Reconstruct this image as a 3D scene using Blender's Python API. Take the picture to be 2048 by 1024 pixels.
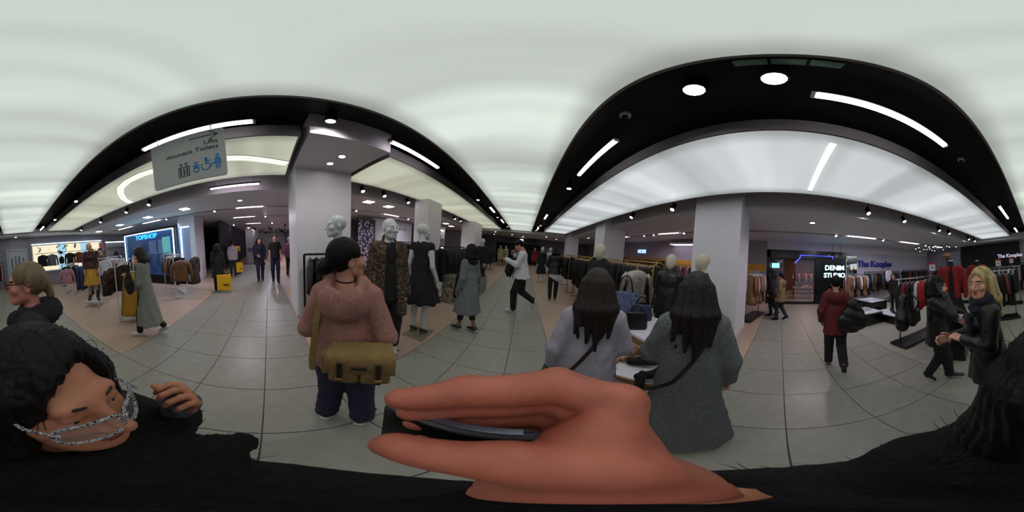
import bpy, math, random
import numpy as np
from mathutils import Vector, Matrix, Euler

for o in list(bpy.data.objects):
    bpy.data.objects.remove(o)
SC = bpy.context.scene
COL = SC.collection
random.seed(7)
RNG = np.random.default_rng(7)

# ------------------------------------------------------------------ camera
# full-sphere camera held at 1.6 m, tilted a few degrees
cam_d = bpy.data.cameras.new('camera')
cam_d.type = 'PANO'
cam_d.panorama_type = 'EQUIRECTANGULAR'
cam_d.clip_start = 0.005
cam_d.clip_end = 200
cam = bpy.data.objects.new('camera', cam_d)
COL.objects.link(cam)
RC = ((0.99336188, -0.07594741, -0.08639542),
      (0.07929367, 0.99620182, 0.03597833),
      (0.08333482, -0.04259011, 0.99561106))
cam.matrix_world = Matrix(((RC[0][0], RC[0][2], -RC[0][1], 0.0),
                           (RC[1][0], RC[1][2], -RC[1][1], 0.0),
                           (RC[2][0], RC[2][2], -RC[2][1], 1.6),
                           (0, 0, 0, 1)))
SC.camera = cam

# ------------------------------------------------------------------ world and exposure
w = bpy.data.worlds.new('world')
SC.world = w
w.use_nodes = True
w.node_tree.nodes['Background'].inputs[0].default_value = (0.5, 0.55, 0.65, 1)
w.node_tree.nodes['Background'].inputs[1].default_value = 0.02
SC.view_settings.view_transform = 'Standard'
SC.view_settings.look = 'None'
SC.view_settings.exposure = 0.0
SC.view_settings.gamma = 1.0
SC.view_settings.use_curve_mapping = False
SC.cycles.max_bounces = 4
SC.cycles.diffuse_bounces = 2
SC.cycles.use_light_tree = False
SC.cycles.glossy_bounces = 2
SC.cycles.transparent_max_bounces = 6

# ------------------------------------------------------------------ materials
def lin(c):
    out = []
    for v in c:
        v = v / 255.0
        out.append(v / 12.92 if v <= 0.04045 else ((v + 0.055) / 1.055) ** 2.4)
    return out

MATS = {}
def mat(name, rgb, rough=0.6, metal=0.0, noise=0.0, nscale=20.0, bump=0.0, bscale=60.0, sheen=0.0, coat=0.0,
        rgb2=None, stretch=(1, 1, 1), alpha=1.0, trans=0.0, spec=0.5):
    if name in MATS:
        return MATS[name]
    m = bpy.data.materials.new(name)
    m.use_nodes = True
    nt = m.node_tree
    b = nt.nodes['Principled BSDF']
    col = lin(rgb)
    b.inputs['Base Color'].default_value = (*col, 1)
    b.inputs['Roughness'].default_value = rough
    b.inputs['Metallic'].default_value = metal
    b.inputs['Specular IOR Level'].default_value = spec
    if sheen:
        b.inputs['Sheen Weight'].default_value = sheen
    if coat:
        b.inputs['Coat Weight'].default_value = coat
    if alpha < 1:
        b.inputs['Alpha'].default_value = alpha
    if trans:
        b.inputs['Transmission Weight'].default_value = trans
    if noise or rgb2 or bump:
        tc = nt.nodes.new('ShaderNodeTexCoord')
        mp = nt.nodes.new('ShaderNodeMapping')
        mp.inputs['Scale'].default_value = stretch
        nt.links.new(tc.outputs['Object'], mp.inputs['Vector'])
    if noise or rgb2:
        n = nt.nodes.new('ShaderNodeTexNoise')
        n.inputs['Scale'].default_value = nscale
        n.inputs['Detail'].default_value = 4
        nt.links.new(mp.outputs['Vector'], n.inputs['Vector'])
        r = nt.nodes.new('ShaderNodeValToRGB')
        r.color_ramp.elements[0].position = 0.35
        r.color_ramp.elements[1].position = 0.65
        if rgb2 is None:
            a1 = [max(0, v * (1 - noise)) for v in col]
            a2 = [min(1, v * (1 + noise)) for v in col]
        else:
            a1, a2 = col, lin(rgb2)
        r.color_ramp.elements[0].color = (*a1, 1)
        r.color_ramp.elements[1].color = (*a2, 1)
        nt.links.new(n.outputs['Fac'], r.inputs['Fac'])
        nt.links.new(r.outputs['Color'], b.inputs['Base Color'])
    if bump:
        n2 = nt.nodes.new('ShaderNodeTexNoise')
        n2.inputs['Scale'].default_value = bscale
        n2.inputs['Detail'].default_value = 3
        nt.links.new(mp.outputs['Vector'], n2.inputs['Vector'])
        bp = nt.nodes.new('ShaderNodeBump')
        bp.inputs['Strength'].default_value = bump
        bp.inputs['Distance'].default_value = 0.02
        nt.links.new(n2.outputs['Fac'], bp.inputs['Height'])
        nt.links.new(bp.outputs['Normal'], b.inputs['Normal'])
    MATS[name] = m
    return m

def emit(name, rgb, strength):
    if name in MATS:
        return MATS[name]
    m = bpy.data.materials.new(name)
    m.use_nodes = True
    nt = m.node_tree
    nt.nodes.remove(nt.nodes['Principled BSDF'])
    e = nt.nodes.new('ShaderNodeEmission')
    e.inputs[0].default_value = (*lin(rgb), 1)
    e.inputs[1].default_value = strength
    nt.links.new(e.outputs[0], nt.nodes['Material Output'].inputs[0])
    if not name.startswith(('lamp', 'tube')):
        m.cycles.emission_sampling = 'NONE'
    MATS[name] = m
    return m

# ------------------------------------------------------------------ mesh builder
class MB:
    def __init__(self):
        self.v = []; self.f = []; self.m = []
    def add(self, vs, fs, mi=0, M=None):
        b = len(self.v)
        if M is not None:
            vs = [tuple(M @ Vector(p)) for p in vs]
        self.v.extend([tuple(p) for p in vs])
        for f in fs:
            self.f.append(tuple(i + b for i in f)); self.m.append(mi)
        return self
    def box(self, c, s, mi=0, M=None, bev=0.0):
        x, y, z = c; a, b, d = s[0] / 2, s[1] / 2, s[2] / 2
        if bev <= 0:
            vs = [(x + i * a, y + j * b, z + k * d) for k in (-1, 1) for j in (-1, 1) for i in (-1, 1)]
            fs = [(0, 2, 3, 1), (4, 5, 7, 6), (0, 1, 5, 4), (2, 6, 7, 3), (0, 4, 6, 2), (1, 3, 7, 5)]
            return self.add(vs, fs, mi, M)
        e = min(bev, a * .9, b * .9, d * .9)
        rings = []
        def ring(aa, bb, cc, zz):
            return [(x - aa + cc, y - bb, zz), (x + aa - cc, y - bb, zz), (x + aa, y - bb + cc, zz), (x + aa, y + bb - cc, zz),
                    (x + aa - cc, y + bb, zz), (x - aa + cc, y + bb, zz), (x - aa, y + bb - cc, zz), (x - aa, y - bb + cc, zz)]
        rings = [ring(a - e, b - e, e * .3, z - d), ring(a, b, e, z - d + e), ring(a, b, e, z + d - e), ring(a - e, b - e, e * .3, z + d)]
        return self.loft(rings, True, mi, M)
    def loft(self, rings, caps=True, mi=0, M=None, closed=True):
        n = len(rings[0]); vs = [p for r in rings for p in r]; fs = []
        for i in range(len(rings) - 1):
            for j in range(n if closed else n - 1):
                k = (j + 1) % n
                fs.append((i * n + j, i * n + k, (i + 1) * n + k, (i + 1) * n + j))
        if caps:
            fs.append(tuple(reversed(range(n))))
            fs.append(tuple(range((len(rings) - 1) * n, len(rings) * n)))
        return self.add(vs, fs, mi, M)
    def tube(self, pts, r, n=8, mi=0, M=None, caps=True):
        pts = [Vector(p) for p in pts]
        rs = r if isinstance(r, (list, tuple)) else [r] * len(pts)
        rings = []; up = None
        for i, p in enumerate(pts):
            if i == 0: t = pts[1] - pts[0]
            elif i == len(pts) - 1: t = pts[-1] - pts[-2]
            else: t = (pts[i + 1] - p).normalized() + (p - pts[i - 1]).normalized()
            t = t.normalized() if t.length > 1e-9 else Vector((0, 0, 1))
            if up is None:
                up = Vector((0, 0, 1)) if abs(t.z) < .9 else Vector((1, 0, 0))
            a = t.cross(up)
            if a.length < 1e-6: a = t.cross(Vector((0, 1, 0)))
            a.normalize(); b = a.cross(t).normalized(); up = b
            rings.append([tuple(p + (a * math.cos(2 * math.pi * k / n) - b * math.sin(2 * math.pi * k / n)) * rs[i]) for k in range(n)])
        return self.loft(rings, caps, mi, M)
    def lathe(self, prof, n=16, mi=0, M=None):
        rings = [[(r * math.cos(2 * math.pi * k / n), r * math.sin(2 * math.pi * k / n), z) for k in range(n)] for r, z in prof]
        return self.loft(rings, True, mi, M)
    def prism(self, poly, d, mi=0, M=None):
        # polygon in the XZ plane, extruded along Y from 0 to d
        n = len(poly)
        vs = [(x, 0, z) for x, z in poly] + [(x, d, z) for x, z in poly]
        fs = [tuple(range(n)), tuple(reversed(range(n, 2 * n)))] + [((j + 1) % n, j, n + j, n + (j + 1) % n) for j in range(n)]
        return self.add(vs, fs, mi, M)
    def mesh(self, name='mesh', smooth=False):
        me = bpy.data.meshes.new(name)
        me.from_pydata(self.v, [], self.f)
        if any(self.m):
            me.polygons.foreach_set('material_index', self.m)
        if smooth:
            me.polygons.foreach_set('use_smooth', [True] * len(me.polygons))
        me.update()
        return me

def obj(name, me, m=None, parent=None, loc=None, rz=0.0, smooth=False):
    if isinstance(me, MB):
        me = me.mesh(name, smooth)
    o = bpy.data.objects.new(name, me)
    COL.objects.link(o)
    if m is not None:
        ms = m if isinstance(m, (list, tuple)) else [m]
        if not me.materials:
            for mm in ms: me.materials.append(mm)
        else:
            for i, mm in enumerate(ms):
                o.material_slots[i].link = 'OBJECT'; o.material_slots[i].material = mm
    if parent is not None: o.parent = parent
    if loc is not None: o.location = loc
    if rz: o.rotation_euler = (0, 0, rz)
    return o

def tag(o, label, cat, group=None):
    o['label'] = label; o['category'] = cat
    if group: o['group'] = group
    return o

def thing(name, label, cat, loc=(0, 0, 0), rz=0.0, group=None):
    o = bpy.data.objects.new(name, None); COL.objects.link(o)
    o.empty_display_size = .1
    o.location = loc; o.rotation_euler = (0, 0, rz)
    return tag(o, label, cat, group)

def struct(name, me, m, parent=None, loc=None):
    o = obj(name, me, m, parent, loc)
    if parent is None: o['kind'] = 'structure'
    return o

def bx(c, s, bev=0.0):
    return MB().box(c, s, 0, None, bev)

def span(x0, x1, y0, y1, z0, z1, bev=0.0):
    return MB().box(((x0 + x1) / 2, (y0 + y1) / 2, (z0 + z1) / 2), (abs(x1 - x0), abs(y1 - y0), abs(z1 - z0)), 0, None, bev)

def rzf(fx, fy):
    return math.atan2(-fx, fy)

TXT = bpy.data.scenes.new('lettering_workspace')
def text_mesh(s, size, depth=0.01, offset=0.0, align='CENTER', spacing=1.0):
    cu = bpy.data.curves.new('lettering', 'FONT')
    cu.body = s; cu.size = size; cu.extrude = depth; cu.offset = offset
    cu.align_x = align; cu.align_y = 'CENTER'; cu.space_character = spacing
    cu.resolution_u = 3
    t = bpy.data.objects.new('lettering', cu); TXT.collection.objects.link(t)
    TXT.view_layers[0].update(); dg = TXT.view_layers[0].depsgraph
    me = bpy.data.meshes.new_from_object(t.evaluated_get(dg), depsgraph=dg)
    bpy.data.objects.remove(t); bpy.data.curves.remove(cu)
    me.materials.clear()
    return me

def letters(s, size, m, parent, loc, rot, depth=0.01, offset=0.0, spacing=1.0, name='letter'):
    """lettering with every character a part of its own; loc is the middle of the line"""
    full = text_mesh(s, size, depth, offset, 'LEFT', spacing)
    xs = [v.co.x for v in full.vertices]; mid = (min(xs) + max(xs)) / 2; bpy.data.meshes.remove(full)
    R = Euler(rot).to_matrix()
    for i, ch in enumerate(s):
        if ch == ' ': continue
        a = text_mesh(s[:i + 1], size, depth, offset, 'LEFT', spacing); b = text_mesh(ch, size, depth, offset, 'LEFT', spacing)
        dx = max(v.co.x for v in a.vertices) - max(v.co.x for v in b.vertices) - mid; bpy.data.meshes.remove(a)
        o = obj(name, b, m, parent); o.location = Vector(loc) + R @ Vector((dx, 0, 0)); o.rotation_euler = rot
FACE_PX = (math.pi / 2, 0, math.pi / 2)      # text read by someone standing at larger x
FACE_MX = (math.pi / 2, 0, -math.pi / 2)
FACE_PY = (math.pi / 2, 0, math.pi)
FACE_MY = (math.pi / 2, 0, 0)
# ------------------------------------------------------------------ room materials
M_tile = mat('stone_tile', (150, 149, 138), .38, noise=.06, nscale=9, bump=.02, bscale=40)
M_joint = mat('tile_joint', (72, 68, 66), .8)
M_stone = mat('pale_stone', (158, 157, 144), .42, noise=.07, nscale=5)
M_white = mat('white_paint', (205, 203, 206), .55, noise=.02, nscale=3)
M_col = mat('column_paint', (230, 229, 234), .5, noise=.02, nscale=2)
M_soffit = mat('soffit_paint', (220, 216, 220), .7)
M_soffit_l = mat('soffit_paint_white', (226, 223, 230), .65)
M_void = mat('black_void', (16, 16, 18), .7, noise=.4, nscale=6)
M_frame = mat('raft_frame_grey', (120, 118, 120), .55)
M_dark = mat('dark_metal', (22, 21, 23), .4, metal=.3)
M_black = mat('black_gloss', (12, 12, 14), .25)
M_steel = mat('chrome_steel', (190, 190, 195), .22, metal=1.0)
M_whitemetal = mat('white_metal', (214, 214, 216), .35)
M_brass = mat('brushed_gold', (176, 140, 72), .38, metal=.75)

def wood_mat():
    m = bpy.data.materials.new('oak_boards'); m.use_nodes = True
    nt = m.node_tree; b = nt.nodes['Principled BSDF']; b.inputs['Roughness'].default_value = .45
    tc = nt.nodes.new('ShaderNodeTexCoord')
    br = nt.nodes.new('ShaderNodeTexBrick')
    br.inputs['Scale'].default_value = 1.0
    br.inputs['Brick Width'].default_value = 1.4; br.inputs['Row Height'].default_value = .16
    br.inputs['Mortar Size'].default_value = .0018
    br.inputs['Color1'].default_value = (*lin((204, 178, 156)), 1)
    br.inputs['Color2'].default_value = (*lin((199, 173, 151)), 1)
    br.inputs['Mortar'].default_value = (*lin((178, 152, 131)), 1)
    nt.links.new(tc.outputs['Object'], br.inputs['Vector'])
    mp = nt.nodes.new('ShaderNodeMapping'); mp.inputs['Scale'].default_value = (1.2, 14, 1)
    nt.links.new(tc.outputs['Object'], mp.inputs['Vector'])
    n = nt.nodes.new('ShaderNodeTexNoise'); n.inputs['Scale'].default_value = 3; n.inputs['Detail'].default_value = 5
    nt.links.new(mp.outputs[0], n.inputs['Vector'])
    mx = nt.nodes.new('ShaderNodeMix'); mx.data_type = 'RGBA'; mx.blend_type = 'MULTIPLY'
    mx.inputs[0].default_value = .35
    nt.links.new(br.outputs['Color'], mx.inputs[6]); nt.links.new(n.outputs['Color'], mx.inputs[7])
    nt.links.new(mx.outputs[2], b.inputs['Base Color'])
    return m
M_wood = wood_mat()

def raft_mat(name, rgb, strength, seed):
    # back-lit stretched film: the lamps behind it stand in rows across the raft, so it is unevenly bright
    m = bpy.data.materials.new(name); m.use_nodes = True
    nt = m.node_tree
    b = nt.nodes['Principled BSDF']
    b.inputs['Base Color'].default_value = (.55, .56, .54, 1); b.inputs['Roughness'].default_value = .45
    tc = nt.nodes.new('ShaderNodeTexCoord')
    mp = nt.nodes.new('ShaderNodeMapping'); mp.inputs['Scale'].default_value = (.12, 1.0, 1); mp.inputs['Location'].default_value = (seed, seed * 1.7, 0)
    nt.links.new(tc.outputs['Object'], mp.inputs['Vector'])
    n = nt.nodes.new('ShaderNodeTexNoise'); n.inputs['Scale'].default_value = 1.0; n.inputs['Detail'].default_value = 2.5
    nt.links.new(mp.outputs[0], n.inputs['Vector'])
    mr = nt.nodes.new('ShaderNodeMapRange')
    mr.inputs['From Min'].default_value = .3; mr.inputs['From Max'].default_value = .7
    mr.inputs['To Min'].default_value = strength * .52; mr.inputs['To Max'].default_value = strength * 1.18
    nt.links.new(n.outputs['Fac'], mr.inputs['Value'])
    # film is dimmer along its rims where no lamp stands behind it
    g = nt.nodes.new('ShaderNodeSeparateXYZ'); nt.links.new(tc.outputs['Generated'], g.inputs[0])
    s = nt.nodes.new('ShaderNodeMath'); s.operation = 'SUBTRACT'; s.inputs[1].default_value = .5
    nt.links.new(g.outputs['X'], s.inputs[0])
    ab = nt.nodes.new('ShaderNodeMath'); ab.operation = 'ABSOLUTE'; nt.links.new(s.outputs[0], ab.inputs[0])
    rim = nt.nodes.new('ShaderNodeMapRange'); rim.interpolation_type = 'SMOOTHSTEP'
    rim.inputs['From Min'].default_value = .34; rim.inputs['From Max'].default_value = .5
    rim.inputs['To Min'].default_value = 1.0; rim.inputs['To Max'].default_value = .55
    nt.links.new(ab.outputs[0], rim.inputs['Value'])
    mu_ = nt.nodes.new('ShaderNodeMath'); mu_.operation = 'MULTIPLY'
    nt.links.new(mr.outputs[0], mu_.inputs[0]); nt.links.new(rim.outputs[0], mu_.inputs[1])
    b.inputs['Emission Color'].default_value = (*lin(rgb), 1)
    nt.links.new(mu_.outputs[0], b.inputs['Emission Strength'])
    return m

# ------------------------------------------------------------------ floor
PITCH = .585
floor = struct('floor', span(-24, 14, -9.6, 19, -.12, -.006), M_joint)
tm = MB().box((0, 0, -.02), (PITCH - .007, PITCH - .007, .04), 0, None, .0015).mesh('tile')
def tile(ix, iy):
    o = obj('tile', tm, None if tm.materials else M_tile, floor, (.5 + PITCH * (ix + .5), -.09 + PITCH * (iy + .5), 0))
for iy in range(-3, 1):
    for ix in range(-16, 12): tile(ix, iy)
for iy in range(1, 29):
    for ix in range(-3, 0): tile(ix, iy)
for iy in range(-16, -3):
    for ix in range(-3, 0): tile(ix, iy)
X0, X1 = .5 - 3 * PITCH, .5
Y0, Y1 = -.09 - 3 * PITCH, -.09 + PITCH
struct('floor', span(-24, X0 - .004, Y1 + .004, 19, -.05, .001), M_wood)
struct('floor', span(-24, X0 - .004, -9.6, Y0 - .004, -.05, .001), M_wood)
struct('floor', span(X1 + .004, 14, Y1 + .004, 19, -.05, .001), M_wood)
struct('floor', span(X1 + .004, 14, -9.6, Y0 - .004, -.05, .001), M_stone)
struct('floor', span(-24, .5 - 16 * PITCH, Y0, Y1, -.05, .0), M_tile)
struct('floor', span(.5 + 12 * PITCH, 14, Y0, Y1, -.05, .0), M_tile)

# ------------------------------------------------------------------ ceilings
struct('ceiling', span(-4.4, 4.0, -9.6, 19, 3.5, 3.6), M_void)
# right: stepped soffit with three lighting slots; left likewise
def soffit(x_in, x_out, y0, y1, z, slots, m):
    s = 1 if x_out > x_in else -1
    mb = MB(); xs = [x_in]
    for a in slots: xs += [a - .11 * s, a + .11 * s]
    xs.append(x_out)
    for i in range(0, len(xs), 2):
        a, b = sorted((xs[i], xs[i + 1]))
        mb.box(((a + b) / 2, (y0 + y1) / 2, z + .06), (b - a, y1 - y0, .12))
    mb.box((x_in + s * .02, (y0 + y1) / 2, z + .32), (.04, y1 - y0, .4))
    o = struct('ceiling', mb, m)
    mv = MB()
    for a in slots: mv.box((a, (y0 + y1) / 2, z + .19), (.22, y1 - y0, .02))
    c = obj('slot_lining', mv, M_void, o)
    return o
soffit(3.55, 14, -9.6, 19, 2.95, (5.65, 8.3), M_soffit)
soffit(-4.05, -24, -9.6, 19, 2.95, (-6.1, -8.4, -11.5), M_soffit_l)
# bulkhead across both ends of the rafts
struct('ceiling', span(-4.05, 3.55, 12.75, 19, 2.95, 3.15), M_soffit)
struct('ceiling', span(-4.05, 3.55, -9.6, -8.75, 2.98, 3.3), M_soffit_l)

RAFT_Z = 3.1
def raft(x0, x1, y0, y1, m, label):
    t = thing('ceiling_light_panel', label, 'ceiling light', ((x0 + x1) / 2, (y0 + y1) / 2, RAFT_Z), 0, 'luminous ceiling rafts')
    a, b = (x1 - x0) / 2, (y1 - y0) / 2
    f = MB()
    for sx in (-1, 1): f.box((sx * (a - .012), 0, .1), (.024, 2 * b, .2))
    for sy in (-1, 1): f.box((0, sy * (b - .012), .1), (2 * a - .048, .024, .2))
    f.box((0, 0, .19), (2 * a - .05, 2 * b - .05, .02))
    obj('frame', f, M_frame, t)
    g = MB().box((0, 0, .02), (2 * a - .048, 2 * b - .048, .02))
    obj('diffuser', g, m, t)
    return t
R_c = raft_mat('raft_film_white', (226, 237, 227), .86, 3.0)
R_l = raft_mat('raft_film_cream', (224, 228, 202), .63, 11.0)
R_r = raft_mat('raft_film_cool', (224, 231, 234), .82, 23.0)
raft(-1.22, .40, -8.6, 12.7, R_c, 'long white backlit ceiling panel straight above the tiled aisle')
raft(-3.5, -1.95, -8.6, .42, R_l, 'cream backlit ceiling panel behind the hanging lifts sign')
raft(-3.5, -1.95, 1.72, 12.7, R_l, 'cream backlit ceiling panel running past the white column behind the leopard coat')
raft(1.28, 2.94, -8.6, 12.2, R_r, 'cool white backlit ceiling panel beside the grey columns over the handbag table')

# plain white drop box over the big white column, with two downlights
M_lampP = emit('lamp_pinkish', (255, 246, 250), 30.0)
M_lampW = emit('lamp_white', (255, 248, 250), 22.0)
M_tube = emit('tube_white', (255, 244, 252), 9.0)
M_tubeS = emit('tube_slot', (255, 236, 250), 8.0)
struct('ceiling', span(-3.5, -1.85, .5, 1.64, RAFT_Z, 3.5), M_soffit_l)

def column(x0, x1, y0, y1):
    c = struct('column', span(x0, x1, y0, y1, 0, 3.48, .01), M_col)
    b = MB().box(((x0 + x1) / 2, (y0 + y1) / 2, .05), (x1 - x0 + .024, y1 - y0 + .024, .1), 0, None, .004)
    obj('baseboard', b, M_white, c)
    return c
column(-4.1, -3.05, .53, 1.68)
column(-3.62, -3.05, 4.42, 5.3)
column(-3.9, -3.05, 9.35, 11.0)
column(3.2, 4.1, .84, 1.95)
column(3.2, 4.3, 6.2, 7.15)
column(3.2, 4.1, 12.2, 13.2)

# ------------------------------------------------------------------ outer walls
struct('wall_far', span(-24, 14, 18.6, 18.8, 0, 3.5), mat('wall_lilac', (128, 120, 138), .7))
struct('wall_near', span(-24, 14, -9.75, -9.6, 0, 3.5), mat('wall_grey_blue', (150, 148, 158), .7))
struct('wall_left', span(-24.2, -24, -9.6, 19, 0, 3.5), mat('wall_pale', (190, 184, 196), .7))
struct('wall_right', span(14, 14.2, -9.6, 19, 0, 3.5), mat('wall_shop_dark', (70, 64, 66), .7))

# ------------------------------------------------------------------ ceiling lamps
def tube_lamp(c, L, axis, label, r=.032, m=None, group='slim strip lights in the dark ceiling gaps'):
    t = thing('strip_light', label, 'strip light', c, 0 if axis == 'y' else math.pi / 2, group)
    obj('housing', bx((0, 0, .035), (r * 2.6, L + .06, .04), .006), M_dark, t)
    g = MB().box((0, 0, 0), (r * 2, L, .034), 0, None, .01)
    obj('tube', g, m or M_tube, t)
    top = (3.5 if -4.05 < c[0] < 3.55 else 3.13) - c[2]
    for s in (-1, 1):
        obj('end_cap', bx((0, s * (L / 2 + .012), 0), (r * 2.1, .026, .038), .004), M_whitemetal, t)
        if top > .06: obj('suspension', MB().tube([(0, s * L * .4, .05), (0, s * L * .4, top)], .004, 6), M_dark, t)
    return t
TZ = 3.16
tube_lamp((-1.70, -.77, TZ), 1.35, 'y', 'strip light directly above the hanging lifts sign')
tube_lamp((-1.66, 2.05, TZ), 1.15, 'y', 'strip light in front of the white drop box by the big column')
tube_lamp((.82, 2.2, TZ), 1.25, 'y', 'strip light in the dark gap above the two long haired women')
tube_lamp((.82, -.8, TZ), 1.3, 'y', 'brightest long strip light in the wide dark ceiling gap')
tube_lamp((.84, -4.7, TZ), 1.3, 'y', 'strip light in the dark gap above the blonde woman')
tube_lamp((.84, -7.4, TZ), 1.0, 'y', 'farthest strip light above the shop rails with red price cards')
tube_lamp((-1.60, -8.0, TZ), 1.0, 'y', 'farthest strip light in the dark gap near the pale double door')
tube_lamp((-1.45, 6.5, TZ), .9, 'y', 'short strip light in the dark gap over the silver blocks')
tube_lamp((-1.42, 9.2, TZ), 1.1, 'y', 'strip light in the dark gap above the pair of beige mannequins')
tube_lamp((.78, 7.1, TZ), 1.0, 'y', 'strip light in the dark gap above the woman in heeled boots')
tube_lamp((.76, 11.2, TZ), 1.2, 'y', 'farthest strip light in the dark gap near the glowing letters')
tube_lamp((-3.78, -.73, 3.02), 1.15, 'y', 'slim strip light in the dark edge gap beyond the lifts sign', .022, M_tubeS)
# unlit glass slot in the black ceiling over the aisle edge
t = thing('ceiling_vent', 'unlit greenish glass slot in the black ceiling above the long haired women', 'vent', (.55, .03, 3.44))
obj('frame', bx((0, 0, .02), (.1, .52, .03), .004), M_dark, t)
M_gglass = mat('green_glass', (120, 160, 140), .15, noise=.3, nscale=6)
for k in range(3): obj('pane', bx((0, -.17 + .17 * k, 0), (.07, .155, .02), .003), M_gglass, t)

# lamp tube that shows through the film of the cool raft, and a curved, evenly glowing white band just below the cream raft
t = thing('lamp_tube', 'bright bar glowing across the cool white ceiling panel', 'lamp', (2.1, -.47, 3.105))
obj('tube', MB().box((0, 0, 0), (1.32, .075, .012), 0, None, .004), emit('tube_bar', (255, 255, 255), 1.6), t)
obj('end_cap', bx((.672, 0, 0), (.02, .078, .014), .003), M_whitemetal, t)
arc = [(-2.86, .36), (-2.72, .02), (-2.58, -.3), (-2.48, -.65), (-2.41, -.96), (-2.35, -1.3), (-2.28, -1.65), (-2.22, -2.0), (-2.22, -2.4), (-2.32, -2.75), (-2.55, -3.05), (-2.9, -3.35), (-3.36, -3.58)]
def ribbon(path, wd, z0, z1):
    mb = MB(); rings = []
    for i, p in enumerate(path):
        a = Vector(path[max(0, i - 1)]); b = Vector(path[min(len(path) - 1, i + 1)])
        t_ = (b - a).normalized(); n_ = Vector((-t_.y, t_.x)) * wd / 2
        rings.append([(p[0] - n_.x, p[1] - n_.y, z0), (p[0] + n_.x, p[1] + n_.y, z0), (p[0] + n_.x, p[1] + n_.y, z1), (p[0] - n_.x, p[1] - n_.y, z1)])
    return mb.loft(rings, True)
t = thing('curved_light_band', 'curved white band of light on the cream ceiling panel behind the lifts sign', 'light', (0, 0, 3.079))
obj('diffuser', ribbon(arc, .17, 0, .012), emit('arc_band', (255, 255, 246), .98), t)
obj('rim', ribbon(arc, .19, .008, .02), M_whitemetal, t)

spot_can = MB().lathe([(.02, .12), (.045, .11), (.05, -.02), (.047, -.05), (.036, -.045)], 14).mesh('can', True)
spot_lens = MB().lathe([(.04, -.047), (.038, -.043), (.01, -.041)], 14).mesh('lens', True)
spot_stem = MB().tube([(0, 0, .1), (0, 0, .22)], .012, 8).mesh('stem')
spot_can.materials.append(M_dark); spot_lens.materials.append(M_lampP); spot_stem.materials.append(M_dark)
ORD = ('nearest', 'second nearest', 'third nearest', 'fourth nearest', 'fifth nearest', 'sixth nearest', 'seventh nearest')
def lamp_light(t, power, rgb, aim, rad=.05, cone=2.4):
    l = bpy.data.lights.new('bulb', 'SPOT'); l.energy = power; l.color = lin(rgb); l.spot_size = cone; l.spot_blend = .9; l.shadow_soft_size = rad
    o = bpy.data.objects.new('bulb', l); COL.objects.link(o); o.parent = t; o.location = (0, 0, -.075)
    o.rotation_euler = Vector(aim).to_track_quat('-Z', 'Y').to_euler()
def spot(x, y, z, label, tilt=(0, 0), s=1.0, group='track spotlights', power=0, rgb=(250, 251, 252), aim=(0, 0, -1)):
    t = thing('spotlight', label, 'spotlight', (x, y, z), 0, group)
    for nm, me in (('can', spot_can), ('lens', spot_lens)):
        o = obj(nm, me, None, t); o.rotation_euler = (tilt[0], tilt[1], 0)
    top = 3.5 if -4.05 < x < 3.55 else (3.13 if min(abs(x - q) for q in (5.65, 8.3, -6.1, -8.4, -11.5)) < .11 else 2.95)
    if -4.05 < x < 3.55 and y > 12.75: top = 2.95
    o = obj('stem', spot_stem, None, t); o.scale = (1, 1, max(.05, ((top - z) / s - .1) / .12)); o.location = (0, 0, .1 - .1 * o.scale[2])
    t.scale = (s, s, s)
    if power: lamp_light(t, power, rgb, aim)
    return t
down_ring = MB().lathe([(.075, 0), (.075, -.008), (.055, -.008), (.052, 0)], 18).mesh('ring', True)
down_lens = MB().lathe([(.052, .002), (.05, -.004), (.01, -.004)], 18).mesh('lens', True)
down_ring.materials.append(M_whitemetal); down_lens.materials.append(M_lampW)
def downlight(x, y, z, label, s=1.0, group='round recessed downlights', power=0, rgb=(250, 251, 252), aim=(0, 0, -1)):
    t = thing('downlight', label, 'downlight', (x, y, z), 0, group)
    obj('ring', down_ring, None, t); obj('lens', down_lens, None, t)
    t.scale = (s, s, 1)
    if power: lamp_light(t, power, rgb, aim, .06, 2.7)
    return t
downlight(-2.72, 1.08, 3.1, 'round recessed downlight in the white drop box, nearer the column')
downlight(-2.38, 1.14, 3.1, 'round recessed downlight in the white drop box, nearer the aisle')
# big round lamps inside the dark gaps
spot(-1.66, .67, 3.28, 'spotlight in the dark gap just past the lifts sign', (0, .2), 1.3, 'track spotlights', 28, (255, 246, 248), (-.5, .1, -1))
spot(.70, .55, 3.3, 'round spotlight in the wide dark gap, nearer the strip light over the long haired women', (0, 0), 1.7, 'track spotlights', 18, (240, 248, 255), (.4, .2, -1))
spot(.68, .09, 3.3, 'round spotlight in the wide dark gap, nearer the greenish glass slot', (0, 0), 1.7)
spot(.84, 3.55, 3.2, 'spotlight beyond the strip light above the two long haired women', (0, 0), 1.3)
spot(-1.60, 5.0, 3.18, 'spotlight in the dark gap above the person in the long grey cardigan', (0, 0), 1.1)
for k, (x, y) in enumerate(((-1.5, 8.1), (.8, 9.7), (.7, 10.3), (-1.36, 11.4), (.7, 12.3))):
    spot(x, y, 3.2, ORD[k] + ' small spotlight in the dark ceiling gaps at the far end of the aisle', (0, 0), 1.1, 'far aisle spotlights')
for k, (x, y) in enumerate(((-1.80, -4.03), (-1.78, -6.17))):
    spot(x, y, 3.18, ORD[k] + ' spotlight in the dark gap leading to the pale double door', (.2, 0), 1.2, 'spotlights toward the double door', (30, 0)[k], (225, 235, 255), (0, -.3, -1))
for k, (x, y) in enumerate(((3.15, 4.28), (3.2, 2.63))):
    spot(x, y, 3.06, ORD[k] + ' spotlight at the edge of the cool ceiling panel between the two grey columns', (0, .5), 1.3, 'spotlights between the grey columns', (0, 45)[k], (236, 247, 255), (.3, 0, -1))
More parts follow.
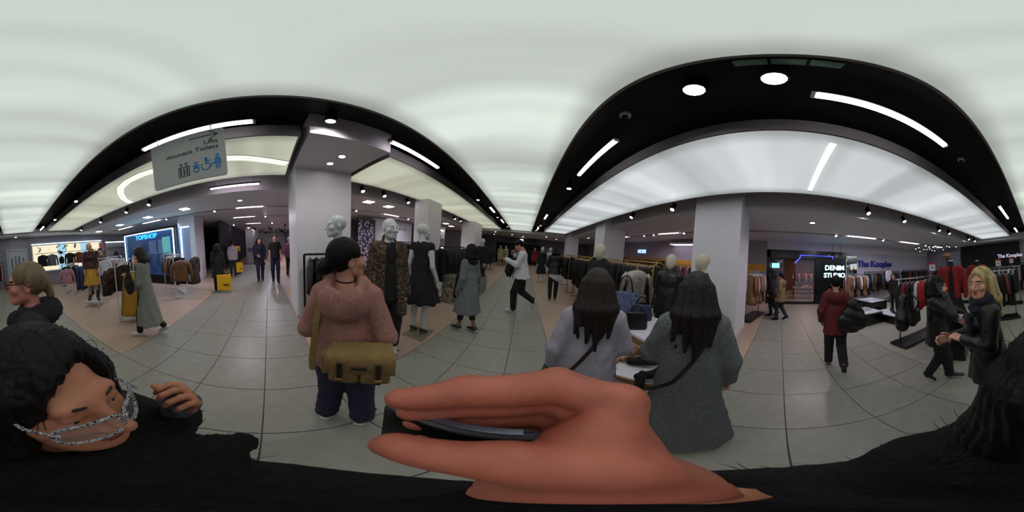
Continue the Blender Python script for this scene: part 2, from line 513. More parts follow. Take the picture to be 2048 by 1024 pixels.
for k, (x, y) in enumerate(((3.3, -1.98), (3.32, -3.19), (3.3, -4.94), (3.32, -5.69), (3.3, -7.6), (3.3, -8.4))):
    spot(x, y, 3.06, ORD[k] + ' spotlight in the dark edge gap above the menswear plinths', (0, .5), 1.2, 'spotlights above the plinths', (45, 0, 60, 0, 70, 0)[k], (246, 249, 255), (.55, 0, -1))
for k, (x, y) in enumerate(((-3.8, -3.25), (-3.8, -4.31), (-3.8, -6.06), (-3.8, -8.1))):
    spot(x, y, 3.04, ORD[k] + ' spotlight in the dark edge gap above the white rails of yellow skirts', (0, -.5), 1.2, 'spotlights above the skirts', (60, 0, 70, 0)[k], (205, 222, 255), (-.3, 0, -1))
for k, (x, y) in enumerate(((-3.75, 2.4), (-3.75, 3.15), (-3.75, 4.2), (-3.75, 7.9), (-3.75, 8.7), (-3.75, 10.7))):
    spot(x, y, 3.04, ORD[k] + ' spotlight in the dark edge gap above the rails of black clothes', (0, -.5), 1.2, 'spotlights above the black clothes', (0, 45, 0, 60, 0, 60)[k], (255, 248, 248), (-.3, 0, -1))
downlight(4.37, -.84, 2.95, 'single round downlight in the soffit over the way to the dark shopfront', 1.3, 'round recessed downlights', 70, (255, 230, 243))
downlight(-4.98, -.81, 2.95, 'single round downlight in the soffit over the way to the far store', 1.3, 'round recessed downlights', 90, (255, 238, 250))
sq_ring = bx((0, 0, -.004), (.34, .34, .012), .003).mesh('frame'); sq_ring.materials.append(M_whitemetal)
sq_lens = MB()
for i in (-1, 1):
    for j in (-1, 1): sq_lens.box((i * .08, j * .08, -.012), (.13, .13, .012), 0, None, .003)
sq_lens = sq_lens.mesh('lens'); sq_lens.materials.append(emit('square_lamp', (255, 250, 255), 14.0))
def sqlight(x, y, label, group):
    t = thing('recessed_light', label, 'recessed light', (x, y, 2.95), 0, group)
    obj('frame', sq_ring, None, t); obj('lens', sq_lens, None, t)
for k, (x, y) in enumerate(((-5.05, -2.73), (-5.05, -4.45), (-5.05, -6.33), (-5.05, -8.38))):
    sqlight(x, y, ORD[k] + ' square recessed light over the white fashion rails', 'square lights over the white rails')
for k, (x, y) in enumerate(((-4.5, 3.13), (-4.6, 4.1), (-4.6, 6.0), (-5.0, 7.2), (-5.0, 9.3), (-5.3, 10.7))):
    sqlight(x, y, ORD[k] + ' square recessed light over the rails of black clothes', 'square lights over the black clothes')
PW = {(5.65, -4.12): 80, (5.65, -1.98): 50, (5.65, 5.7): 80, (5.65, 3.9): 50, (-8.4, -.1): 120, (-6.1, -4.27): 60, (-11.5, .3): 140, (-6.1, 6.9): 80, (-6.1, 3.6): 60}
def slots(xs, z, items, gl, label_t, label_s, tilt):
    items = sorted(items, key=lambda q: math.hypot(q[0], q[1])); nt_ = ns_ = 0
    for (x, y, L) in items:
        if L: nt_ += 1
        else: ns_ += 1
        if L: tube_lamp((x, y, z), L, 'y', ORD[nt_ - 1] + ' ' + label_t, .026, M_tubeS, gl + ' strips')
        else: spot(x, y, z - .01, ORD[ns_ - 1] + ' ' + label_s, tilt, 1.0, gl + ' spots', PW.get((x, y), 0), (236, 232, 255), (.6 if x < 0 else .5, 0, -1) if abs(x) > 7 else (.4 if x > 0 else -.3, 0, -1))
slots(0, 2.965, [(5.65, -3.1, 1.3), (5.65, -1.98, 0), (5.65, -4.12, 0), (5.65, -5.8, 1.3), (5.65, -7.0, 0), (5.65, -8.3, .8), (8.3, -1.05, 1.3), (7.4, -99, 0)][:7],
      'right slot', 'strip light in the soffit slot before the dark shopfront', 'spotlight in the soffit slot before the dark shopfront', (0, .5))
slots(0, 2.965, [(5.65, 4.8, 1.2), (5.65, 6.4, 0), (5.65, 5.7, 0), (5.65, 3.9, 0), (5.65, 8.4, 1.0)],
      'accessories slot', 'strip light in the soffit slot above the gold rails', 'spotlight in the soffit slot above the gold rails', (0, .5))
slots(0, 2.965, [(-6.1, -7.2, 1.2), (-6.1, -5.2, 1.1), (-6.1, -4.27, 0), (-6.1, -.65, 1.0), (-6.1, -2.0, 0), (-8.4, -3.6, 0), (-8.4, -1.2, 1.1), (-8.4, -.1, 0), (-11.5, -1.0, 1.0), (-11.5, .3, 0), (-11.5, -2.4, 0)],
      'left slot', 'strip light in the soffit slots toward the far store', 'spotlight in the soffit slots toward the far store', (0, -.4))
slots(0, 2.965, [(-6.1, 5.65, 1.0), (-6.1, 6.9, 0), (-6.1, 3.6, 0), (-6.1, 9.2, 0), (-6.1, 8.1, .9)],
      'boutique slot', 'strip light in the soffit slot before the white boutique panel', 'spotlight in the soffit slot before the white boutique panel', (0, -.4))
random.seed(3)
for k in range(34):
    x = -12.5 - random.random() * 10; y = -2.2 + random.random() * 4.2
    spot(x, y, 2.84, 'tiny spotlight among many on the ceiling of the far store', (0, .3), 1.3, 'far store spotlights', 160 if k in (3, 17) else 0, (255, 240, 250))
for k in range(18):
    x = 6.2 + random.random() * 1.2; y = -9 + random.random() * 2.2
    spot(x - 2.5 * random.random(), y, 2.86, 'tiny spotlight in the cluster above the red jackets', (0, .3), .7, 'cluster spotlights above the red jackets')
for (x, y) in ((-2.6, 13.6), (-1.3, 15.2), (-.3, 16.5), (1.8, 14.5), (3.0, 16), (-4.5, 14.4), (4.6, 11.5), (-3.2, 16.2)):
    downlight(x, y, 2.95, 'small downlight in the low ceiling at the far end', 1.3, 'far end downlights', 40 if x in (-1.3, 3.0) else 0)
# smoke detectors and small hardware on the black ceiling
for (x, y, lb) in ((.75, 1.35, 'small round smoke detector near the strip light above the long haired women'), (.98, -2.2, 'small round smoke detector past the end of the brightest strip light')):
    t = thing('smoke_detector', lb, 'detector', (x, y, 3.42))
    obj('base', MB().lathe([(.06, .08), (.06, .03), (.05, .02)], 16), M_whitemetal, t, smooth=True)
    obj('sensor', MB().lathe([(.035, .02), (.03, -.015), (.015, -.02)], 12), M_dark, t, smooth=True)
# ------------------------------------------------------------------ hanging sign
t = thing('hanging_sign', 'hanging grey lifts and toilets sign under a strip light', 'sign', (-1.5, -.76, 2.62))
M_sign = mat('sign_grey', (176, 182, 178), .5)
pan = MB()
poly = []
a, b, r = .415, .32, .03
for cx, cz, a0 in ((a - r, b - r, 0), (-a + r, b - r, 90), (-a + r, -b + r, 180), (a - r, -b + r, 270)):
    for k in range(5):
        an = math.radians(a0 + 22.5 * k); poly.append((cx + r * math.cos(an), cz + r * math.sin(an)))
pan.prism(poly, .018, 0, Matrix.Rotation(math.pi / 2, 4, 'Z'))
obj('panel', pan, M_sign, t)
M_ink = mat('sign_ink', (40, 42, 44), .6)
M_blue = mat('sign_blue', (44, 134, 205), .6)
# local y of the sign runs towards +Y of the room, which is the reader's right-hand side
def st(s, size, y, z, m):
    me = text_mesh(s, size, .0015, 0, 'RIGHT')
    o = obj('lettering', me, m, t); o.location = (.0025, y, z); o.rotation_euler = FACE_PX
st('Lifts', .085, .355, .135, M_ink)
st('Womens Toilets', .085, .355, .055, M_ink)
ar = MB()
ar.box((0, .21, .235), (.004, .29, .008))
for s in (-1, 1):
    ar.box((0, 0, 0), (.004, .115, .008), 0, Matrix.Translation((0, .355 - .042, .235 + s * .034)) @ Matrix.Rotation(-s * .68, 4, 'X'))
obj('arrow', ar, M_ink, t, (.002, 0, 0))
lf = MB()
for (yy, zz, sy, sz) in ((-.02, -.13, .125, .008), (-.02, -.245, .125, .008), (-.08, -.188, .008, .12), (.04, -.188, .008, .12)):
    lf.box((.002, yy, zz), (.004, sy, sz))
for k in range(3):
    lf.box((.002, -.055 + .035 * k, -.195), (.004, .016, .07)); lf.box((.002, -.055 + .035 * k, -.15), (.004, .014, .014))
for s in (-1, 1):
    lf.box((.002, -.02 + s * .03, -.1), (.004, .006, .04))
    for q in (-1, 1): lf.box((0, 0, 0), (.004, .026, .006), 0, Matrix.Translation((.002, -.02 + s * .03 + q * .008, -.085)) @ Matrix.Rotation(q * -.8, 4, 'X'))
obj('lift_symbol', lf, M_ink, t)
def disc(y, z, r, n=14):
    return [(0.002, y + r * math.cos(2 * math.pi * k / n), z + r * math.sin(2 * math.pi * k / n)) for k in range(n)]
def ringarc(mb, y, z, r, wd, a0, a1, n=14):
    pts = [((.002), y + r * math.cos(a0 + (a1 - a0) * k / n), z + r * math.sin(a0 + (a1 - a0) * k / n)) for k in range(n + 1)]
    mb.tube(pts, wd, 4)
def flat_disc(mb, y, z, r):
    p = disc(y, z, r); mb.add([(0.0, q[1], q[2]) for q in p] + [(.004, q[1], q[2]) for q in p], [tuple(range(14, 28))] + [(j, (j + 1) % 14, 14 + (j + 1) % 14, 14 + j) for j in range(14)])
s = MB(); flat_disc(s, .115, -.115, .017); s.box((.002, .115, -.15), (.004, .075, .014)); s.box((.002, .115, -.168), (.004, .035, .035)); ringarc(s, .115, -.205, .032, .007, 0.2, math.pi - .2 + math.pi * .0, 10); ringarc(s, .115, -.2, .03, .007, math.pi * 1.1, math.pi * 1.9, 10)
obj('baby_symbol', s, M_blue, t)
s = MB(); flat_disc(s, .222, -.085, .016); s.box((.002, .222, -.12), (.004, .016, .06)); s.box((.002, .237, -.115), (.004, .05, .01)); s.box((.002, .237, -.15), (.004, .05, .012)); s.box((0, 0, 0), (.004, .06, .012), 0, Matrix.Translation((.002, .27, -.175)) @ Matrix.Rotation(.9, 4, 'X')); ringarc(s, .215, -.178, .045, .006, math.pi * .75, math.pi * 2.05, 16)
obj('wheelchair_symbol', s, M_blue, t)
s = MB(); flat_disc(s, .335, -.062, .017); s.add([(q, .335 + y_, z_) for q in (0, .004) for y_, z_ in ((-.02, -.085), (.02, -.085), (.042, -.17), (-.042, -.17))], [(4, 7, 6, 5), (0, 1, 5, 4), (1, 2, 6, 5), (2, 3, 7, 6), (3, 0, 4, 7)]); s.box((.002, .322, -.2), (.004, .014, .06)); s.box((.002, .348, -.2), (.004, .014, .06))
obj('woman_symbol', s, M_blue, t)
for sy in (-1, 1):
    obj('hanger_rod', MB().tube([(.009, sy * .3, .32), (.009, sy * .3, .88)], .006, 6), M_steel, t)
# ------------------------------------------------------------------ smooth solids (distance fields -> mesh)
class Field:
    def __init__(self, lo, hi, res):
        self.lo = np.array(lo, float); self.res = res
        self.n = np.maximum(np.ceil((np.array(hi, float) - self.lo) / res).astype(int) + 1, 4)
        self.V = np.full(self.n, 1.0, np.float32)
        self.ax = [self.lo[i] + res * np.arange(self.n[i]) for i in range(3)]
    def block(self, lo, hi, pad):
        i0 = np.clip(np.floor((np.array(lo) - pad - self.lo) / self.res).astype(int), 0, self.n)
        i1 = np.clip(np.ceil((np.array(hi) + pad - self.lo) / self.res).astype(int) + 1, 0, self.n)
        if np.any(i1 <= i0): return None
        sl = tuple(slice(a, b) for a, b in zip(i0, i1))
        P = np.stack(np.meshgrid(*[self.ax[i][sl[i]] for i in range(3)], indexing='ij'), -1).astype(np.float32)
        return sl, P
    def put(self, sl, d, k, neg=False):
        a = self.V[sl]; d = d.astype(np.float32)
        if neg:
            d = -d; h = np.clip(.5 - .5 * (a - d) / k, 0, 1)
            self.V[sl] = a + (d - a) * h + k * h * (1 - h)
        else:
            h = np.clip(.5 + .5 * (d - a) / k, 0, 1)
            self.V[sl] = d + (a - d) * h - k * h * (1 - h)
    def cone(self, a, b, r1, r2=None, k=.02, flat=None, neg=False):
        # tapered limb from a to b; flat=(direction, factor) squashes the section along a direction
        r2 = r1 if r2 is None else r2
        a = np.array(a, float); b = np.array(b, float); R = max(r1, r2)
        if flat is not None and flat[1] > 1: R = R * flat[1]
        B = self.block(np.minimum(a, b) - R, np.maximum(a, b) + R, k + 2.5 * self.res)
        if B is None: return self
        sl, P = B; P = P - a; ab = b - a; s = 1.0
        if flat is not None:
            f = np.array(flat[0], float); f /= np.linalg.norm(f); s = flat[1]
            P = P + (P @ f)[..., None] * f * (1 / s - 1); ab = ab + (ab @ f) * f * (1 / s - 1)
        L = float(ab @ ab) + 1e-12
        t = np.clip((P @ ab) / L, 0, 1)
        d = np.linalg.norm(P - t[..., None] * ab, axis=-1) - (r1 + (r2 - r1) * t)
        self.put(sl, d * min(s, 1.0), k, neg); return self
    def ell(self, c, r, k=.02, rot=None, neg=False):
        c = np.array(c, float); r = np.array(r, float); R = float(r.max())
        ext = np.array([R] * 3) if rot is not None else r
        B = self.block(c - ext, c + ext, k + 2.5 * self.res)
        if B is None: return self
        sl, P = B; P = P - c
        if rot is not None: P = P @ np.array(rot, float)
        k0 = np.linalg.norm(P / r, axis=-1); k1 = np.linalg.norm(P / (r * r), axis=-1) + 1e-9
        self.put(sl, k0 * (k0 - 1) / k1, k, neg); return self
    def cut(self, p, n, k=.004):
        # remove everything on the side n points to
        n = np.array(n, float); n /= np.linalg.norm(n)
        P = np.stack(np.meshgrid(*self.ax, indexing='ij'), -1) - np.array(p, float)
        self.V = np.maximum(self.V, (P @ n).astype(np.float32)); return self
    def disp(self, fn):
        P = np.stack(np.meshgrid(*self.ax, indexing='ij'), -1)
        self.V = self.V + fn(P).astype(np.float32); return self
    def mesh(self):
        V = self.V.copy()
        V[0] = V[-1] = 1; V[:, 0] = V[:, -1] = 1; V[:, :, 0] = V[:, :, -1] = 1
        S = V < 0; n = np.array(V.shape) - 1
        c = [S[i:n[0] + i, j:n[1] + j, k:n[2] + k] for i in (0, 1) for j in (0, 1) for k in (0, 1)]
        tot = sum(x.astype(np.int8) for x in c)
        act = np.argwhere((tot > 0) & (tot < 8))
        if len(act) == 0: return np.zeros((0, 3)), np.zeros((0, 4), int)
        idx = np.full(n, -1, np.int32); idx[tuple(act.T)] = np.arange(len(act))
        acc = np.zeros((len(act), 3)); cnt = np.zeros(len(act))
        cor = [(i, j, k) for i in (0, 1) for j in (0, 1) for k in (0, 1)]
        for a in range(8):
            for b in range(a + 1, 8):
                ca, cb = np.array(cor[a]), np.array(cor[b])
                if np.abs(ca - cb).sum() != 1: continue
                va = V[tuple((act + ca).T)]; vb = V[tuple((act + cb).T)]
                m = (va < 0) != (vb < 0)
                t = va[m] / (va[m] - vb[m])
                acc[m] += act[m] + ca + t[:, None] * (cb - ca); cnt[m] += 1
        vs = self.lo + self.res * acc / cnt[:, None]
        quads = []
        for ax in range(3):
            sl0 = [slice(None)] * 3; sl1 = [slice(None)] * 3
            sl0[ax] = slice(0, -1); sl1[ax] = slice(1, None)
            A, B = S[tuple(sl0)], S[tuple(sl1)]
            e = np.argwhere(A != B)
            if len(e) == 0: continue
            u, w_ = [(1, 2), (2, 0), (0, 1)][ax]
            ok = (e[:, u] > 0) & (e[:, w_] > 0) & (e[:, u] < V.shape[u] - 1) & (e[:, w_] < V.shape[w_] - 1)
            e = e[ok]
            du = np.zeros(3, int); du[u] = 1; dw = np.zeros(3, int); dw[w_] = 1
            q = np.stack([idx[tuple((e - du - dw).T)], idx[tuple((e - dw).T)], idx[tuple(e.T)], idx[tuple((e - du).T)]], 1)
            ins = A[tuple(e.T)]
            q[~ins] = q[~ins][:, ::-1]
            quads.append(q)
        return vs, np.concatenate(quads)

def np_mesh(parts, name='mesh'):
    # parts: list of (verts, quads, material index array or int)
    vs, qs, ms = [], [], []; b = 0
    for v, q, m in parts:
        vs.append(v); qs.append(q + b); b += len(v)
        ms.append(np.full(len(q), m) if np.isscalar(m) else m)
    v = np.concatenate(vs); q = np.concatenate(qs); m = np.concatenate(ms)
    me = bpy.data.meshes.new(name)
    me.vertices.add(len(v)); me.vertices.foreach_set('co', v.astype(np.float32).ravel())
    me.loops.add(len(q) * 4); me.loops.foreach_set('vertex_index', q.astype(np.int32).ravel())
    me.polygons.add(len(q)); me.polygons.foreach_set('loop_start', np.arange(0, len(q) * 4, 4, dtype=np.int32))
    me.polygons.foreach_set('material_index', m.astype(np.int32))
    me.polygons.foreach_set('use_smooth', np.ones(len(q), bool))
    me.update(calc_edges=True); me.validate()
    return me

def rot_ypr(yaw=0, pitch=0, roll=0):
    return np.array(Euler((pitch, roll, 0)).to_matrix().to_4x4().to_3x3() if False else (Matrix.Rotation(yaw, 3, 'Z') @ Matrix.Rotation(pitch, 3, 'X') @ Matrix.Rotation(roll, 3, 'Y')))

# ------------------------------------------------------------------ heads, hands
def head_field(res, male=False, plain=0):
    """head in its own frame: origin at eye level in mid skull, face to +y, 0.23 m tall; plain=1 smooth shop dummy, 2 featureless egg"""
    F = Field((-.1, -.14, -.2), (.1, .15, .15), res)
    F.ell((0, -.018, .03), (.074, .094, .085), .01)
    if plain == 2:
        F.ell((0, .012, -.035), (.06, .074, .085), .05)
        F.cone((0, -.02, -.07), (0, -.035, -.2), .043, .048, .03)
        return F
    F.ell((0, .028, -.03), (.059, .066, .08), .03)
    F.cone((-.022, .062, -.088), (.022, .062, -.088), .026 if male else .022, None, .025)
    F.ell((0, .08, -.1), (.02, .014, .014), .02)
    jw = .05 if male else .043
    F.cone((-jw, .01, -.066), (-.018, .06, -.092), .018, .016, .03); F.cone((jw, .01, -.066), (.018, .06, -.092), .018, .016, .03)
    F.cone((-.035, .076, .024), (.035, .076, .024), .014, None, .015)
    for s in (-1, 1):
        F.ell((s * .04, .06, -.028), (.028, .026, .024), .02)
        F.ell((s * .031, .103, -.001), (.02, .018, .012), .012, None, True)
    for s in (-1, 1):
        F.ell((s * .031, .0835, .0075), (.0165, .008, .0055), .006); F.ell((s * .031, .082, -.0105), (.0165, .007, .005), .006)
    F.cone((0, .087, .012), (0, .112, -.03), .009, .0115, .01)
    F.ell((0, .108, -.036), (.013, .012, .009), .006)
    for s in (-1, 1): F.ell((s * .013, .1, -.039), (.008, .01, .007), .006)
    F.ell((0, .09, -.0605), (.024, .011, .0065), .006)
    F.ell((0, .088, -.0735), (.021, .011, .0075), .006)
    F.cone((-.02, .1045, -.0672), (.02, .1045, -.0672), .0022, None, .003, None, True)
    for s in (-1, 1):
        if not plain:
            F.ell((s * .0765, -.012, -.012), (.009, .02, .032), .008, rot_ypr(s * -.35))
            F.ell((s * .084, -.006, -.008), (.006, .01, .018), .005, rot_ypr(s * -.35), True)
        else:
            F.ell((s * .0745, -.012, -.012), (.006, .017, .028), .01)
    F.cone((0, -.02, -.07), (0, -.035, -.2), .05 if male else .044, .056 if male else .048, .03)
    return F

def head_parts(res, male=False, plain=0):
    v, q = head_field(res, male, plain).mesh()
    c = v[q].mean(1); m = np.zeros(len(q), int)
    if not plain:
        lips = (np.abs(c[:, 0]) < .0235 - 1.1 * np.abs(c[:, 2] + .067)) & (c[:, 2] > -.081) & (c[:, 2] < -.0545) & (c[:, 1] > .084)
        br = (np.abs(c[:, 0]) > .012) & (np.abs(c[:, 0]) < .05) & (np.abs(c[:, 2] - (.0255 - .25 * np.abs(np.abs(c[:, 0]) - .03))) < .0042) & (c[:, 1] > .05)
        m[lips] = 1; m[br] = 2
    return v, q, m

def hand_field(res, curl=.5, spread=.06, thumb=.5, left=False):
    """hand in its own frame: wrist at origin, fingers along +y, palm facing -z, thumb on +x (right hand, palm down) or -x"""
    F = Field((-.1, -.05, -.11), (.1, .21, .06), res)
    s = 1 if left else -1      # thumb side sign
    F.cone((0, -.035, 0), (0, .012, 0), .026, .027, .01, ((0, 0, 1), .75))
    F.cone((s * .012, .025, 0), (s * .018, .085, 0), .026, .024, .015, ((0, 0, 1), .55))
    F.cone((-s * .014, .025, -.002), (-s * .022, .078, -.002), .024, .02, .015, ((0, 0, 1), .55))
    L = (.072, .08, .074, .058); X = (.033, .011, -.011, -.031); Yb = (.088, .093, .089, .08)
    for i in range(4):
        p = np.array((s * X[i], Yb[i], .002)); ang = 0; dirx = s * (1.5 - i) * spread
        for j, fr in enumerate((.44, .31, .25)):
            ang += curl * (1.0, 1.15, .8)[j]
            d = np.array((dirx * math.cos(ang), math.cos(ang), -math.sin(ang)))
            e = p + d * L[i] * fr * 1.05
            r0 = (.0098, .0088, .008, .007)[j]; r1 = (.0088, .008, .0068)[j]
            F.cone(p, e, r0 * (.9 if i == 3 else 1), r1 * (.9 if i == 3 else 1), .0028)
            p = e
    p = np.array((s * .026, .02, -.006)); a = thumb
    for j, (ln, r0, r1) in enumerate(((.042, .0145, .0115), (.034, .0112, .0095), (.026, .0098, .008))):
        d = np.array((s * math.cos(a), math.sin(a), -.45 - .1 * j)); d /= np.linalg.norm(d)
        e = p + d * ln; F.cone(p, e, r0, r1, .006 if j else .012); p = e; a += .28
    return F

def frame_from(y, z):
    y = np.array(y, float); y /= np.linalg.norm(y); z = np.array(z, float); z = z - y * (z @ y); z /= np.linalg.norm(z)
    return np.stack([np.cross(y, z), y, z], 1)      # columns x, y, z

# ------------------------------------------------------------------ figures
JN = dict(pel=(0, 0, .93), wai=(0, 0, 1.08), che=(0, 0, 1.28), nek=(0, -.015, 1.42), hed=(0, .015, 1.585),
          shL=(-.145, -.01, 1.38), elL=(-.19, -.03, 1.11), wrL=(-.2, .06, .87), shR=(.145, -.01, 1.38), elR=(.19, -.03, 1.11), wrR=(.2, .06, .87),
          hiL=(-.085, 0, .9), knL=(-.095, .02, .49), anL=(-.1, -.02, .085), toL=(-.115, .15, .025), hiR=(.085, 0, .9), knR=(.095, .02, .49), anR=(.1, -.02, .085), toR=(.115, .15, .025))
def V3(*a): return np.array(a, float)

SKIN = {}
def skin_mats(tone):
    if tone not in SKIN:
        rgb = {'light': (214, 160, 138), 'tan': (190, 140, 112), 'brown': (150, 102, 78), 'pink': (206, 136, 118)}[tone]
        lip = tuple(int(v * f) for v, f in zip(rgb, (.82, .58, .6)))
        SKIN[tone] = [mat('skin_' + tone, rgb, .5, noise=.06, nscale=30), mat('lips_' + tone, lip, .4), mat('brow_' + tone, (44, 34, 30), .7)]
    return SKIN[tone]
M_eyew = mat('eye_white', (216, 210, 206), .25)
M_iris = mat('eye_iris', (48, 40, 38), .15)
M_hair = {'black': mat('hair_black', (9, 8, 8), .5, noise=.3, nscale=60, bump=.25, bscale=90, stretch=(1, 1, .12), spec=.2),
          'brown': mat('hair_dark_brown', (20, 16, 15), .5, rgb2=(26, 19, 16), nscale=26, bump=.4, bscale=90, stretch=(1, 1, .1), spec=.35),
          'auburn': mat('hair_ombre', (20, 14, 13), .5, rgb2=(40, 23, 16), nscale=9, bump=.4, bscale=90, stretch=(1, 1, .25), spec=.35),
          'blonde': mat('hair_blonde', (150, 128, 76), .42, rgb2=(206, 186, 128), nscale=34, bump=.4, bscale=80, stretch=(1, 1, .08)),
          'ash': mat('hair_ash_blond', (104, 88, 62), .45, rgb2=(134, 114, 82), nscale=40, bump=.3, bscale=80, stretch=(1, 1, .2)),
          'white': mat('hair_white', (196, 184, 178), .5, noise=.1, nscale=40)}

def hair_parts(style, res, yaw_back=0.0):
    """hair in the head frame"""
    lo = {'long': (-.17, -.2, -.46), 'short': (-.12, -.16, -.16), 'bun': (-.12, -.24, -.2), 'pulled': (-.12, -.2, -.22), 'mid': (-.14, -.19, -.26), 'cap': (-.13, -.16, -.12)}[style]
    F = Field(lo, (-lo[0], .13, .16), res)
    thick = .009 if style in ('short', 'pulled', 'bun') else .015
    F.ell((0, -.02, .034), (.074 + thick, .094 + thick, .086 + thick), .01)
    tight = style in ('short', 'pulled', 'bun', 'cap')
    F.ell((0, -.05, -.0 if tight else -.02), (.07, .056, .062) if tight else (.074, .062, .08), .04)
    # the face stays free
    F.ell((0, .108, -.012), (.064 if style != 'long' else .058, .078, .098), .012, None, True)
    if style in ('short', 'bun', 'pulled', 'cap'):
        for s in (-1, 1): F.ell((s * .085, .03, -.045), (.04, .066, .062), .01, None, True)
        F.ell((0, .0, -.15), (.12, .12, .07), .015, None, True)
    if style == 'bun':
        F.ell((-.02, -.132, -.035), (.046, .042, .044), .02); F.ell((-.04, -.15, -.05), (.03, .03, .03), .015)
    if style == 'pulled':
        F.cone((0, -.115, .0), (0, -.135, -.08), .03, .022, .02)
    if style in ('long', 'mid'):
        L = -.40 if style == 'long' else -.2
        for k in range(9):
            a = math.radians(-115 + 230 * k / 8); rr = .076
            p = V3(rr * math.sin(a), -.02 - rr * math.cos(a), .03)
            q = V3(.105 * math.sin(a), -.045 - .075 * math.cos(a), -.13)
            e = V3(.095 * math.sin(a) - .012 + .012 * math.sin(k * 5), -.085 - .045 * math.cos(a), L * (.66 + .34 * abs(math.cos(k * 2.3))) * (1 - .18 * abs(math.sin(a))))
            F.cone(p, q, .034, .036, .02); F.cone(q, e, .036, .009, .024)
    def groove(P):
        a = np.arctan2(P[..., 0], -P[..., 1] - .02)
        return .0022 * np.sin(a * 34 + 9 * P[..., 2]) + .0014 * np.sin(a * 71 + 31 * P[..., 2])
    if style != 'cap': F.disp(groove)
    return F.mesh()

def shoe_mesh(res, an, to, kind):
    an, to = V3(*an), V3(*to)
    lo = np.minimum(an, to) - .09; hi = np.maximum(an, to) + .09
    if kind == 'boot': hi[2] += .24
    d = to - an; d[2] = 0; d = d / (np.linalg.norm(d) + 1e-9)
    # foot frame: heel a little behind the ankle
    up = V3(0, 0, 1)
    f = to - an; fl = np.linalg.norm(f)
    F = Field(lo - .03, hi + .03, res); G = Field(lo - .03, hi + .03, res)
    axis = (to - an) - up * ((to - an) @ up) * 0
    heel = an + V3(0, 0, 0) - d * .035; heel = heel + (to - an) * 0
    n = np.cross(axis, np.cross(up, axis)); n = n / (np.linalg.norm(n) + 1e-9)
    if n[2] < 0: n = -n
    h0 = an - n * .05 - axis / fl * .035; t0 = to - n * .0
    if kind == 'heel':
        F.cone(an - n * .03 - d * .02, to - d * .05, .03, .032, .02, (n, .6)); F.cone(to - d * .05, to + d * .02, .03, .014, .02, (n, .5))
        G.cone(an - d * .035 - V3(0, 0, .02), V3(*(an - d * .04)[:2], .012), .016, .007, .008)
    else:
        F.cone(h0 + n * .025, t0 + n * .015, .034, .036, .02, (n, .75)); F.cone(an + n * .0, t0 - axis / fl * .08 + n * .01, .042, .03, .03)
        F.cone(an + n * .03, an - n * .02, .036, .042, .02)
        if kind == 'boot': F.cone(an + (0, 0, .2), an, .047, .044, .02)
        G.cone(h0 - n * .005, t0 - n * .012, .037, .04, .01, (n, .42))
    return F.mesh(), G.mesh()

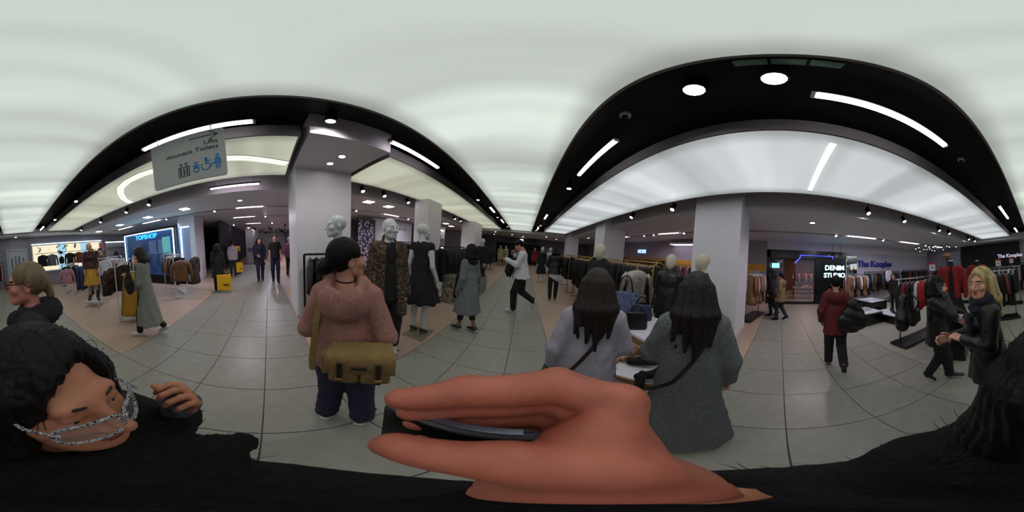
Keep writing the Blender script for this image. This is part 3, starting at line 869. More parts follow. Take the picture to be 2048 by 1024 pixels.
def figure(name, label, cat, loc, face, h, J=None, head=(0, 0), skin='light', hair=None, hairm='black', top=None, bottom=None, shoes=None,
           hands=(.5, .5), res=.016, hres=.007, male=False, plain=0, body_mat=None, group=None, hand_up=None, feet=True, bare=False):
    """builds a posed figure; joints are given for a 1.70 m figure that faces +y with its right side on +x"""
    S = h / 1.70; j = {k: V3(*v) for k, v in JN.items()}
    for k, v in (J or {}).items(): j[k] = V3(*v)
    t = thing(name, label, cat, loc, rzf(*face), group)
    fx = ((0, 1, 0), .68)
    lo = np.min(list(j.values()), 0) - .25; hi = np.max(list(j.values()), 0) + .25; lo[2] = max(lo[2], -.03)
    bres = max(res, .02)
    F = Field(lo, hi, bres)
    def torso(F, e=0.0):
        F.cone(j['pel'], j['wai'], .125 + e, .108 + e, .05, fx); F.cone(j['wai'], j['che'], .11 + e, .128 + e, .05, fx)
        F.cone(j['shL'] + V3(.035, 0, -.012), j['shR'] - V3(.035, 0, .012), .046 + e * .5, None, .05)
        F.cone(j['nek'] + V3(0, 0, -.03), j['nek'], .075 + e * .6, .058 + e * .3, .05)
    torso(F)
    if not male and not plain:
        for s in (-1, 1): F.ell(j['che'] + V3(s * .065, .075, -.02), (.055, .05, .055), .03)
    F.cone(j['nek'], j['hed'] + V3(0, -.02, -.06), .055 if male else .047, .046, .02)
    for s in 'LR':
        F.cone(j['sh' + s], j['el' + s], .044, .036, .025); F.cone(j['el' + s], j['wr' + s], .038, .027, .015)
        F.cone(j['hi' + s], j['kn' + s], .078, .052, .03); F.cone(j['kn' + s], j['an' + s], .052, .036, .015)
        m_ = j['kn' + s] * .65 + j['an' + s] * .35
        if not (bottom and bottom.get('name', 'trousers') == 'trousers'): F.ell(m_ + V3(0, -.012, 0), (.045, .05, .1), .03)
        F.cone(j['an' + s], j['to' + s], .036, .026, .02)
    v, q = F.mesh(); parts = [(v, q, 0)]
    Rh = rot_ypr(*head)
    hv, hq, hm = head_parts(hres, male, plain)
    hv = hv @ Rh.T + j['hed']; parts.append((hv, hq, hm))
    hr = max(hres * .8, .0045)
    for i, s in enumerate('LR'):
        d = j['wr' + s] - j['el' + s]; up = (hand_up or {}).get(s)
        if up is None: up = V3(-1 if s == 'L' else 1, 0, 0)
        Fr = frame_from(d, up)
        a, b = hand_field(hr, hands[i], .05, .7, s == 'L').mesh()
        parts.append((a @ Fr.T + j['wr' + s], b, 0))
    me = np_mesh([(a * S, b, c) for a, b, c in parts], 'body')
    bm = body_mat if body_mat else skin_mats(skin)
    body = obj('body', me, bm, t)
    if not plain and hres < .0095:
        for s in (-1, 1):
            e = (Rh @ V3(s * .031, .0755, -.001) + j['hed']) * S
            mb = MB().lathe([(.0001, -.0122), (.006, -.0106), (.0106, -.006), (.0122, 0), (.0106, .006), (.006, .0106), (.0001, .0122)], 12)
            eo = obj('eye', mb, M_eyew, t, tuple(e), smooth=True); eo.scale = (S, S, S)
            ir = obj('iris', MB().lathe([(.0001, .0042), (.003, .0036), (.0056, .001), (.0056, -.002)], 12), M_iris, eo, smooth=True)
            dr = Vector(tuple(Rh @ V3(0, 1, 0))); eo.rotation_euler = dr.to_track_quat('Z', 'Y').to_euler(); ir.location = (0, 0, .0085)
    if hair:
        a, b = hair_parts(hair, max(hres, .006)); a = a @ Rh.T + j['hed']
        obj('hair', np_mesh([(a * S, b, 0)], 'hair'), M_hair[hairm], t)
    # ---- clothes
    if bottom:
        F = Field(lo, hi, res); e = bottom.get('e', .016); nm = bottom.get('name', 'trousers')
        if nm == 'trousers':
            F.cone(j['pel'] + V3(0, 0, .1), j['pel'] - V3(0, 0, .03), .115 + e, .125 + e, .04, ((0, 1, 0), .74))
            for s in 'LR':
                an = j['kn' + s] + (j['an' + s] - j['kn' + s]) * bottom.get('to', .97)
                F.cone(j['hi' + s], j['kn' + s], .084 + e, .056 + e, .03); F.cone(j['kn' + s], an, .056 + e, bottom.get('ankle', .042) + e, .02)
            F.disp(lambda P: .0022 * np.sin(P[..., 2] * 37 + 6 * np.sin(P[..., 0] * 27) + 5 * np.sin(P[..., 1] * 23)))
        else:
            hz = bottom.get('hem', .5); fl = bottom.get('flare', .2); c = (j['knL'] + j['knR']) / 2
            F.cone(j['pel'] + V3(0, 0, .12), V3(c[0] * .5, c[1] * .3, hz), .118 + e, fl, .03, ((0, 1, 0), .8)); F.cut((0, 0, hz), (0, 0, -1)); F.cut((0, 0, j['pel'][2] + .13), (0, 0, 1))
            pl = bottom.get('pleats', 22)
            F.disp(lambda P: .010 * np.sin(np.arctan2(P[..., 0], P[..., 1]) * pl) * np.clip((j['pel'][2] + .1 - P[..., 2]) * 3, 0, 1))
        a, b = F.mesh(); obj(nm, np_mesh([(a * S, b, 0)], nm), bottom['m'], t)
    if top:
        e = top.get('e', .022); nm = top.get('name', 'jacket'); hz = top.get('hem', .86)
        l2 = lo.copy(); h2 = hi.copy(); l2[2] = hz - .05; h2[2] = min(hi[2], j['nek'][2] + .2)
        fl = top.get('flare', .178 + e); l2[:2] = np.minimum(l2[:2], -fl - .05); h2[:2] = np.maximum(h2[:2], fl + .05)
        F = Field(l2, h2, res)
        torso(F, e)
        if not male and not plain:
            for s in (-1, 1): F.ell(j['che'] + V3(s * .06, .07 + e, -.02), (.06, .045, .06), .04)
        hc = top.get('hc', (0, 0))
        F.cone(j['wai'], V3(hc[0], hc[1], hz), .115 + e, fl, .05, ((0, 1, 0), top.get('depth', .8)))
        if hz > .55: pass
        sl = top.get('sleeve', 1.0)
        if sl > 0:
            for s in 'LR':
                A, B_, C = j['sh' + s], j['el' + s], j['wr' + s]; w_ = top.get('cuff', .034) + e * .5
                if sl >= 1: F.cone(A, B_, .047 + e * .6, .041 + e * .7, .03); F.cone(B_, B_ + (C - B_) * min(1, sl - .03), .041 + e * .7, w_, .02)
                else: F.cone(A, A + (B_ - A) * sl, .047 + e * .6, .046 + e * .9, .03)
        if top.get('collar'):
            F.cone(j['nek'] + V3(0, -.015, .0), j['nek'] + V3(0, -.02, .05), .072 + e, .07 + e, .02)
            F.cone(j['nek'] + V3(0, .01, .045), j['nek'] + V3(0, .01, .14), .056, .06, .01, None, True)
        if top.get('hood'):
            F.ell(j['nek'] + V3(0, -.1, -.06), (.13, .07, .1), .04); F.cone(j['nek'] + V3(-.09, .02, .03), j['nek'] + V3(-.05, -.1, -.02), .045, .06, .03); F.cone(j['nek'] + V3(.09, .02, .03), j['nek'] + V3(.05, -.1, -.02), .045, .06, .03)
            F.ell(j['nek'] + V3(0, -.06, .06), (.075, .07, .09), .02, None, True)
        if top.get('open'):
            wv = top['open']
            F.cone(j['nek'] + V3(0, .16, -.02), V3(hc[0], hc[1] + .2, hz - .1), wv, wv * 1.3, .02, ((0, 1, 0), 2.2), True)
        F.cone(j['nek'] + V3(0, .005, .03), j['nek'] + V3(0, .02, .2), .056, .075, .012, None, True)
        F.cut((0, 0, hz), (0, 0, -1))
        am = top.get('folds', .0035)
        def fold(P):
            a = np.arctan2(P[..., 0], P[..., 1])
            return am * (np.sin(P[..., 2] * 42 + 4 * np.sin(P[..., 0] * 21) + 3 * np.sin(P[..., 1] * 17)) * .6 + np.sin(a * 9 + 2 * np.sin(P[..., 2] * 5)) * np.clip((1.15 - P[..., 2]) * 2.5, 0, 1.6))
        F.disp(fold)
        a, b = F.mesh(); obj(nm, np_mesh([(a * S, b, 0)], nm), top['m'], t)
    if shoes:
        for s in 'LR':
            (a, b), (c, d) = shoe_mesh(max(.008, res * .6), j['an' + s], j['to' + s], shoes.get('kind', 'shoe'))
            o = obj(shoes.get('name', 'shoe'), np_mesh([(a * S, b, 0)], 'shoe'), shoes['m'], t)
            if len(c): obj('heel' if shoes.get('kind') == 'heel' else 'sole', np_mesh([(c * S, d, 0)], 'sole'), shoes.get('sole', shoes['m']), o)
    t['scale_h'] = S
    return t
# ------------------------------------------------------------------ fabrics
def pattern_mat(name, base, spots, scale=30, thr=.35, third=None):
    m = bpy.data.materials.new(name); m.use_nodes = True
    nt = m.node_tree; b = nt.nodes['Principled BSDF']; b.inputs['Roughness'].default_value = .8
    tc = nt.nodes.new('ShaderNodeTexCoord'); v = nt.nodes.new('ShaderNodeTexVoronoi'); v.inputs['Scale'].default_value = scale
    nz = nt.nodes.new('ShaderNodeTexNoise'); nz.inputs['Scale'].default_value = scale * .6
    ad = nt.nodes.new('ShaderNodeMix'); ad.data_type = 'RGBA'; ad.inputs[0].default_value = .12
    nt.links.new(tc.outputs['Object'], ad.inputs[6]); nt.links.new(nz.outputs['Color'], ad.inputs[7]); nt.links.new(tc.outputs['Object'], nz.inputs['Vector'])
    nt.links.new(ad.outputs[2], v.inputs['Vector'])
    r = nt.nodes.new('ShaderNodeValToRGB'); r.color_ramp.interpolation = 'CONSTANT'
    r.color_ramp.elements[0].color = (*lin(third or base), 1); r.color_ramp.elements[1].position = thr; r.color_ramp.elements[1].color = (*lin(spots), 1)
    e = r.color_ramp.elements.new(thr + .2); e.color = (*lin(base), 1)
    nt.links.new(v.outputs['Distance'], r.inputs['Fac']); nt.links.new(r.outputs['Color'], b.inputs['Base Color'])
    return m
M_blk = mat('cloth_black', (19, 18, 20), .85, noise=.35, nscale=9, bump=.25, bscale=50)
M_blk2 = mat('cloth_charcoal', (36, 35, 39), .85, noise=.3, nscale=9, bump=.25, bscale=60)
M_navy = mat('cloth_navy', (26, 30, 50), .85, noise=.2, nscale=9, bump=.2)
M_leather = mat('black_leather', (16, 16, 18), .38, noise=.3, nscale=12, bump=.3, bscale=30)
M_red = mat('cloth_red', (140, 22, 28), .8, noise=.2, nscale=12, bump=.2)
M_brightred = mat('cloth_bright_red', (178, 26, 34), .7, noise=.15)
M_wht = mat('cloth_white', (206, 204, 208), .75, noise=.05, bump=.2)
M_camel = mat('cloth_camel', (142, 104, 78), .85, noise=.15, bump=.25)
M_brown = mat('cloth_brown', (112, 80, 52), .9, noise=.35, nscale=30, bump=.5, bscale=60)
M_rust = mat('cloth_rust', (120, 62, 48), .85, noise=.2)
M_pink = mat('cloth_dusty_pink', (178, 126, 132), .85, noise=.15, nscale=20, bump=.3)
M_peach = mat('cloth_peach', (196, 132, 112), .8, noise=.15)
M_mustard = mat('pleated_mustard', (196, 150, 40), .62, noise=.2, nscale=14, stretch=(1, 1, .15))
M_denim = mat('denim', (52, 66, 96), .85, noise=.25, nscale=24, bump=.2)
M_greyb = mat('cloth_grey_blue', (110, 118, 128), .85, noise=.1)
M_beige = mat('cloth_beige', (182, 168, 128), .85, noise=.08)
M_leo = pattern_mat('leopard_print', (24, 20, 18), (150, 124, 92), 46, .2, (40, 32, 26))
M_floral = pattern_mat('dark_floral', (30, 24, 24), (124, 58, 44), 26, .16, (92, 82, 56))
M_sequin = pattern_mat('black_sequin', (22, 22, 24), (150, 140, 116), 70, .12)
M_silver = mat('silver_lame', (168, 164, 156), .3, metal=.85, noise=.2, nscale=25, bump=.6, bscale=40)

def garment_mesh(kind, seed):
    rnd = random.Random(seed); mb = MB(); n = 20
    P = {'jacket': (.21, .66, .055, .21), 'coat': (.21, 1.02, .06, .25), 'shirt': (.2, .72, .04, .2), 'dress': (.17, .95, .05, .24), 'knit': (.2, .6, .05, .21)}
    ph = rnd.random() * 6
    if kind in P:
        sh, L, dp, hem = P[kind]
        zs = [-.085, -.1, -.135, -.2, -.32, -L * .5, -L * .7, -L * .88, -L]
        ws = [.055, .11, sh, sh * .98, sh * .9, sh * .86, (sh * .86 + hem) / 2, hem * .97, hem]
        rings = []
        for i, (z, w_) in enumerate(zip(zs, ws)):
            t = max(0, (-z - .2) / L); r = []
            for k in range(n):
                a = 2 * math.pi * k / n; c, s = math.cos(a), math.sin(a)
                x = w_ * math.copysign(abs(c) ** .7, c); y = dp * (.5 + .7 * min(1, i / 4)) * math.copysign(abs(s) ** .8, s)
                y += .016 * t * math.sin(a * 5 + ph); x += .01 * t * math.sin(a * 3 + ph)
                zz = z + (.012 * math.sin(a * 2 + ph) if i == len(zs) - 1 else 0)
                r.append((x, y, zz))
            rings.append(r)
        mb.loft(rings, True)
        if kind != 'dress':
            for s in (-1, 1):
                o = rnd.uniform(-.02, .03)
                mb.tube([(s * (sh - .03), 0, -.14), (s * (sh + .02), .005, -.22), (s * (sh + .045 + o), .015, -.42), (s * (sh + .05 + o), .03, -.66 if kind != 'knit' else -.6)], [.05, .056, .05, .042], 8)
        if kind in ('jacket', 'coat'):
            for s in (-1, 1):
                mb.add([(s * .03, -dp * .55, -.09), (s * .085, -dp * .75, -.12), (s * .075, -dp * 1.25, -.26), (s * .012, -dp * 1.32, -.34)], [(0, 1, 2, 3), (3, 2, 1, 0)])
    elif kind == 'skirt':
        L = .85; n = 36; rings = []
        for i in range(7):
            u = i / 6; w_ = .15 + .1 * u; d = .05 + .06 * u
            r = []
            for k in range(n):
                a = 2 * math.pi * k / n; f = 1 + (.1 * u + .015) * (1 if k % 2 else -1)
                r.append((w_ * math.cos(a) * f, d * math.sin(a) * f, -.1 - L * u))
            rings.append(r)
        mb.loft(rings, True)
    elif kind == 'trousers':
        for s in (-1, 1):
            rings = []
            for i in range(5):
                u = i / 4
                rings.append([(s * (.07 + .02 * u) + (.075 - .02 * u) * math.cos(2 * math.pi * k / 12), (.045 - .012 * u) * math.sin(2 * math.pi * k / 12) + .01 * math.sin(3 * u + ph), -.1 - .95 * u) for k in range(12)])
            mb.loft(rings, True)
    return mb.mesh('garment_' + kind, True)
GM = {}
def gmesh(kind, v):
    if (kind, v) not in GM:
        me = garment_mesh(kind, v * 17 + len(kind)); me.materials.append(M_blk); GM[(kind, v)] = me
    return GM[(kind, v)]
hg = MB()
hg.tube([(0, .0, -.015), (0, .018, .008), (0, .004, .026), (0, -.014, .01), (0, 0, -.03), (0, 0, -.075)], .0035, 6)
for s in (-1, 1): hg.tube([(0, 0, -.075), (s * .09, 0, -.095), (s * .195, 0, -.135)], [.009, .01, .008], 6)
HANGER = hg.mesh('hanger', True)
HANGER.materials.append(M_dark)
M_hwood = mat('hanger_wood', (176, 140, 92), .5)
def garment(kind, m, loc, rz, label, group=None, hang=None, s=1.0, cat=None, vname=None):
    o = obj(vname or {'knit': 'jumper'}.get(kind, kind), gmesh(kind, random.randrange(4)), None, None, loc, rz)
    o.material_slots[0].link = 'OBJECT'; o.material_slots[0].material = m
    o.scale = (s, s, s)
    tag(o, label, cat or {'knit': 'jumper'}.get(kind, kind), group)
    h = obj('hanger', HANGER, None, o)
    if hang is not None:
        h.material_slots[0].link = 'OBJECT'; h.material_slots[0].material = hang
    return o

def rack(label, loc, rz, L, H, style, group=None):
    """clothes rail; the hanging bar runs along local x at height H"""
    t = thing('clothes_rail', label, 'clothes rail', loc, rz, group)
    if style == 'white':
        r, m = .014, M_whitemetal
        for sx in (-1, 1):
            for sy in (-1, 1): obj('post', bx((sx * L / 2, sy * .2, H / 2 + .01), (.026, .026, H), .003), m, t)
            obj('end_bar', bx((sx * L / 2, 0, H), (.024, .4, .024), .003), m, t); obj('foot_bar', bx((sx * L / 2, 0, .03), (.024, .4, .024), .003), m, t)
        for sy in (-1, 1): obj('floor_bar', bx((0, sy * .2, .03), (L, .024, .024), .003), m, t)
        obj('top_bar', bx((0, 0, H), (L, .028, .028), .003), m, t)
    elif style == 'black':
        for sx in (-1, 1):
            obj('post', bx((sx * L / 2, 0, H / 2), (.04, .04, H), .004), M_dark, t); obj('foot_bar', bx((sx * L / 2, 0, .02), (.04, .5, .04), .004), M_dark, t)
        obj('top_bar', bx((0, 0, H), (L, .035, .035), .004), M_dark, t)
    elif style == 'gold':
        for sx in (-1, 1):
            for sy in (-1, 1): obj('post', MB().tube([(sx * L / 2, sy * .14, 0), (sx * L / 2, sy * .14, H * .97), (sx * L / 2, 0, H + .02)], .013, 8), M_brass, t, smooth=True)
            obj('foot_bar', MB().tube([(sx * L / 2, -.2, .015), (sx * L / 2, .2, .015)], .014, 8), M_brass, t, smooth=True)
        obj('top_bar', MB().tube([(-L / 2, 0, H), (L / 2, 0, H)], .015, 8), M_brass, t, smooth=True)
        obj('side_bar', MB().tube([(-L / 2, .14, H * .9), (L / 2, .14, H * .9)], .012, 8), M_brass, t, smooth=True)
    else:  # chrome posts on a black base plate
        obj('base_plate', bx((0, 0, .03), (L + .16, .42, .06), .006), M_black, t)
        for sx in (-1, 1): obj('post', MB().tube([(sx * L / 2, 0, .05), (sx * L / 2, 0, H)], .016, 8), M_steel, t, smooth=True)
        obj('top_bar', MB().tube([(-L / 2 - .08, 0, H), (L / 2 + .08, 0, H)], .014, 8), M_steel, t, smooth=True)
    return t
CNAME = {'cloth_black': 'black', 'cloth_charcoal': 'charcoal', 'cloth_navy': 'navy', 'black_leather': 'black leather', 'cloth_red': 'dark red', 'cloth_bright_red': 'bright red', 'cloth_white': 'white', 'cloth_camel': 'camel', 'cloth_brown': 'brown',
         'cloth_rust': 'rust', 'cloth_dusty_pink': 'dusty pink', 'cloth_peach': 'peach', 'pleated_mustard': 'mustard', 'denim': 'denim', 'cloth_grey_blue': 'grey blue', 'leopard_print': 'leopard print', 'dark_floral': 'dark floral', 'black_sequin': 'black sequinned'}
NTH = ('first', 'second', 'third', 'fourth', 'fifth', 'sixth', 'seventh', 'eighth', 'ninth', 'tenth', 'eleventh', 'twelfth', 'thirteenth')
WHERE = (' on ', ' behind ', ' under ', ' before ', ' past ', ' above ', ' beside ', ' near ', ' inside ', ' just ', ' deep ', ' at ', ' close ', ' between ', ' by ', ' hanging ')
def fill(loc, rz, L, H, n, picks, label, group, hang=None, cat='garment', s=1.0):
    """hangs n garments side by side from a bar; picks is a list of (kind, material) drawn in turn"""
    c, sn = math.cos(rz), math.sin(rz)
    where = label[min(label.index(q) for q in WHERE if q in label):]
    us = [-L / 2 + .06 + (L - .12) * (i + .5) / n for i in range(n)]
    if math.hypot(loc[0] + c * us[0], loc[1] + sn * us[0]) > math.hypot(loc[0] + c * us[-1], loc[1] + sn * us[-1]): us.reverse()
    seq = [picks[i % len(picks)] for i in range(n)]; seen = {}
    for i, (k, m) in enumerate(seq):
        u = us[i] + random.uniform(-.008, .008); seen[(k, m.name)] = seen.get((k, m.name), 0) + 1
        nm = CNAME.get(m.name, 'dark') + ' ' + {'knit': 'jumper'}.get(k, k)
        many = sum(1 for q in seq if q[0] == k and q[1] is m) > 1
        lb = (NTH[seen[(k, m.name)] - 1] + ' ' if many else '') + nm + where
        # garments face along the bar
        garment(k, m, (loc[0] + c * u, loc[1] + sn * u, H + .012 + loc[2]), rz + math.pi / 2 + random.uniform(-.18, .18), lb, group, hang, s * random.uniform(.95, 1.03))
random.seed(11)
H2 = math.pi / 2
def railset(label, p0, p1, H, style, n, picks, glabel, ggroup, hang=None, cat='garment', s=1.0, rgroup=None, z=0.0):
    dx, dy = p1[0] - p0[0], p1[1] - p0[1]; L = math.hypot(dx, dy); rz = math.atan2(dy, dx)
    c = ((p0[0] + p1[0]) / 2, (p0[1] + p1[1]) / 2, z)
    if style: rack(label, c, rz, L, H, style, rgroup)
    if n: fill(c, rz, L, H, n, picks, glabel, ggroup, hang, cat, s)

# ================================================================== fashion concession across the cross aisle (neon frame)
railset('white rail with mustard skirts at its front end', (-2.2, -2.75), (-3.05, -3.75), 1.38, 'white', 9, [('jacket', M_floral), ('shirt', M_blk2), ('jacket', M_floral)],
        'dark patterned blouse on the rail behind the mustard skirts', 'patterned blouses behind the skirts', M_whitemetal, 'blouse')
fz = rzf(-.66, -.75)
for k in range(3):
    garment('skirt', M_mustard, (-2.27 - .035 * k, -2.6 - .05 * k, 1.24), fz + .08 * (k - 1), ('front', 'middle', 'rear')[k] + ' long pleated mustard skirt beside the woman in the grey green coat', 'mustard skirts on the rail', M_whitemetal, 1.12, 'skirt')
tbar = thing('garment_stand', 'white arm holding the mustard skirts', 'garment stand', (-2.2, -2.72, 0))
obj('arm', MB().tube([(.0, -.03, 1.38), (-.05, .04, 1.33), (-.07, .12, 1.28)], .012, 8), M_whitemetal, tbar, smooth=True)
garment('knit', M_floral, (-2.0, -3.0, 1.36), rzf(-.1, -1) + .6, 'dark floral blouse at the end of the mustard skirt rail', None, M_whitemetal, 1.1, 'blouse', 'blouse')
railset('low white rail with a dusty pink jacket in front', (-2.1, -6.3), (-2.9, -7.4), 1.28, 'white', 8, [('jacket', M_blk), ('shirt', M_blk2), ('jacket', M_navy)],
        'dark jacket on the rail behind the dusty pink jacket', 'dark jackets behind the pink one', M_whitemetal, 'jacket')
garment('jacket', M_pink, (-2.06, -6.15, 1.2), rzf(-.3, -1), 'dusty pink jacket facing out on the low white rail', None, M_whitemetal, 1.0, 'jacket')
for k in range(4): garment('trousers', M_denim, (-2.62 - .16 * k, -6.25 - .13 * k, 1.24), rzf(-.6, -1), NTH[k] + ' pair of blue jeans beside the dusty pink jacket', 'jeans on the low white rail', M_whitemetal, 1.05, 'jeans', 'jeans')
railset('white rail with a brown textured jacket facing out', (-4.25, -2.62), (-5.0, -3.55), 1.36, 'white', 9, [('jacket', M_blk), ('shirt', M_peach), ('jacket', M_sequin)],
        'garment on the rail behind the brown textured jacket', 'garments behind the brown jacket', M_whitemetal)
garment('jacket', M_brown, (-4.12, -2.5, 1.28), rzf(-.86, -.5), 'brown textured jacket facing out near the white pier', None, M_whitemetal, 1.08, 'jacket')
garment('coat', M_sequin, (-4.72, -2.33, 1.34), rzf(-.86, -.5) + .9, 'long patterned garment at the far side of the brown jacket rail', None, M_whitemetal, .95, 'dress')
railset('white rail of peach clothes behind the woman in grey green', (-3.8, -3.9), (-4.7, -4.9), 1.4, 'white', 10, [('shirt', M_peach), ('dress', M_pink), ('shirt', M_wht)],
        'pale peach garment behind the woman in the grey green coat', 'peach garments', M_whitemetal)
railset('white rail of pale tops before the neon frame', (-3.2, -5.2), (-4.4, -5.9), 1.42, 'white', 10, [('shirt', M_wht), ('shirt', M_greyb), ('jacket', M_peach), ('jacket', M_blk)],
        'pale top on the rail before the neon frame', 'pale tops before the neon frame', M_whitemetal, 'top')
# backlit wall
t = thing('backlit_wall_display', 'bright backlit cream wall behind the fashion rails', 'display wall', (-3.5, -9.56, 0))
obj('frame', MB().box((0, 0, 2.47), (4.7, .12, .07)).box((0, 0, .86), (4.7, .12, .06)).box((2.33, 0, 1.67), (.06, .12, 1.7)).box((-2.33, 0, 1.67), (.06, .12, 1.7)), M_whitemetal, t)
M_glow = emit('cream_glow', (252, 240, 206), 1.0); M_glowb = emit('blue_glow', (170, 214, 240), 1.0); M_glowe = emit('edge_glow', (220, 240, 255), 2.2)
obj('glow_strip', bx((0, .065, 2.5), (4.7, .02, .05)), M_glowe, t)
for k in range(9):
    obj('panel', bx((-2.04 + .51 * k, .03, 1.66), (.495, .04, 1.5), .006), M_glowb if k in (2, 5) else M_glow, t)
M_print = mat('print_blue', (90, 140, 180), .6); M_print2 = mat('print_green', (120, 170, 160), .6)
for k, (x, z, w_, h_) in enumerate(((.3, 2.2, .3, .35), (.75, 2.1, .24, .5), (-.4, 2.22, .3, .3), (1.9, 2.0, .18, .6), (-1.3, 2.15, .2, .4))):
    mb = MB()
    for q in range(5): obj('printed_motif', bx((x + random.uniform(-w_, w_) / 2, .056 + .001 * q, z + random.uniform(-h_, h_) / 2), (.05 + .07 * random.random(), .008, .06 + .12 * random.random())), M_print if k % 2 else M_print2, t)
t = thing('wall_rail', 'dark rail fixed before the backlit wall', 'wall rail', (-3.5, -9.3, 0))
obj('bar', MB().tube([(-2.2, 0, 1.92), (2.2, 0, 1.92)], .014, 8), M_dark, t, smooth=True)
for s in (-1, -.33, .33, 1): obj('bracket', MB().tube([(2.15 * s, 0, 1.92), (2.15 * s, -.2, 1.92)], .012, 6), M_dark, t)
for (x, k, m, lb) in ((-1.75, 'jacket', M_blk, 'black jacket on the backlit wall nearest the pale double door'), (-2.3, 'jacket', M_greyb, 'grey blue jacket on the backlit wall'), (-3.4, 'coat', M_blk, 'black coat at the middle of the backlit wall'),
                       (-4.0, 'jacket', M_rust, 'rust jacket on the backlit wall'), (-4.5, 'shirt', M_pink, 'pink shirt on the backlit wall'), (-5.2, 'jacket', M_blk2, 'charcoal jacket at the far end of the backlit wall')):
    garment(k, m, (x, -9.28, 1.93), 0.0, lb, 'clothes on the backlit wall', M_dark, 1.15)
# hat on a stand
t = thing('hat_stand', 'slim stand carrying a black hat before the backlit wall', 'stand', (-2.65, -8.6, 0))
obj('base', MB().lathe([(.0, 0), (.16, 0), (.16, .015), (.02, .03)], 16), M_dark, t, smooth=True); obj('pole', MB().tube([(0, 0, .02), (0, 0, 1.82)], .014, 8), M_dark, t, smooth=True)
obj('bust', MB().lathe([(.02, 1.25), (.12, 1.27), (.15, 1.45), (.13, 1.6), (.05, 1.66)], 16), M_blk, t, smooth=True)
def hat(loc, m, mband, label):
    t = thing('hat', label, 'hat', loc)
    obj('brim', MB().lathe([(.08, .0), (.2, -.012), (.205, -.006), (.08, .012)], 24), m, t, smooth=True)
    obj('crown', MB().lathe([(.09, 0), (.095, .03), (.09, .1), (.07, .125), (.02, .115)], 24), m, t, smooth=True)
    obj('band', MB().lathe([(.0955, .012), (.098, .014), (.097, .038), (.0945, .04)], 24), mband, t, smooth=True)
hat((-2.65, -8.6, 1.82), M_blk, M_blk2, 'black brimmed hat before the backlit wall')
# pale double door in the end wall
d = struct('door_1', MB().box((-.28, -9.585, 1.13), (1.12, .04, 2.26)), mat('door_pale', (176, 188, 194), .45))
for s in (-1, 1):
    lf = obj('door_leaf', bx((-.28 + s * .265, -9.55, 1.1), (.51, .04, 2.16), .006), mat('door_leaf', (186, 198, 204), .4), d)
    obj('pull_handle', bx((-.28 + s * .11, -9.5, 1.35), (.04, .04, 1.1), .008), M_black, lf)
    obj('vision_slot', bx((-.28 + s * .33, -9.528, 1.35), (.05, .006, .9)), M_black, lf)
obj('door_frame', MB().box((-.28, -9.56, 2.29), (1.24, .08, .07)).box((.31, -9.56, 1.13), (.06, .08, 2.26)).box((-.87, -9.56, 1.13), (.06, .08, 2.26)), M_white, d)
downlight(-.28, -9.2, 2.98, 'downlight just above the pale double door', 1.2)
# dark recess with dusty garments right of the door (towards the aisle end)
railset('dark rail with dusty pink garments beside the pale double door', (.55, -8.9), (1.35, -8.9), 1.6, 'black', 7, [('dress', M_pink), ('coat', M_blk), ('dress', M_blk2)], 'dusty garment on the rail beside the pale double door', 'garments beside the double door')
# neon-framed glass unit
M_neon = emit('neon_cyan_white', (190, 236, 255), 7.0); M_neonb = emit('neon_letter_blue', (60, 170, 240), 2.2)
M_glassb = mat('blue_glass', (80, 120, 180), .1, alpha=.34, spec=.6)
t = thing('shop_unit', 'neon framed glass shop unit with blue lettering', 'shop unit', (-5.75, -5.27, 0))
fr = MB()
for y in (-1.6, 1.6): fr.box((0, y, 1.25), (.09, .09, 2.5))
fr.box((0, 0, 2.47), (.09, 3.2, .1)).box((0, 0, .2), (.09, 3.2, .4))
obj('frame', fr, M_dark, t)
nl = MB()
for y in (-1.55, 1.55): nl.box((.06, y, 1.43), (.03, .035, 1.95))
nl.box((.06, 0, 2.41), (.03, 3.13, .035))
obj('neon_tube', nl, M_neon, t)
for k in range(3): obj('pane', bx((0, -1.03 + 1.03 * k, 1.4), (.012, 1.01, 2.0)), M_glassb, t)
letters('TOPSHOP', .3, M_neonb, t, (.085, .02, 2.2), FACE_PX, .012, .006, 1.02)
# second neon post and glass return towards the pier
t = thing('shop_window', 'blue glass return with a second neon post beside the white pier', 'window', (-5.95, -3.5, 0))
obj('neon_tube', bx((.0, 0, 1.4), (.035, .035, 2.1)), M_neon, t); obj('neon_head', bx((-.0, .2, 2.42), (.035, .4, .035)), M_neon, t)
obj('pane', bx((-.05, .1, 1.25), (.012, .6, 2.4)), M_glassb, t); obj('sill', bx((-.03, .1, .06), (.1, .64, .12), .006), M_dark, t)
# what stands inside the unit
M_boxw = mat('poster_white', (190, 200, 214), .6)
for k, (y, z, h_, m, lb) in enumerate(((-6.2, 1.5, 1.1, M_blk2, 'dark framed poster inside the neon unit'), (-5.6, 1.6, 1.0, M_boxw, 'pale panel inside the neon unit beneath the blue lettering'), (-4.9, 1.6, 1.0, M_boxw, 'pale panel inside the neon unit nearest the pier'))):
    t = thing('poster_board', lb, 'panel', (-7.2, y - .6, 0)); obj('panel', bx((0, 0, z), (.06, .5, h_), .01), m, t); obj('stand', bx((0, 0, (z - h_ / 2) / 2), (.04, .06, z - h_ / 2)), M_dark, t); obj('foot', bx((0, 0, .015), (.3, .4, .03), .005), M_dark, t)
t = thing('glow_board', 'turquoise glowing panel inside the neon unit', 'light panel', (-7.0, -5.05, 0)); obj('panel', bx((0, 0, 1.75), (.05, .5, .9), .01), emit('turquoise', (130, 230, 220), 1.0), t); obj('stand', bx((0, 0, .65), (.06, .08, 1.3)), M_dark, t); obj('foot', bx((0, 0, .015), (.3, .4, .03), .005), M_dark, t)
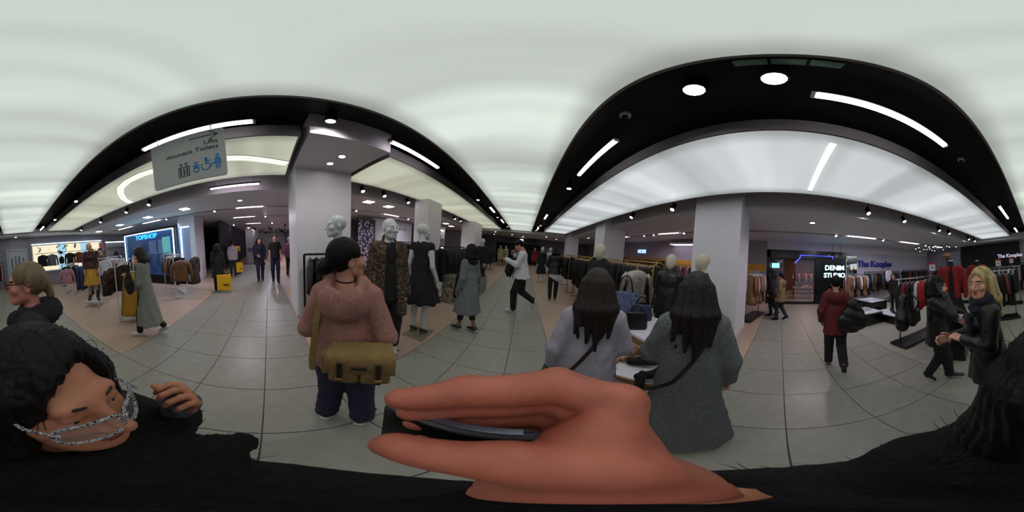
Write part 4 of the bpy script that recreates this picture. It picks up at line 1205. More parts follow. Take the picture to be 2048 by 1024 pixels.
railset('pale rail inside the neon unit', (-6.6, -4.2), (-6.6, -6.2), 1.4, 'white', 12, [('jacket', M_blk2), ('shirt', M_greyb), ('jacket', M_navy)], 'dark garment on the rail inside the neon unit', 'garments inside the neon unit')
struct('wall_unit', span(-8.4, -8.3, -9.6, -3.9, 0, 2.95), mat('wall_unit_blue', (92, 108, 150), .6))
column(-7.4, -6.4, -3.9, -3.05)
t = thing('wall_socket', 'small round outlet low on the white pier', 'outlet', (-6.37, -3.4, .6)); obj('plate', MB().lathe([(.035, 0), (.035, .008), (.01, .01)], 14, 0, Matrix.Rotation(H2, 4, 'Y')), M_steel, t); obj('hole', MB().lathe([(.018, .009), (.018, .012), (.004, .012)], 10, 0, Matrix.Rotation(H2, 4, 'Y')), M_dark, t)
# poster and shelving at the back of the concession
t = thing('poster', 'pink and white poster on the far wall of the fashion concession', 'poster', (-5.85, -9.5, 0)); obj('sheet', bx((0, 0, 2.05), (.4, .02, .55)), mat('poster_pink', (214, 90, 140), .6, rgb2=(240, 200, 214), nscale=6), t); obj('frame', bx((0, -.012, 2.05), (.44, .02, .59), .004), M_whitemetal, t)
t = thing('shelf_unit', 'lit white shelving past the mannequins in jeans', 'shelving', (-7.1, -9.35, 0))
obj('back_panel', bx((0, -.15, 1.2), (1.9, .03, 2.4)), M_glowe if False else M_whitemetal, t)
for z in (.5, 1.0, 1.5, 2.0): obj('shelf', bx((0, 0, z), (1.9, .3, .03), .004), M_whitemetal, t)
obj('glow_strip', bx((0, -.12, 2.36), (1.9, .04, .06)), M_glowe, t)

# ================================================================== the way to the far store
struct('wall_store', span(-24, -8.8, -2.75, -2.65, 0, 2.95), mat('wall_store_dark', (52, 46, 66), .7))
struct('wall_store_b', span(-24, -9.5, 2.4, 2.5, 0, 2.95), mat('wall_store_lilac', (120, 96, 122), .7))
for (x, y) in ((-13.2, -1.55), (-15.6, -1.5), (-18.6, -1.4)): column(x - .3, x + .3, y - .25, y + .25)
for k, (x, y) in enumerate(((-12.7, -1.5), (-15.1, -1.45))):
    spot(x, y, 2.84, ORD[k] + ' spotlight washing the white posts of the far store', (0, -.5), 1.6, 'post spotlights')
railset('black rail of dark coats at the mouth of the far store', (-8.2, -2.35), (-10.6, -2.35), 1.55, 'black', 16, [('coat', M_blk), ('coat', M_blk2), ('jacket', M_navy), ('coat', M_blk)], 'dark coat on the rail at the mouth of the far store', 'coats at the far store', None, 'coat')
railset('black rail of long dark clothes beside the big white column', (-4.9, .95), (-6.6, 1.15), 1.62, 'black', 14, [('coat', M_blk), ('coat', M_navy), ('jacket', M_rust), ('coat', M_blk2)], 'dark garment on the rail behind the big white column', 'garments behind the white column', None)
railset('gold rail of mixed clothes deep in the far store', (-11.0, 1.6), (-13.5, 1.7), 1.5, 'gold', 12, [('jacket', M_rust), ('jacket', M_pink), ('coat', M_blk)], 'reddish garment deep in the far store', 'garments deep in the far store')
t = thing('glass_counter', 'glass counter with pale goods deep in the far store', 'counter', (-12.4, -1.0, 0)); obj('body', bx((0, 0, .45), (.7, 1.2, .9), .02), M_white, t); obj('glass_top', bx((0, 0, 1.05), (.68, 1.18, .3), .01), M_glassb, t)

# ================================================================== boutique with black clothes behind the leopard coat
railset('black rail of leopard and sequin clothes beside the big white column', (-2.82, .62), (-2.62, 1.7), 1.36, 'black', 9, [('shirt', M_sequin), ('shirt', M_blk), ('jacket', M_leo)], 'leopard or sequin garment hanging by the big white column', 'garments by the white column')
railset('black rail behind the mannequin in the black dress', (-2.9, 2.3), (-2.4, 3.75), 1.5, 'black', 16, [('coat', M_blk), ('dress', M_blk2), ('coat', M_blk)], 'black garment behind the mannequin in the black dress', 'black garments behind the dress mannequin')
railset('black rail above the first silver block', (-2.35, 4.1), (-2.3, 5.9), 1.52, 'black', 18, [('coat', M_blk), ('jacket', M_blk), ('coat', M_blk2)], 'black garment above the first silver block', 'black garments above the silver block')
railset('black rail past the long grey cardigan', (-2.3, 6.4), (-2.25, 8.4), 1.56, 'black', 18, [('coat', M_blk), ('dress', M_blk), ('coat', M_navy)], 'black garment on the rail past the long grey cardigan', 'black garments past the cardigan')
railset('black rail before the beige mannequins', (-2.4, 9.3), (-2.4, 11.6), 1.56, 'black', 18, [('coat', M_blk), ('coat', M_navy), ('dress', M_blk)], 'dark garment on the rail before the beige mannequins', 'dark garments before the beige mannequins')
railset('inner black rail deep in the boutique', (-5.4, 5.9), (-5.2, 8.6), 1.6, 'black', 16, [('coat', M_blk), ('jacket', M_rust), ('dress', M_navy)], 'dark garment deep in the black clothes boutique', 'garments deep in the boutique')
def silver_block(x, y, sx, sy, sz, label, seed):
    r = random.Random(seed); mb = MB(); n = 6
    t = thing('silver_block', label, 'display block', (x, y, 0), 0, 'crinkled silver blocks')
    rings = []
    for k in range(n + 1):
        z = sz * k / n; ring = []
        for s in range(4):
            a = [(-1, -1), (1, -1), (1, 1), (-1, 1)][s]; b = [(1, -1), (1, 1), (-1, 1), (-1, -1)][s]
            for q in range(5):
                u = q / 5; jx = r.uniform(-.018, .018)
                ring.append(((a[0] + (b[0] - a[0]) * u) * sx / 2 + jx, (a[1] + (b[1] - a[1]) * u) * sy / 2 + r.uniform(-.018, .018), z))
        rings.append(ring)
    mb.loft(rings, True); obj('body', mb, mat('crinkled_silver', (150, 152, 150), .28, metal=.9, noise=.5, nscale=10, bump=.8, bscale=14), t)
    obj('top_sheet', bx((0, 0, sz + .008), (sx * .98, sy * .98, .016), .004), M_silver, t)
silver_block(-1.85, 4.05, .42, .5, .74, 'taller crinkled silver block beside the long grey cardigan', 1)
silver_block(-1.5, 5.35, .42, .95, .52, 'longer crinkled silver block under the black boots by the aisle', 2)
def boot(loc, rz, m, label, group=None, hs=1.0):
    t = thing('boot', label, 'boot', loc, rz, group)
    (a, b), (c, d) = shoe_mesh(.009, (0, 0, .1), (0, .15, .03), 'boot')
    obj('upper', np_mesh([(a * hs, b, 0)]), m, t); obj('sole', np_mesh([(c * hs, d, 0)]), M_dark, t)
boot((-1.44, 5.55, .535), -.6, M_leather, 'black ankle boot on the long silver block, nearer the mannequin', 'boots on the silver block')
boot((-1.56, 5.05, .535), -.9, M_leather, 'black ankle boot on the long silver block, nearer the grey cardigan', 'boots on the silver block')
# white boutique panel with spaced lettering, patterned screen and lit shelf
t = thing('boutique_panel', 'white boutique wall panel with spaced grey letters', 'wall panel', (-7.2, 6.9, 0))
obj('panel', bx((0, 0, 1.45), (.16, 3.2, 2.9), .01), M_white, t)
letters('s a n d r o', .27, M_ink, t, (.09, .3, 2.42), FACE_PX, .008, 0, 1.15)
obj('edge_strip', bx((.06, 1.64, 1.45), (.06, .05, 2.9)), M_black, t)
t = thing('patterned_screen', 'crystal patterned silver screen beside the white boutique panel', 'screen', (-7.0, 4.75, 0))
obj('sheet', bx((0, 0, 1.4), (.06, 1.0, 2.6), .01), pattern_mat('crystal', (60, 62, 84), (206, 200, 214), 9, .25, (110, 106, 130)), t); obj('frame', MB().box((0, -.52, 1.4), (.08, .05, 2.7)).box((0, .52, 1.4), (.08, .05, 2.7)), M_dark, t)
struct('wall_boutique', span(-9.0, -8.9, 2.5, 18.6, 0, 2.95), mat('wall_boutique', (136, 122, 134), .7))
struct('wall_boutique_b', span(-8.9, -4.2, 13.6, 13.7, 0, 2.95), mat('wall_lilac_light', (150, 140, 158), .65))
t = thing('shelf_unit', 'narrow lit white shelf with small bags beside the second column', 'shelving', (-4.3, 7.3, 0))
obj('back_panel', bx((-.16, 0, 1.25), (.03, .62, 2.5)), M_white, t)
for s in (-1, 1): obj('side_panel', bx((0, s * .31, 1.25), (.34, .03, 2.5)), M_white, t)
for z in (.6, 1.0, 1.45, 1.9, 2.35): obj('shelf', bx((0, 0, z), (.34, .6, .03), .004), M_white, t)
obj('glow_strip', bx((.1, 0, 2.3), (.05, .56, .03)), emit('shelf_glow', (255, 250, 252), 5.0), t); obj('glow_strip', bx((.1, 0, 1.42), (.05, .56, .03)), emit('shelf_glow', (255, 250, 252), 5.0), t)
def handbag(loc, rz, sx, sy, sz, m, mh, label, group=None, hh=.12):
    t = thing('handbag', label, 'handbag', loc, rz, group)
    rings = []
    for z, f in ((0, .92), (.02, 1.0), (sz * .5, .98), (sz * .9, .9), (sz, .84)):
        g = 1 - .55 * z / sz
        rings.append([(sx / 2 * f * math.copysign(abs(math.cos(a)) ** .35, math.cos(a)), sy / 2 * g * math.copysign(abs(math.sin(a)) ** .35, math.sin(a)), z) for a in [2 * math.pi * k / 24 for k in range(24)]])
    obj('body', MB().loft(rings, True), m, t, smooth=True)
    for s in (-1, 1): obj('handle', MB().tube([(sx * .24 * math.cos(a) * 1.0, s * sy * .16, sz - .03 + hh * max(0, math.sin(a)) * 1.3) for a in [math.pi * k / 10 for k in range(11)]], .008, 6), mh, t, smooth=True)
    return t
for z, m, lb in ((1.015, M_blk, 'small black bag on the narrow lit shelf'), (1.465, M_rust, 'small brown bag on the narrow lit shelf'), (1.915, M_blk, 'small black bag on the upper narrow lit shelf')):
    handbag((-4.28, 7.3, z), H2, .26, .12, .18, m, m, lb)
# far end of the aisle
t = thing('shopfront_sign', 'glowing white letters on the dark far shopfront', 'sign', (-.47, 18.5, 2.66)); obj('backing', bx((0, .02, 0), (3.4, .05, .5), .01), M_black, t)
letters('SS', .34, emit('letters_white', (240, 244, 255), 5.0), t, (0, -.02, 0), FACE_MY, .02, .012, 1.3)
t = thing('far_shopfront', 'dark recessed shopfront at the far end of the aisle', 'shopfront', (-.8, 18.3, 0))
obj('frame', MB().box((-2.6, 0, 1.2), (.2, .3, 2.4)).box((2.6, 0, 1.2), (.2, .3, 2.4)).box((0, 0, 2.36), (5.2, .3, .12)), mat('lilac_frame', (120, 108, 124), .6), t); obj('recess', bx((0, .2, 1.15), (5.0, .06, 2.3)), M_blk2, t)
railset('dark rail under the far glowing letters', (-2.4, 17.2), (.2, 17.2), 1.6, 'black', 16, [('coat', M_blk), ('jacket', M_greyb), ('coat', M_navy), ('jacket', M_blk)], 'dark garment under the far glowing letters', 'garments at the far end')
railset('chrome rail of dark clothes left of the beige mannequins', (-5.8, 15.6), (-3.2, 15.6), 1.55, 'chrome', 14, [('coat', M_blk), ('jacket', M_rust), ('coat', M_navy)], 'dark garment behind the beige mannequins', 'garments behind the beige mannequins')

# ================================================================== accessories and gold rails on the other side of the aisle
def display_table():
    t = thing('display_table', 'white topped display table with wooden drawer below the blue tote', 'table', (1.3, 1.52, 0))
    obj('table_top', bx((0, 0, .83), (.56, 1.12, .04), .006), mat('gloss_white', (226, 224, 230), .2), t)
    obj('drawer_front', bx((-.262, 0, .77), (.02, 1.06, .07), .004), mat('pale_oak', (164, 124, 84), .5, noise=.2, nscale=12, stretch=(1, .1, 1)), t)
    obj('drawer_pull', MB().tube([(-.28, -.05, .77), (-.295, -.04, .77), (-.295, .04, .77), (-.28, .05, .77)], .005, 6), M_brass, t)
    obj('apron', bx((.0, 0, .77), (.5, 1.04, .07)), M_white, t)
    for sx in (-1, 1):
        for sy in (-1, 1): obj('leg', bx((sx * .25, sy * .52, .405), (.04, .04, .81), .004), M_brass, t)
display_table()
def low_table():
    t = thing('display_table', 'lower display table with trays of shoes beside the grey coat', 'table', (.98, .86, 0), .5)
    M_oak = mat('pale_oak', (164, 124, 84), .5)
    obj('table_top', bx((0, 0, .56), (.5, .62, .04), .006), mat('gloss_white', (226, 224, 230), .2), t)
    obj('tray_rim', MB().box((0, .3, .595), (.5, .02, .05)).box((0, -.3, .595), (.5, .02, .05)).box((-.24, 0, .595), (.02, .6, .05)).box((.24, 0, .595), (.02, .6, .05)), M_oak, t)
    for sx in (-1, 1):
        for sy in (-1, 1): obj('leg', bx((sx * .21, sy * .27, .27), (.035, .035, .54), .004), M_oak, t)
low_table()
t = thing('tray', 'small wooden tray with a pink box under the white table edge', 'tray', (.98, 1.22, .6), .3)
obj('base', bx((0, 0, .008), (.3, .2, .016), .004), mat('pale_oak', (164, 124, 84), .5), t); obj('rim', MB().box((0, .1, .03), (.3, .014, .05)).box((0, -.1, .03), (.3, .014, .05)), mat('pale_oak', (164, 124, 84), .5), t); obj('lining', bx((0, 0, .024), (.27, .17, .016), .004), mat('pale_pink', (206, 160, 150), .6), t)
t = thing('tray_stand', 'wooden stand carrying the small tray', 'stand', (.98, 1.22, 0), .3); obj('post', bx((0, 0, .29), (.06, .06, .56), .004), M_brass, t); obj('foot', bx((0, 0, .01), (.24, .18, .02), .004), M_brass, t); obj('plate', bx((0, 0, .585), (.2, .14, .02), .004), M_brass, t)
def flat_shoe(loc, rz, m, ms, label, group=None):
    t = thing('shoe', label, 'shoe', loc, rz, group)
    (a, b), (c, d) = shoe_mesh(.008, (0, 0, .075), (0, .15, .025), 'shoe')
    obj('upper', np_mesh([(a, b, 0)]), m, t); obj('sole', np_mesh([(c, d, 0)]), ms, t)
flat_shoe((.92, .72, .6), 1.0, M_blk, M_wht, 'black shoe with white sole on the lower table, nearest the grey coat')
flat_shoe((1.0, .92, .6), .7, M_blk, M_blk, 'plain black shoe on the lower table')
M_tote = pattern_mat('tote_print', (44, 60, 104), (150, 162, 190), 60, .22)
handbag((1.33, 1.8, .85), -.75, .42, .15, .3, M_tote, M_dark, 'blue patterned tote bag standing on the white table', None, .2)
handbag((1.36, 1.48, .85), -.7, .28, .12, .2, mat('navy_leather', (30, 42, 80), .5), M_dark, 'small navy handbag beside the blue tote', None, .1)
handbag((1.12, 1.28, .85), -.5, .24, .1, .2, M_leather, M_dark, 'small black handbag at the edge of the white table', None, .08)
railset('gold rail of black clothes with a silver jacket at its front', (2.35, 2.15), (2.6, 3.7), 1.58, 'gold', 17, [('coat', M_blk), ('dress', M_blk), ('jacket', M_blk2)], 'black garment on the gold rail behind the blue tote', 'black garments behind the tote', M_hwood)
garment('jacket', M_silver, (1.98, 2.35, 1.5), rzf(-.65, -.75) + .3, 'silver jacket hanging at the front of the gold rail', None, M_hwood, 1.05, 'jacket')
t = thing('garment_stand', 'gold post holding the silver jacket', 'garment stand', (2.03, 2.42, 0)); obj('post', MB().tube([(0, 0, 0), (0, 0, 1.54)], .016, 8), M_brass, t, smooth=True); obj('arm', MB().tube([(0, 0, 1.54), (-.05, -.07, 1.52)], .01, 8), M_brass, t, smooth=True); obj('foot', bx((0, 0, .012), (.3, .3, .024), .005), M_brass, t)
railset('gold rail of dark clothes beside the heeled boots', (1.95, 4.3), (2.05, 5.9), 1.55, 'gold', 17, [('jacket', M_blk), ('coat', M_blk), ('shirt', M_blk2), ('coat', M_blk)], 'dark garment on the gold rail near the woman in heeled boots', 'dark garments near the boots', M_hwood)
railset('gold rail of dark clothes past the woman in heeled boots', (1.95, 6.3), (2.1, 8.0), 1.55, 'gold', 16, [('jacket', M_blk), ('jacket', M_navy), ('coat', M_blk)], 'dark garment on the gold rail past the woman in heeled boots', 'dark garments past the boots', M_hwood)
railset('gold rail of coats close behind the first hooded mannequin', (2.75, 3.95), (2.95, 5.6), 1.56, 'gold', 16, [('jacket', M_blk), ('coat', M_blk2), ('jacket', M_rust)], 'dark coat close behind the hooded mannequin', 'coats behind the hooded mannequin', M_hwood)
railset('gold rail of dark red clothes before the orange band', (4.6, 3.6), (4.8, 7.2), 1.75, 'gold', 24, [('jacket', M_rust), ('jacket', M_blk), ('shirt', M_blk2), ('jacket', M_rust), ('jacket', M_navy)], 'dark red or black garment before the orange wall band', 'garments before the orange band', M_hwood)
railset('gold rail of pink and brown clothes before the orange band', (5.6, 2.6), (5.7, 4.2), 1.6, 'gold', 12, [('shirt', M_pink), ('jacket', M_rust), ('shirt', M_blk)], 'pink or brown garment near the white lit canopy', 'pink garments near the canopy', M_hwood)
t = thing('shoe_podium', 'low pale podium with black boots at the foot of the gold rail', 'podium', (1.75, 4.55, 0)); obj('top', bx((0, 0, .1), (.34, .5, .03), .006), M_white, t); obj('body', bx((0, 0, .045), (.3, .46, .085)), mat('pale_oak', (164, 124, 84), .5), t)
boot((1.7, 4.5, .118), .4, M_leather, 'black boot on the low pale podium, nearer the aisle', 'boots on the podium', .9); boot((1.84, 4.56, .118), .4, M_leather, 'black boot on the low pale podium, nearer the gold rail', 'boots on the podium', .9)
# wall with orange band and glowing letters
struct('wall_accessories', span(7.6, 7.75, .65, 18.6, 0, 2.95), mat('wall_lilac_grey', (166, 158, 170), .65))
t = thing('wall_band', 'orange band along the lilac accessories wall', 'wall band', (7.57, 5.5, 1.68)); obj('board', bx((0, 0, 0), (.06, 9.6, .34), .004), mat('orange_band', (206, 150, 50), .5), t); obj('edge_trim', bx((.0, 0, -.18), (.07, 9.6, .02)), M_brass, t)
t = thing('wall_sign', 'small glowing white letters on the lilac accessories wall', 'sign', (7.58, 8.7, 2.26)); obj('backing', bx((.0, 0, 0), (.03, 1.4, .34), .004), mat('sign_lilac', (140, 134, 150), .6), t)
letters('HOSS', .34, emit('letters_blue_white', (150, 190, 255), 2.2), t, (-.03, 0, 0), FACE_MX, .015, .01, 1.05)
t = thing('light_box', 'white lit canopy panel above the accessories wall', 'light panel', (7.3, 4.9, 2.72)); obj('frame', bx((0, 0, 0), (.5, 1.9, .1), .01), M_white, t); obj('diffuser', bx((-.0, 0, -.055), (.46, 1.84, .02)), emit('canopy', (236, 226, 244), 1.6), t)
# blue wall panel between the columns
t = thing('wall_panel', 'deep blue wall panel beyond the gold rails', 'wall panel', (6.6, 13.5, 1.5)); obj('panel', bx((0, 0, 0), (.1, 3.0, 2.8), .01), mat('deep_blue', (34, 58, 140), .5), t); obj('edge_trim', bx((-.03, 0, 1.42), (.1, 3.02, .04)), M_white, t)
railset('chrome rail of camel and brown coats by the near grey column', (4.65, .95), (5.75, .72), 1.5, 'chrome', 13, [('coat', M_camel), ('coat', M_brown), ('coat', M_rust), ('jacket', M_wht)], 'camel or brown coat on the rail behind the near grey column', 'coats behind the near grey column', M_whitemetal, 'coat')

# ================================================================== dark shopfront with neon
struct('wall_denim', MB().box((7.68, .57, 1.28), (.16, .16, 2.56)).box((7.68, -1.28, 2.37), (.16, 3.9, .38)).box((7.68, -2.43, 1.1), (.16, 1.54, 2.2)), M_black)
struct('wall_over', span(7.6, 7.75, -9.6, .65, 2.55, 2.95), M_soffit)
t = thing('neon_line', 'blue neon outline over the dark shop entrance', 'neon', (7.53, -1.0, 0)); 
obj('tube', MB().tube([(0, .35, 1.95), (0, .1, 2.2), (0, .1, 2.32), (0, -1.5, 2.32), (0, -1.5, 2.2)], .014, 8), emit('neon_blue', (60, 70, 255), 6.0), t, smooth=True)
obj('bracket', MB().tube([(0, -.7, 2.32), (.06, -.7, 2.32)], .008, 6), M_dark, t)
t = thing('shopfront_sign', 'glowing two line cyan white lettering on the dark shopfront', 'sign', (7.55, -2.6, 1.56)); obj('backing', bx((.02, 0, 0), (.03, 1.04, .92), .006), M_black, t)
M_den = emit('letters_cyan', (190, 246, 255), 3.6)
letters('DENIM', .33, M_den, t, (-.012, .0, .19), FACE_MX, .012, .004, 1.0); letters('STUDIO', .31, M_den, t, (-.012, 0, -.17), FACE_MX, .012, .004, .98)
for s in (-.2, .2): spot(7.3, -2.6 + s, 2.42, 'small spotlight over the glowing shop lettering, nearer the ' + ('mirror' if s < 0 else 'neon outline'), (0, -.4), .8, 'spotlights over the lettering')
w_ = struct('window_1', MB().box((7.66, .44, 1.1), (.05, .06, 2.2)).box((7.66, -1.63, 1.1), (.05, .06, 2.2)).box((7.66, -.6, 2.15), (.05, 2.1, .06)).box((7.66, -.6, .06), (.05, 2.1, .12)), M_dark)
obj('pane', bx((7.66, -1.15, 1.1), (.012, .9, 2.05)), mat('clear_glass', (200, 205, 215), .06, alpha=.12), w_); obj('pane', bx((7.66, .12, 1.1), (.012, .58, 2.05)), mat('clear_glass', (200, 205, 215), .06, alpha=.12), w_)
# inside the dark shop
struct('wall_shop', span(13.0, 13.1, -3.2, .7, 0, 2.95), mat('shop_back', (96, 72, 66), .7)); struct('wall_shop_b', span(7.8, 13, .66, .7, 0, 2.95), M_blk2); struct('wall_shop_c', span(7.8, 13, -3.2, -3.16, 0, 2.95), M_blk2)
railset('dark rail just inside the dark shop', (8.6, .1), (10.4, .2), 1.6, 'black', 12, [('coat', M_blk), ('jacket', M_navy), ('jacket', M_blk)], 'dark garment just inside the dark shop', 'garments inside the dark shop')
railset('chrome rail of red and pale clothes deep in the dark shop', (11.2, -2.4), (11.2, -.9), 1.5, 'chrome', 10, [('jacket', M_rust), ('jacket', M_red), ('shirt', M_wht)], 'red or pale garment deep in the dark shop', 'garments deep in the dark shop')
t = thing('display_table', 'wooden table with folded clothes in the dark shop', 'table', (9.6, -1.3, 0)); obj('table_top', bx((0, 0, .6), (.8, 1.1, .06), .01), mat('warm_wood', (176, 110, 56), .5, noise=.2), t)
for sx in (-1, 1):
    for sy in (-1, 1): obj('leg', bx((sx * .34, sy * .48, .285), (.06, .06, .57), .006), mat('warm_wood', (176, 110, 56), .5), t)
for k, (m, lb) in enumerate(((M_wht, 'folded white top on the wooden table in the dark shop'), (M_denim, 'folded denim on the wooden table in the dark shop'))):
    t = thing('folded_clothes', lb, 'folded clothes', (9.5, -1.55 + .5 * k, .63)); obj('stack', bx((0, 0, .05), (.3, .34, .1), .03), m, t); obj('collar', bx((-.08, 0, .105), (.08, .16, .012), .005), m, t)
for k, (x, y) in enumerate(((8.8, -.5), (9.6, -1.6), (10.5, -.3), (11.4, -1.8), (12.2, -.8))): downlight(x, y, 2.95, ORD[k] + ' warm downlight inside the dark shop', 1.5, 'dark shop downlights', 60 if x in (9.6, 11.4) else 0, (255, 190, 150))
t = thing('screen', 'small cyan screen inside the dark shop', 'screen', (9.2, .3, 1.85)); obj('panel', bx((0, 0, 0), (.05, .5, .3), .01), M_black, t); obj('display', bx((-.03, 0, 0), (.006, .46, .26)), emit('cyan_screen', (120, 240, 255), 3.0), t); obj('bracket', MB().tube([(0, 0, .15), (0, 0, 1.08)], .012, 6), M_dark, t)

# ================================================================== menswear concession with slab-serif lettering
t = thing('mirror', 'narrow wall mirror beside the dark shopfront', 'mirror', (7.62, -3.55, 0)); obj('glass', bx((0, 0, 1.45), (.02, .58, 1.9)), mat('mirror_glass', (225, 228, 232), .03, metal=1.0), t); obj('frame', bx((.02, 0, 1.45), (.03, .64, 1.98), .006), M_white, t)
struct('wall_kooples', span(7.65, 7.75, -9.6, -3.2, 0, 2.95), mat('wall_pale_lilac', (186, 182, 196), .6))
t = thing('shop_lettering', 'dark blue slab lettering on the pale lilac wall', 'sign', (7.6, -5.0, 1.98)); obj('backing_rail', bx((.03, 0, -.0), (.03, 2.1, .03)), M_white, t)
letters('The Kooples', .46, mat('letter_navy', (28, 40, 150), .4), t, (-.01, 0, 0), FACE_MX, .03, .012, .95)
struct('wall_black', span(.95, 4.7, -9.58, -9.45, 0, 2.9), M_blk)
t = thing('shop_lettering', 'white slab lettering on the black end wall', 'sign', (1.55, -9.42, 2.1)); obj('backing_rail', bx((0, -.01, 0), (1.5, .02, .03)), M_black, t)
letters('The Kooples', .3, emit('letter_white', (210, 204, 232), .9), t, (0, .02, 0), FACE_PY, .012, .004, .95)
t = thing('wall_panel', 'grey panel between the red jackets and the black wall', 'wall panel', (5.5, -9.4, 0)); obj('panel', bx((0, 0, 1.3), (1.5, .06, 2.5), .01), mat('grey_panel', (128, 130, 146), .6), t); obj('edge_trim', bx((0, .02, 2.56), (1.52, .06, .03)), M_white, t)
railset('black wall rail under the dark blue lettering', (7.25, -4.1), (7.25, -6.4), 1.55, 'black', 18, [('coat', M_blk), ('jacket', M_blk2), ('jacket', M_greyb), ('coat', M_brown), ('jacket', M_blk)], 'dark jacket under the dark blue lettering', 'jackets under the lettering', None, 'jacket')
railset('black wall rail past the dark blue lettering', (7.25, -6.7), (7.25, -9.0), 1.6, 'black', 16, [('coat', M_blk), ('jacket', M_blk2), ('jacket', M_red), ('jacket', M_blk)], 'dark jacket past the dark blue lettering', 'jackets past the lettering', None, 'jacket')
railset('chrome rail of camel coats before the narrow mirror', (6.5, -2.75), (6.75, -4.0), 1.45, 'chrome', 12, [('coat', M_camel), ('coat', M_camel), ('jacket', M_wht), ('coat', M_navy)], 'camel or navy coat before the narrow mirror', 'coats before the mirror', M_whitemetal, 'coat')
railset('chrome rail of red black and white jackets on a black base', (2.42, -2.12), (2.5, -3.5), 1.42, 'chrome', 0, [], '', '')
for k, (kd, m, lb) in enumerate((('jacket', M_blk, 'black jacket at the near end of the red and white rail'), ('coat', M_red, 'red coat with dark lapels on the chrome rail'), ('jacket', M_blk2, 'charcoal jacket between the red and white ones'), ('coat', M_blk, 'long black coat before the white shirt'), ('shirt', M_wht, 'white shirt on the chrome rail of red jackets'), ('shirt', M_brightred, 'bright red shirt beside the white one'), ('jacket', M_brightred, 'bright red jacket past the white shirt'), ('jacket', M_blk, 'black jacket past the bright red ones'), ('coat', M_blk, 'black coat deep on the red and white rail'), ('jacket', M_blk2, 'charcoal jacket at the far end of the red and white rail'))):
    garment(kd, m, (2.425 + .007 * k, -2.2 - .125 * k, 1.432), H2 + .45 + random.uniform(-.1, .1), lb, 'clothes on the red and white rail', M_steel, 1.0)
def plinth(x, y, sx, sy, sz, label, rz=0):
    t = thing('display_plinth', label, 'plinth', (x, y, 0), rz, 'low black plinths')
    obj('body', bx((0, 0, sz / 2), (sx, sy, sz), .006), M_black, t); obj('top_sheet', bx((0, 0, sz + .01), (sx * .94, sy * .94, .02), .003), mat('gloss_white', (226, 224, 230), .2), t)
plinth(4.35, -2.45, .8, .7, .36, 'black plinth with a striped shirt, nearest the red hooded person', .15); plinth(5.2, -3.2, .9, .7, .5, 'taller black plinth with a white shirt behind the low ones', .15); plinth(4.05, -3.25, 1.0, .75, .24, 'lowest black plinth with black shoes beside the red and white rail', .15)
M_stripe = pattern_mat('striped', (196, 194, 200), (30, 30, 36), 22, .3)
def folded(loc, m, label, rz=0):
    t = thing('folded_shirt', label, 'shirt', loc, rz); obj('stack', bx((0, 0, .02), (.34, .44, .04), .015), m, t); obj('collar', MB().tube([(-.08, .12, .045), (0, .17, .05), (.08, .12, .045)], .014, 6), m, t, smooth=True); obj('sleeve', bx((.0, -.1, .045), (.3, .1, .014), .006), m, t)
folded((4.4, -2.42, .38), M_stripe, 'folded striped shirt on a black plinth', .3); folded((5.2, -3.15, .52), M_wht, 'folded white shirt on the taller black plinth', .2)
flat_shoe((3.95, -3.2, .26), 1.2, M_blk, M_blk, 'black shoe on the lowest plinth, nearer the red hooded person', 'shoes on the plinth'); flat_shoe((4.15, -3.3, .26), 1.4, M_blk, M_blk, 'black shoe on the lowest plinth, nearer the wall', 'shoes on the plinth')
t = thing('display_plinth', 'tall black plinth between the phone caller and the blonde woman', 'plinth', (1.4, -2.33, 0), .3); obj('body', bx((0, 0, .4), (.42, .42, .8), .006), M_black, t); obj('top_sheet', bx((0, 0, .81), (.4, .4, .02), .003), mat('gloss_white', (226, 224, 230), .2), t)
flat_shoe((1.46, -2.3, .82), 1.8, M_leather, M_dark, 'black leather shoe on the tall plinth, nearer the phone caller', 'shoes on the tall plinth'); flat_shoe((1.36, -2.4, .82), 1.5, M_leather, M_dark, 'black leather shoe on the tall plinth, nearer the blonde woman', 'shoes on the tall plinth')
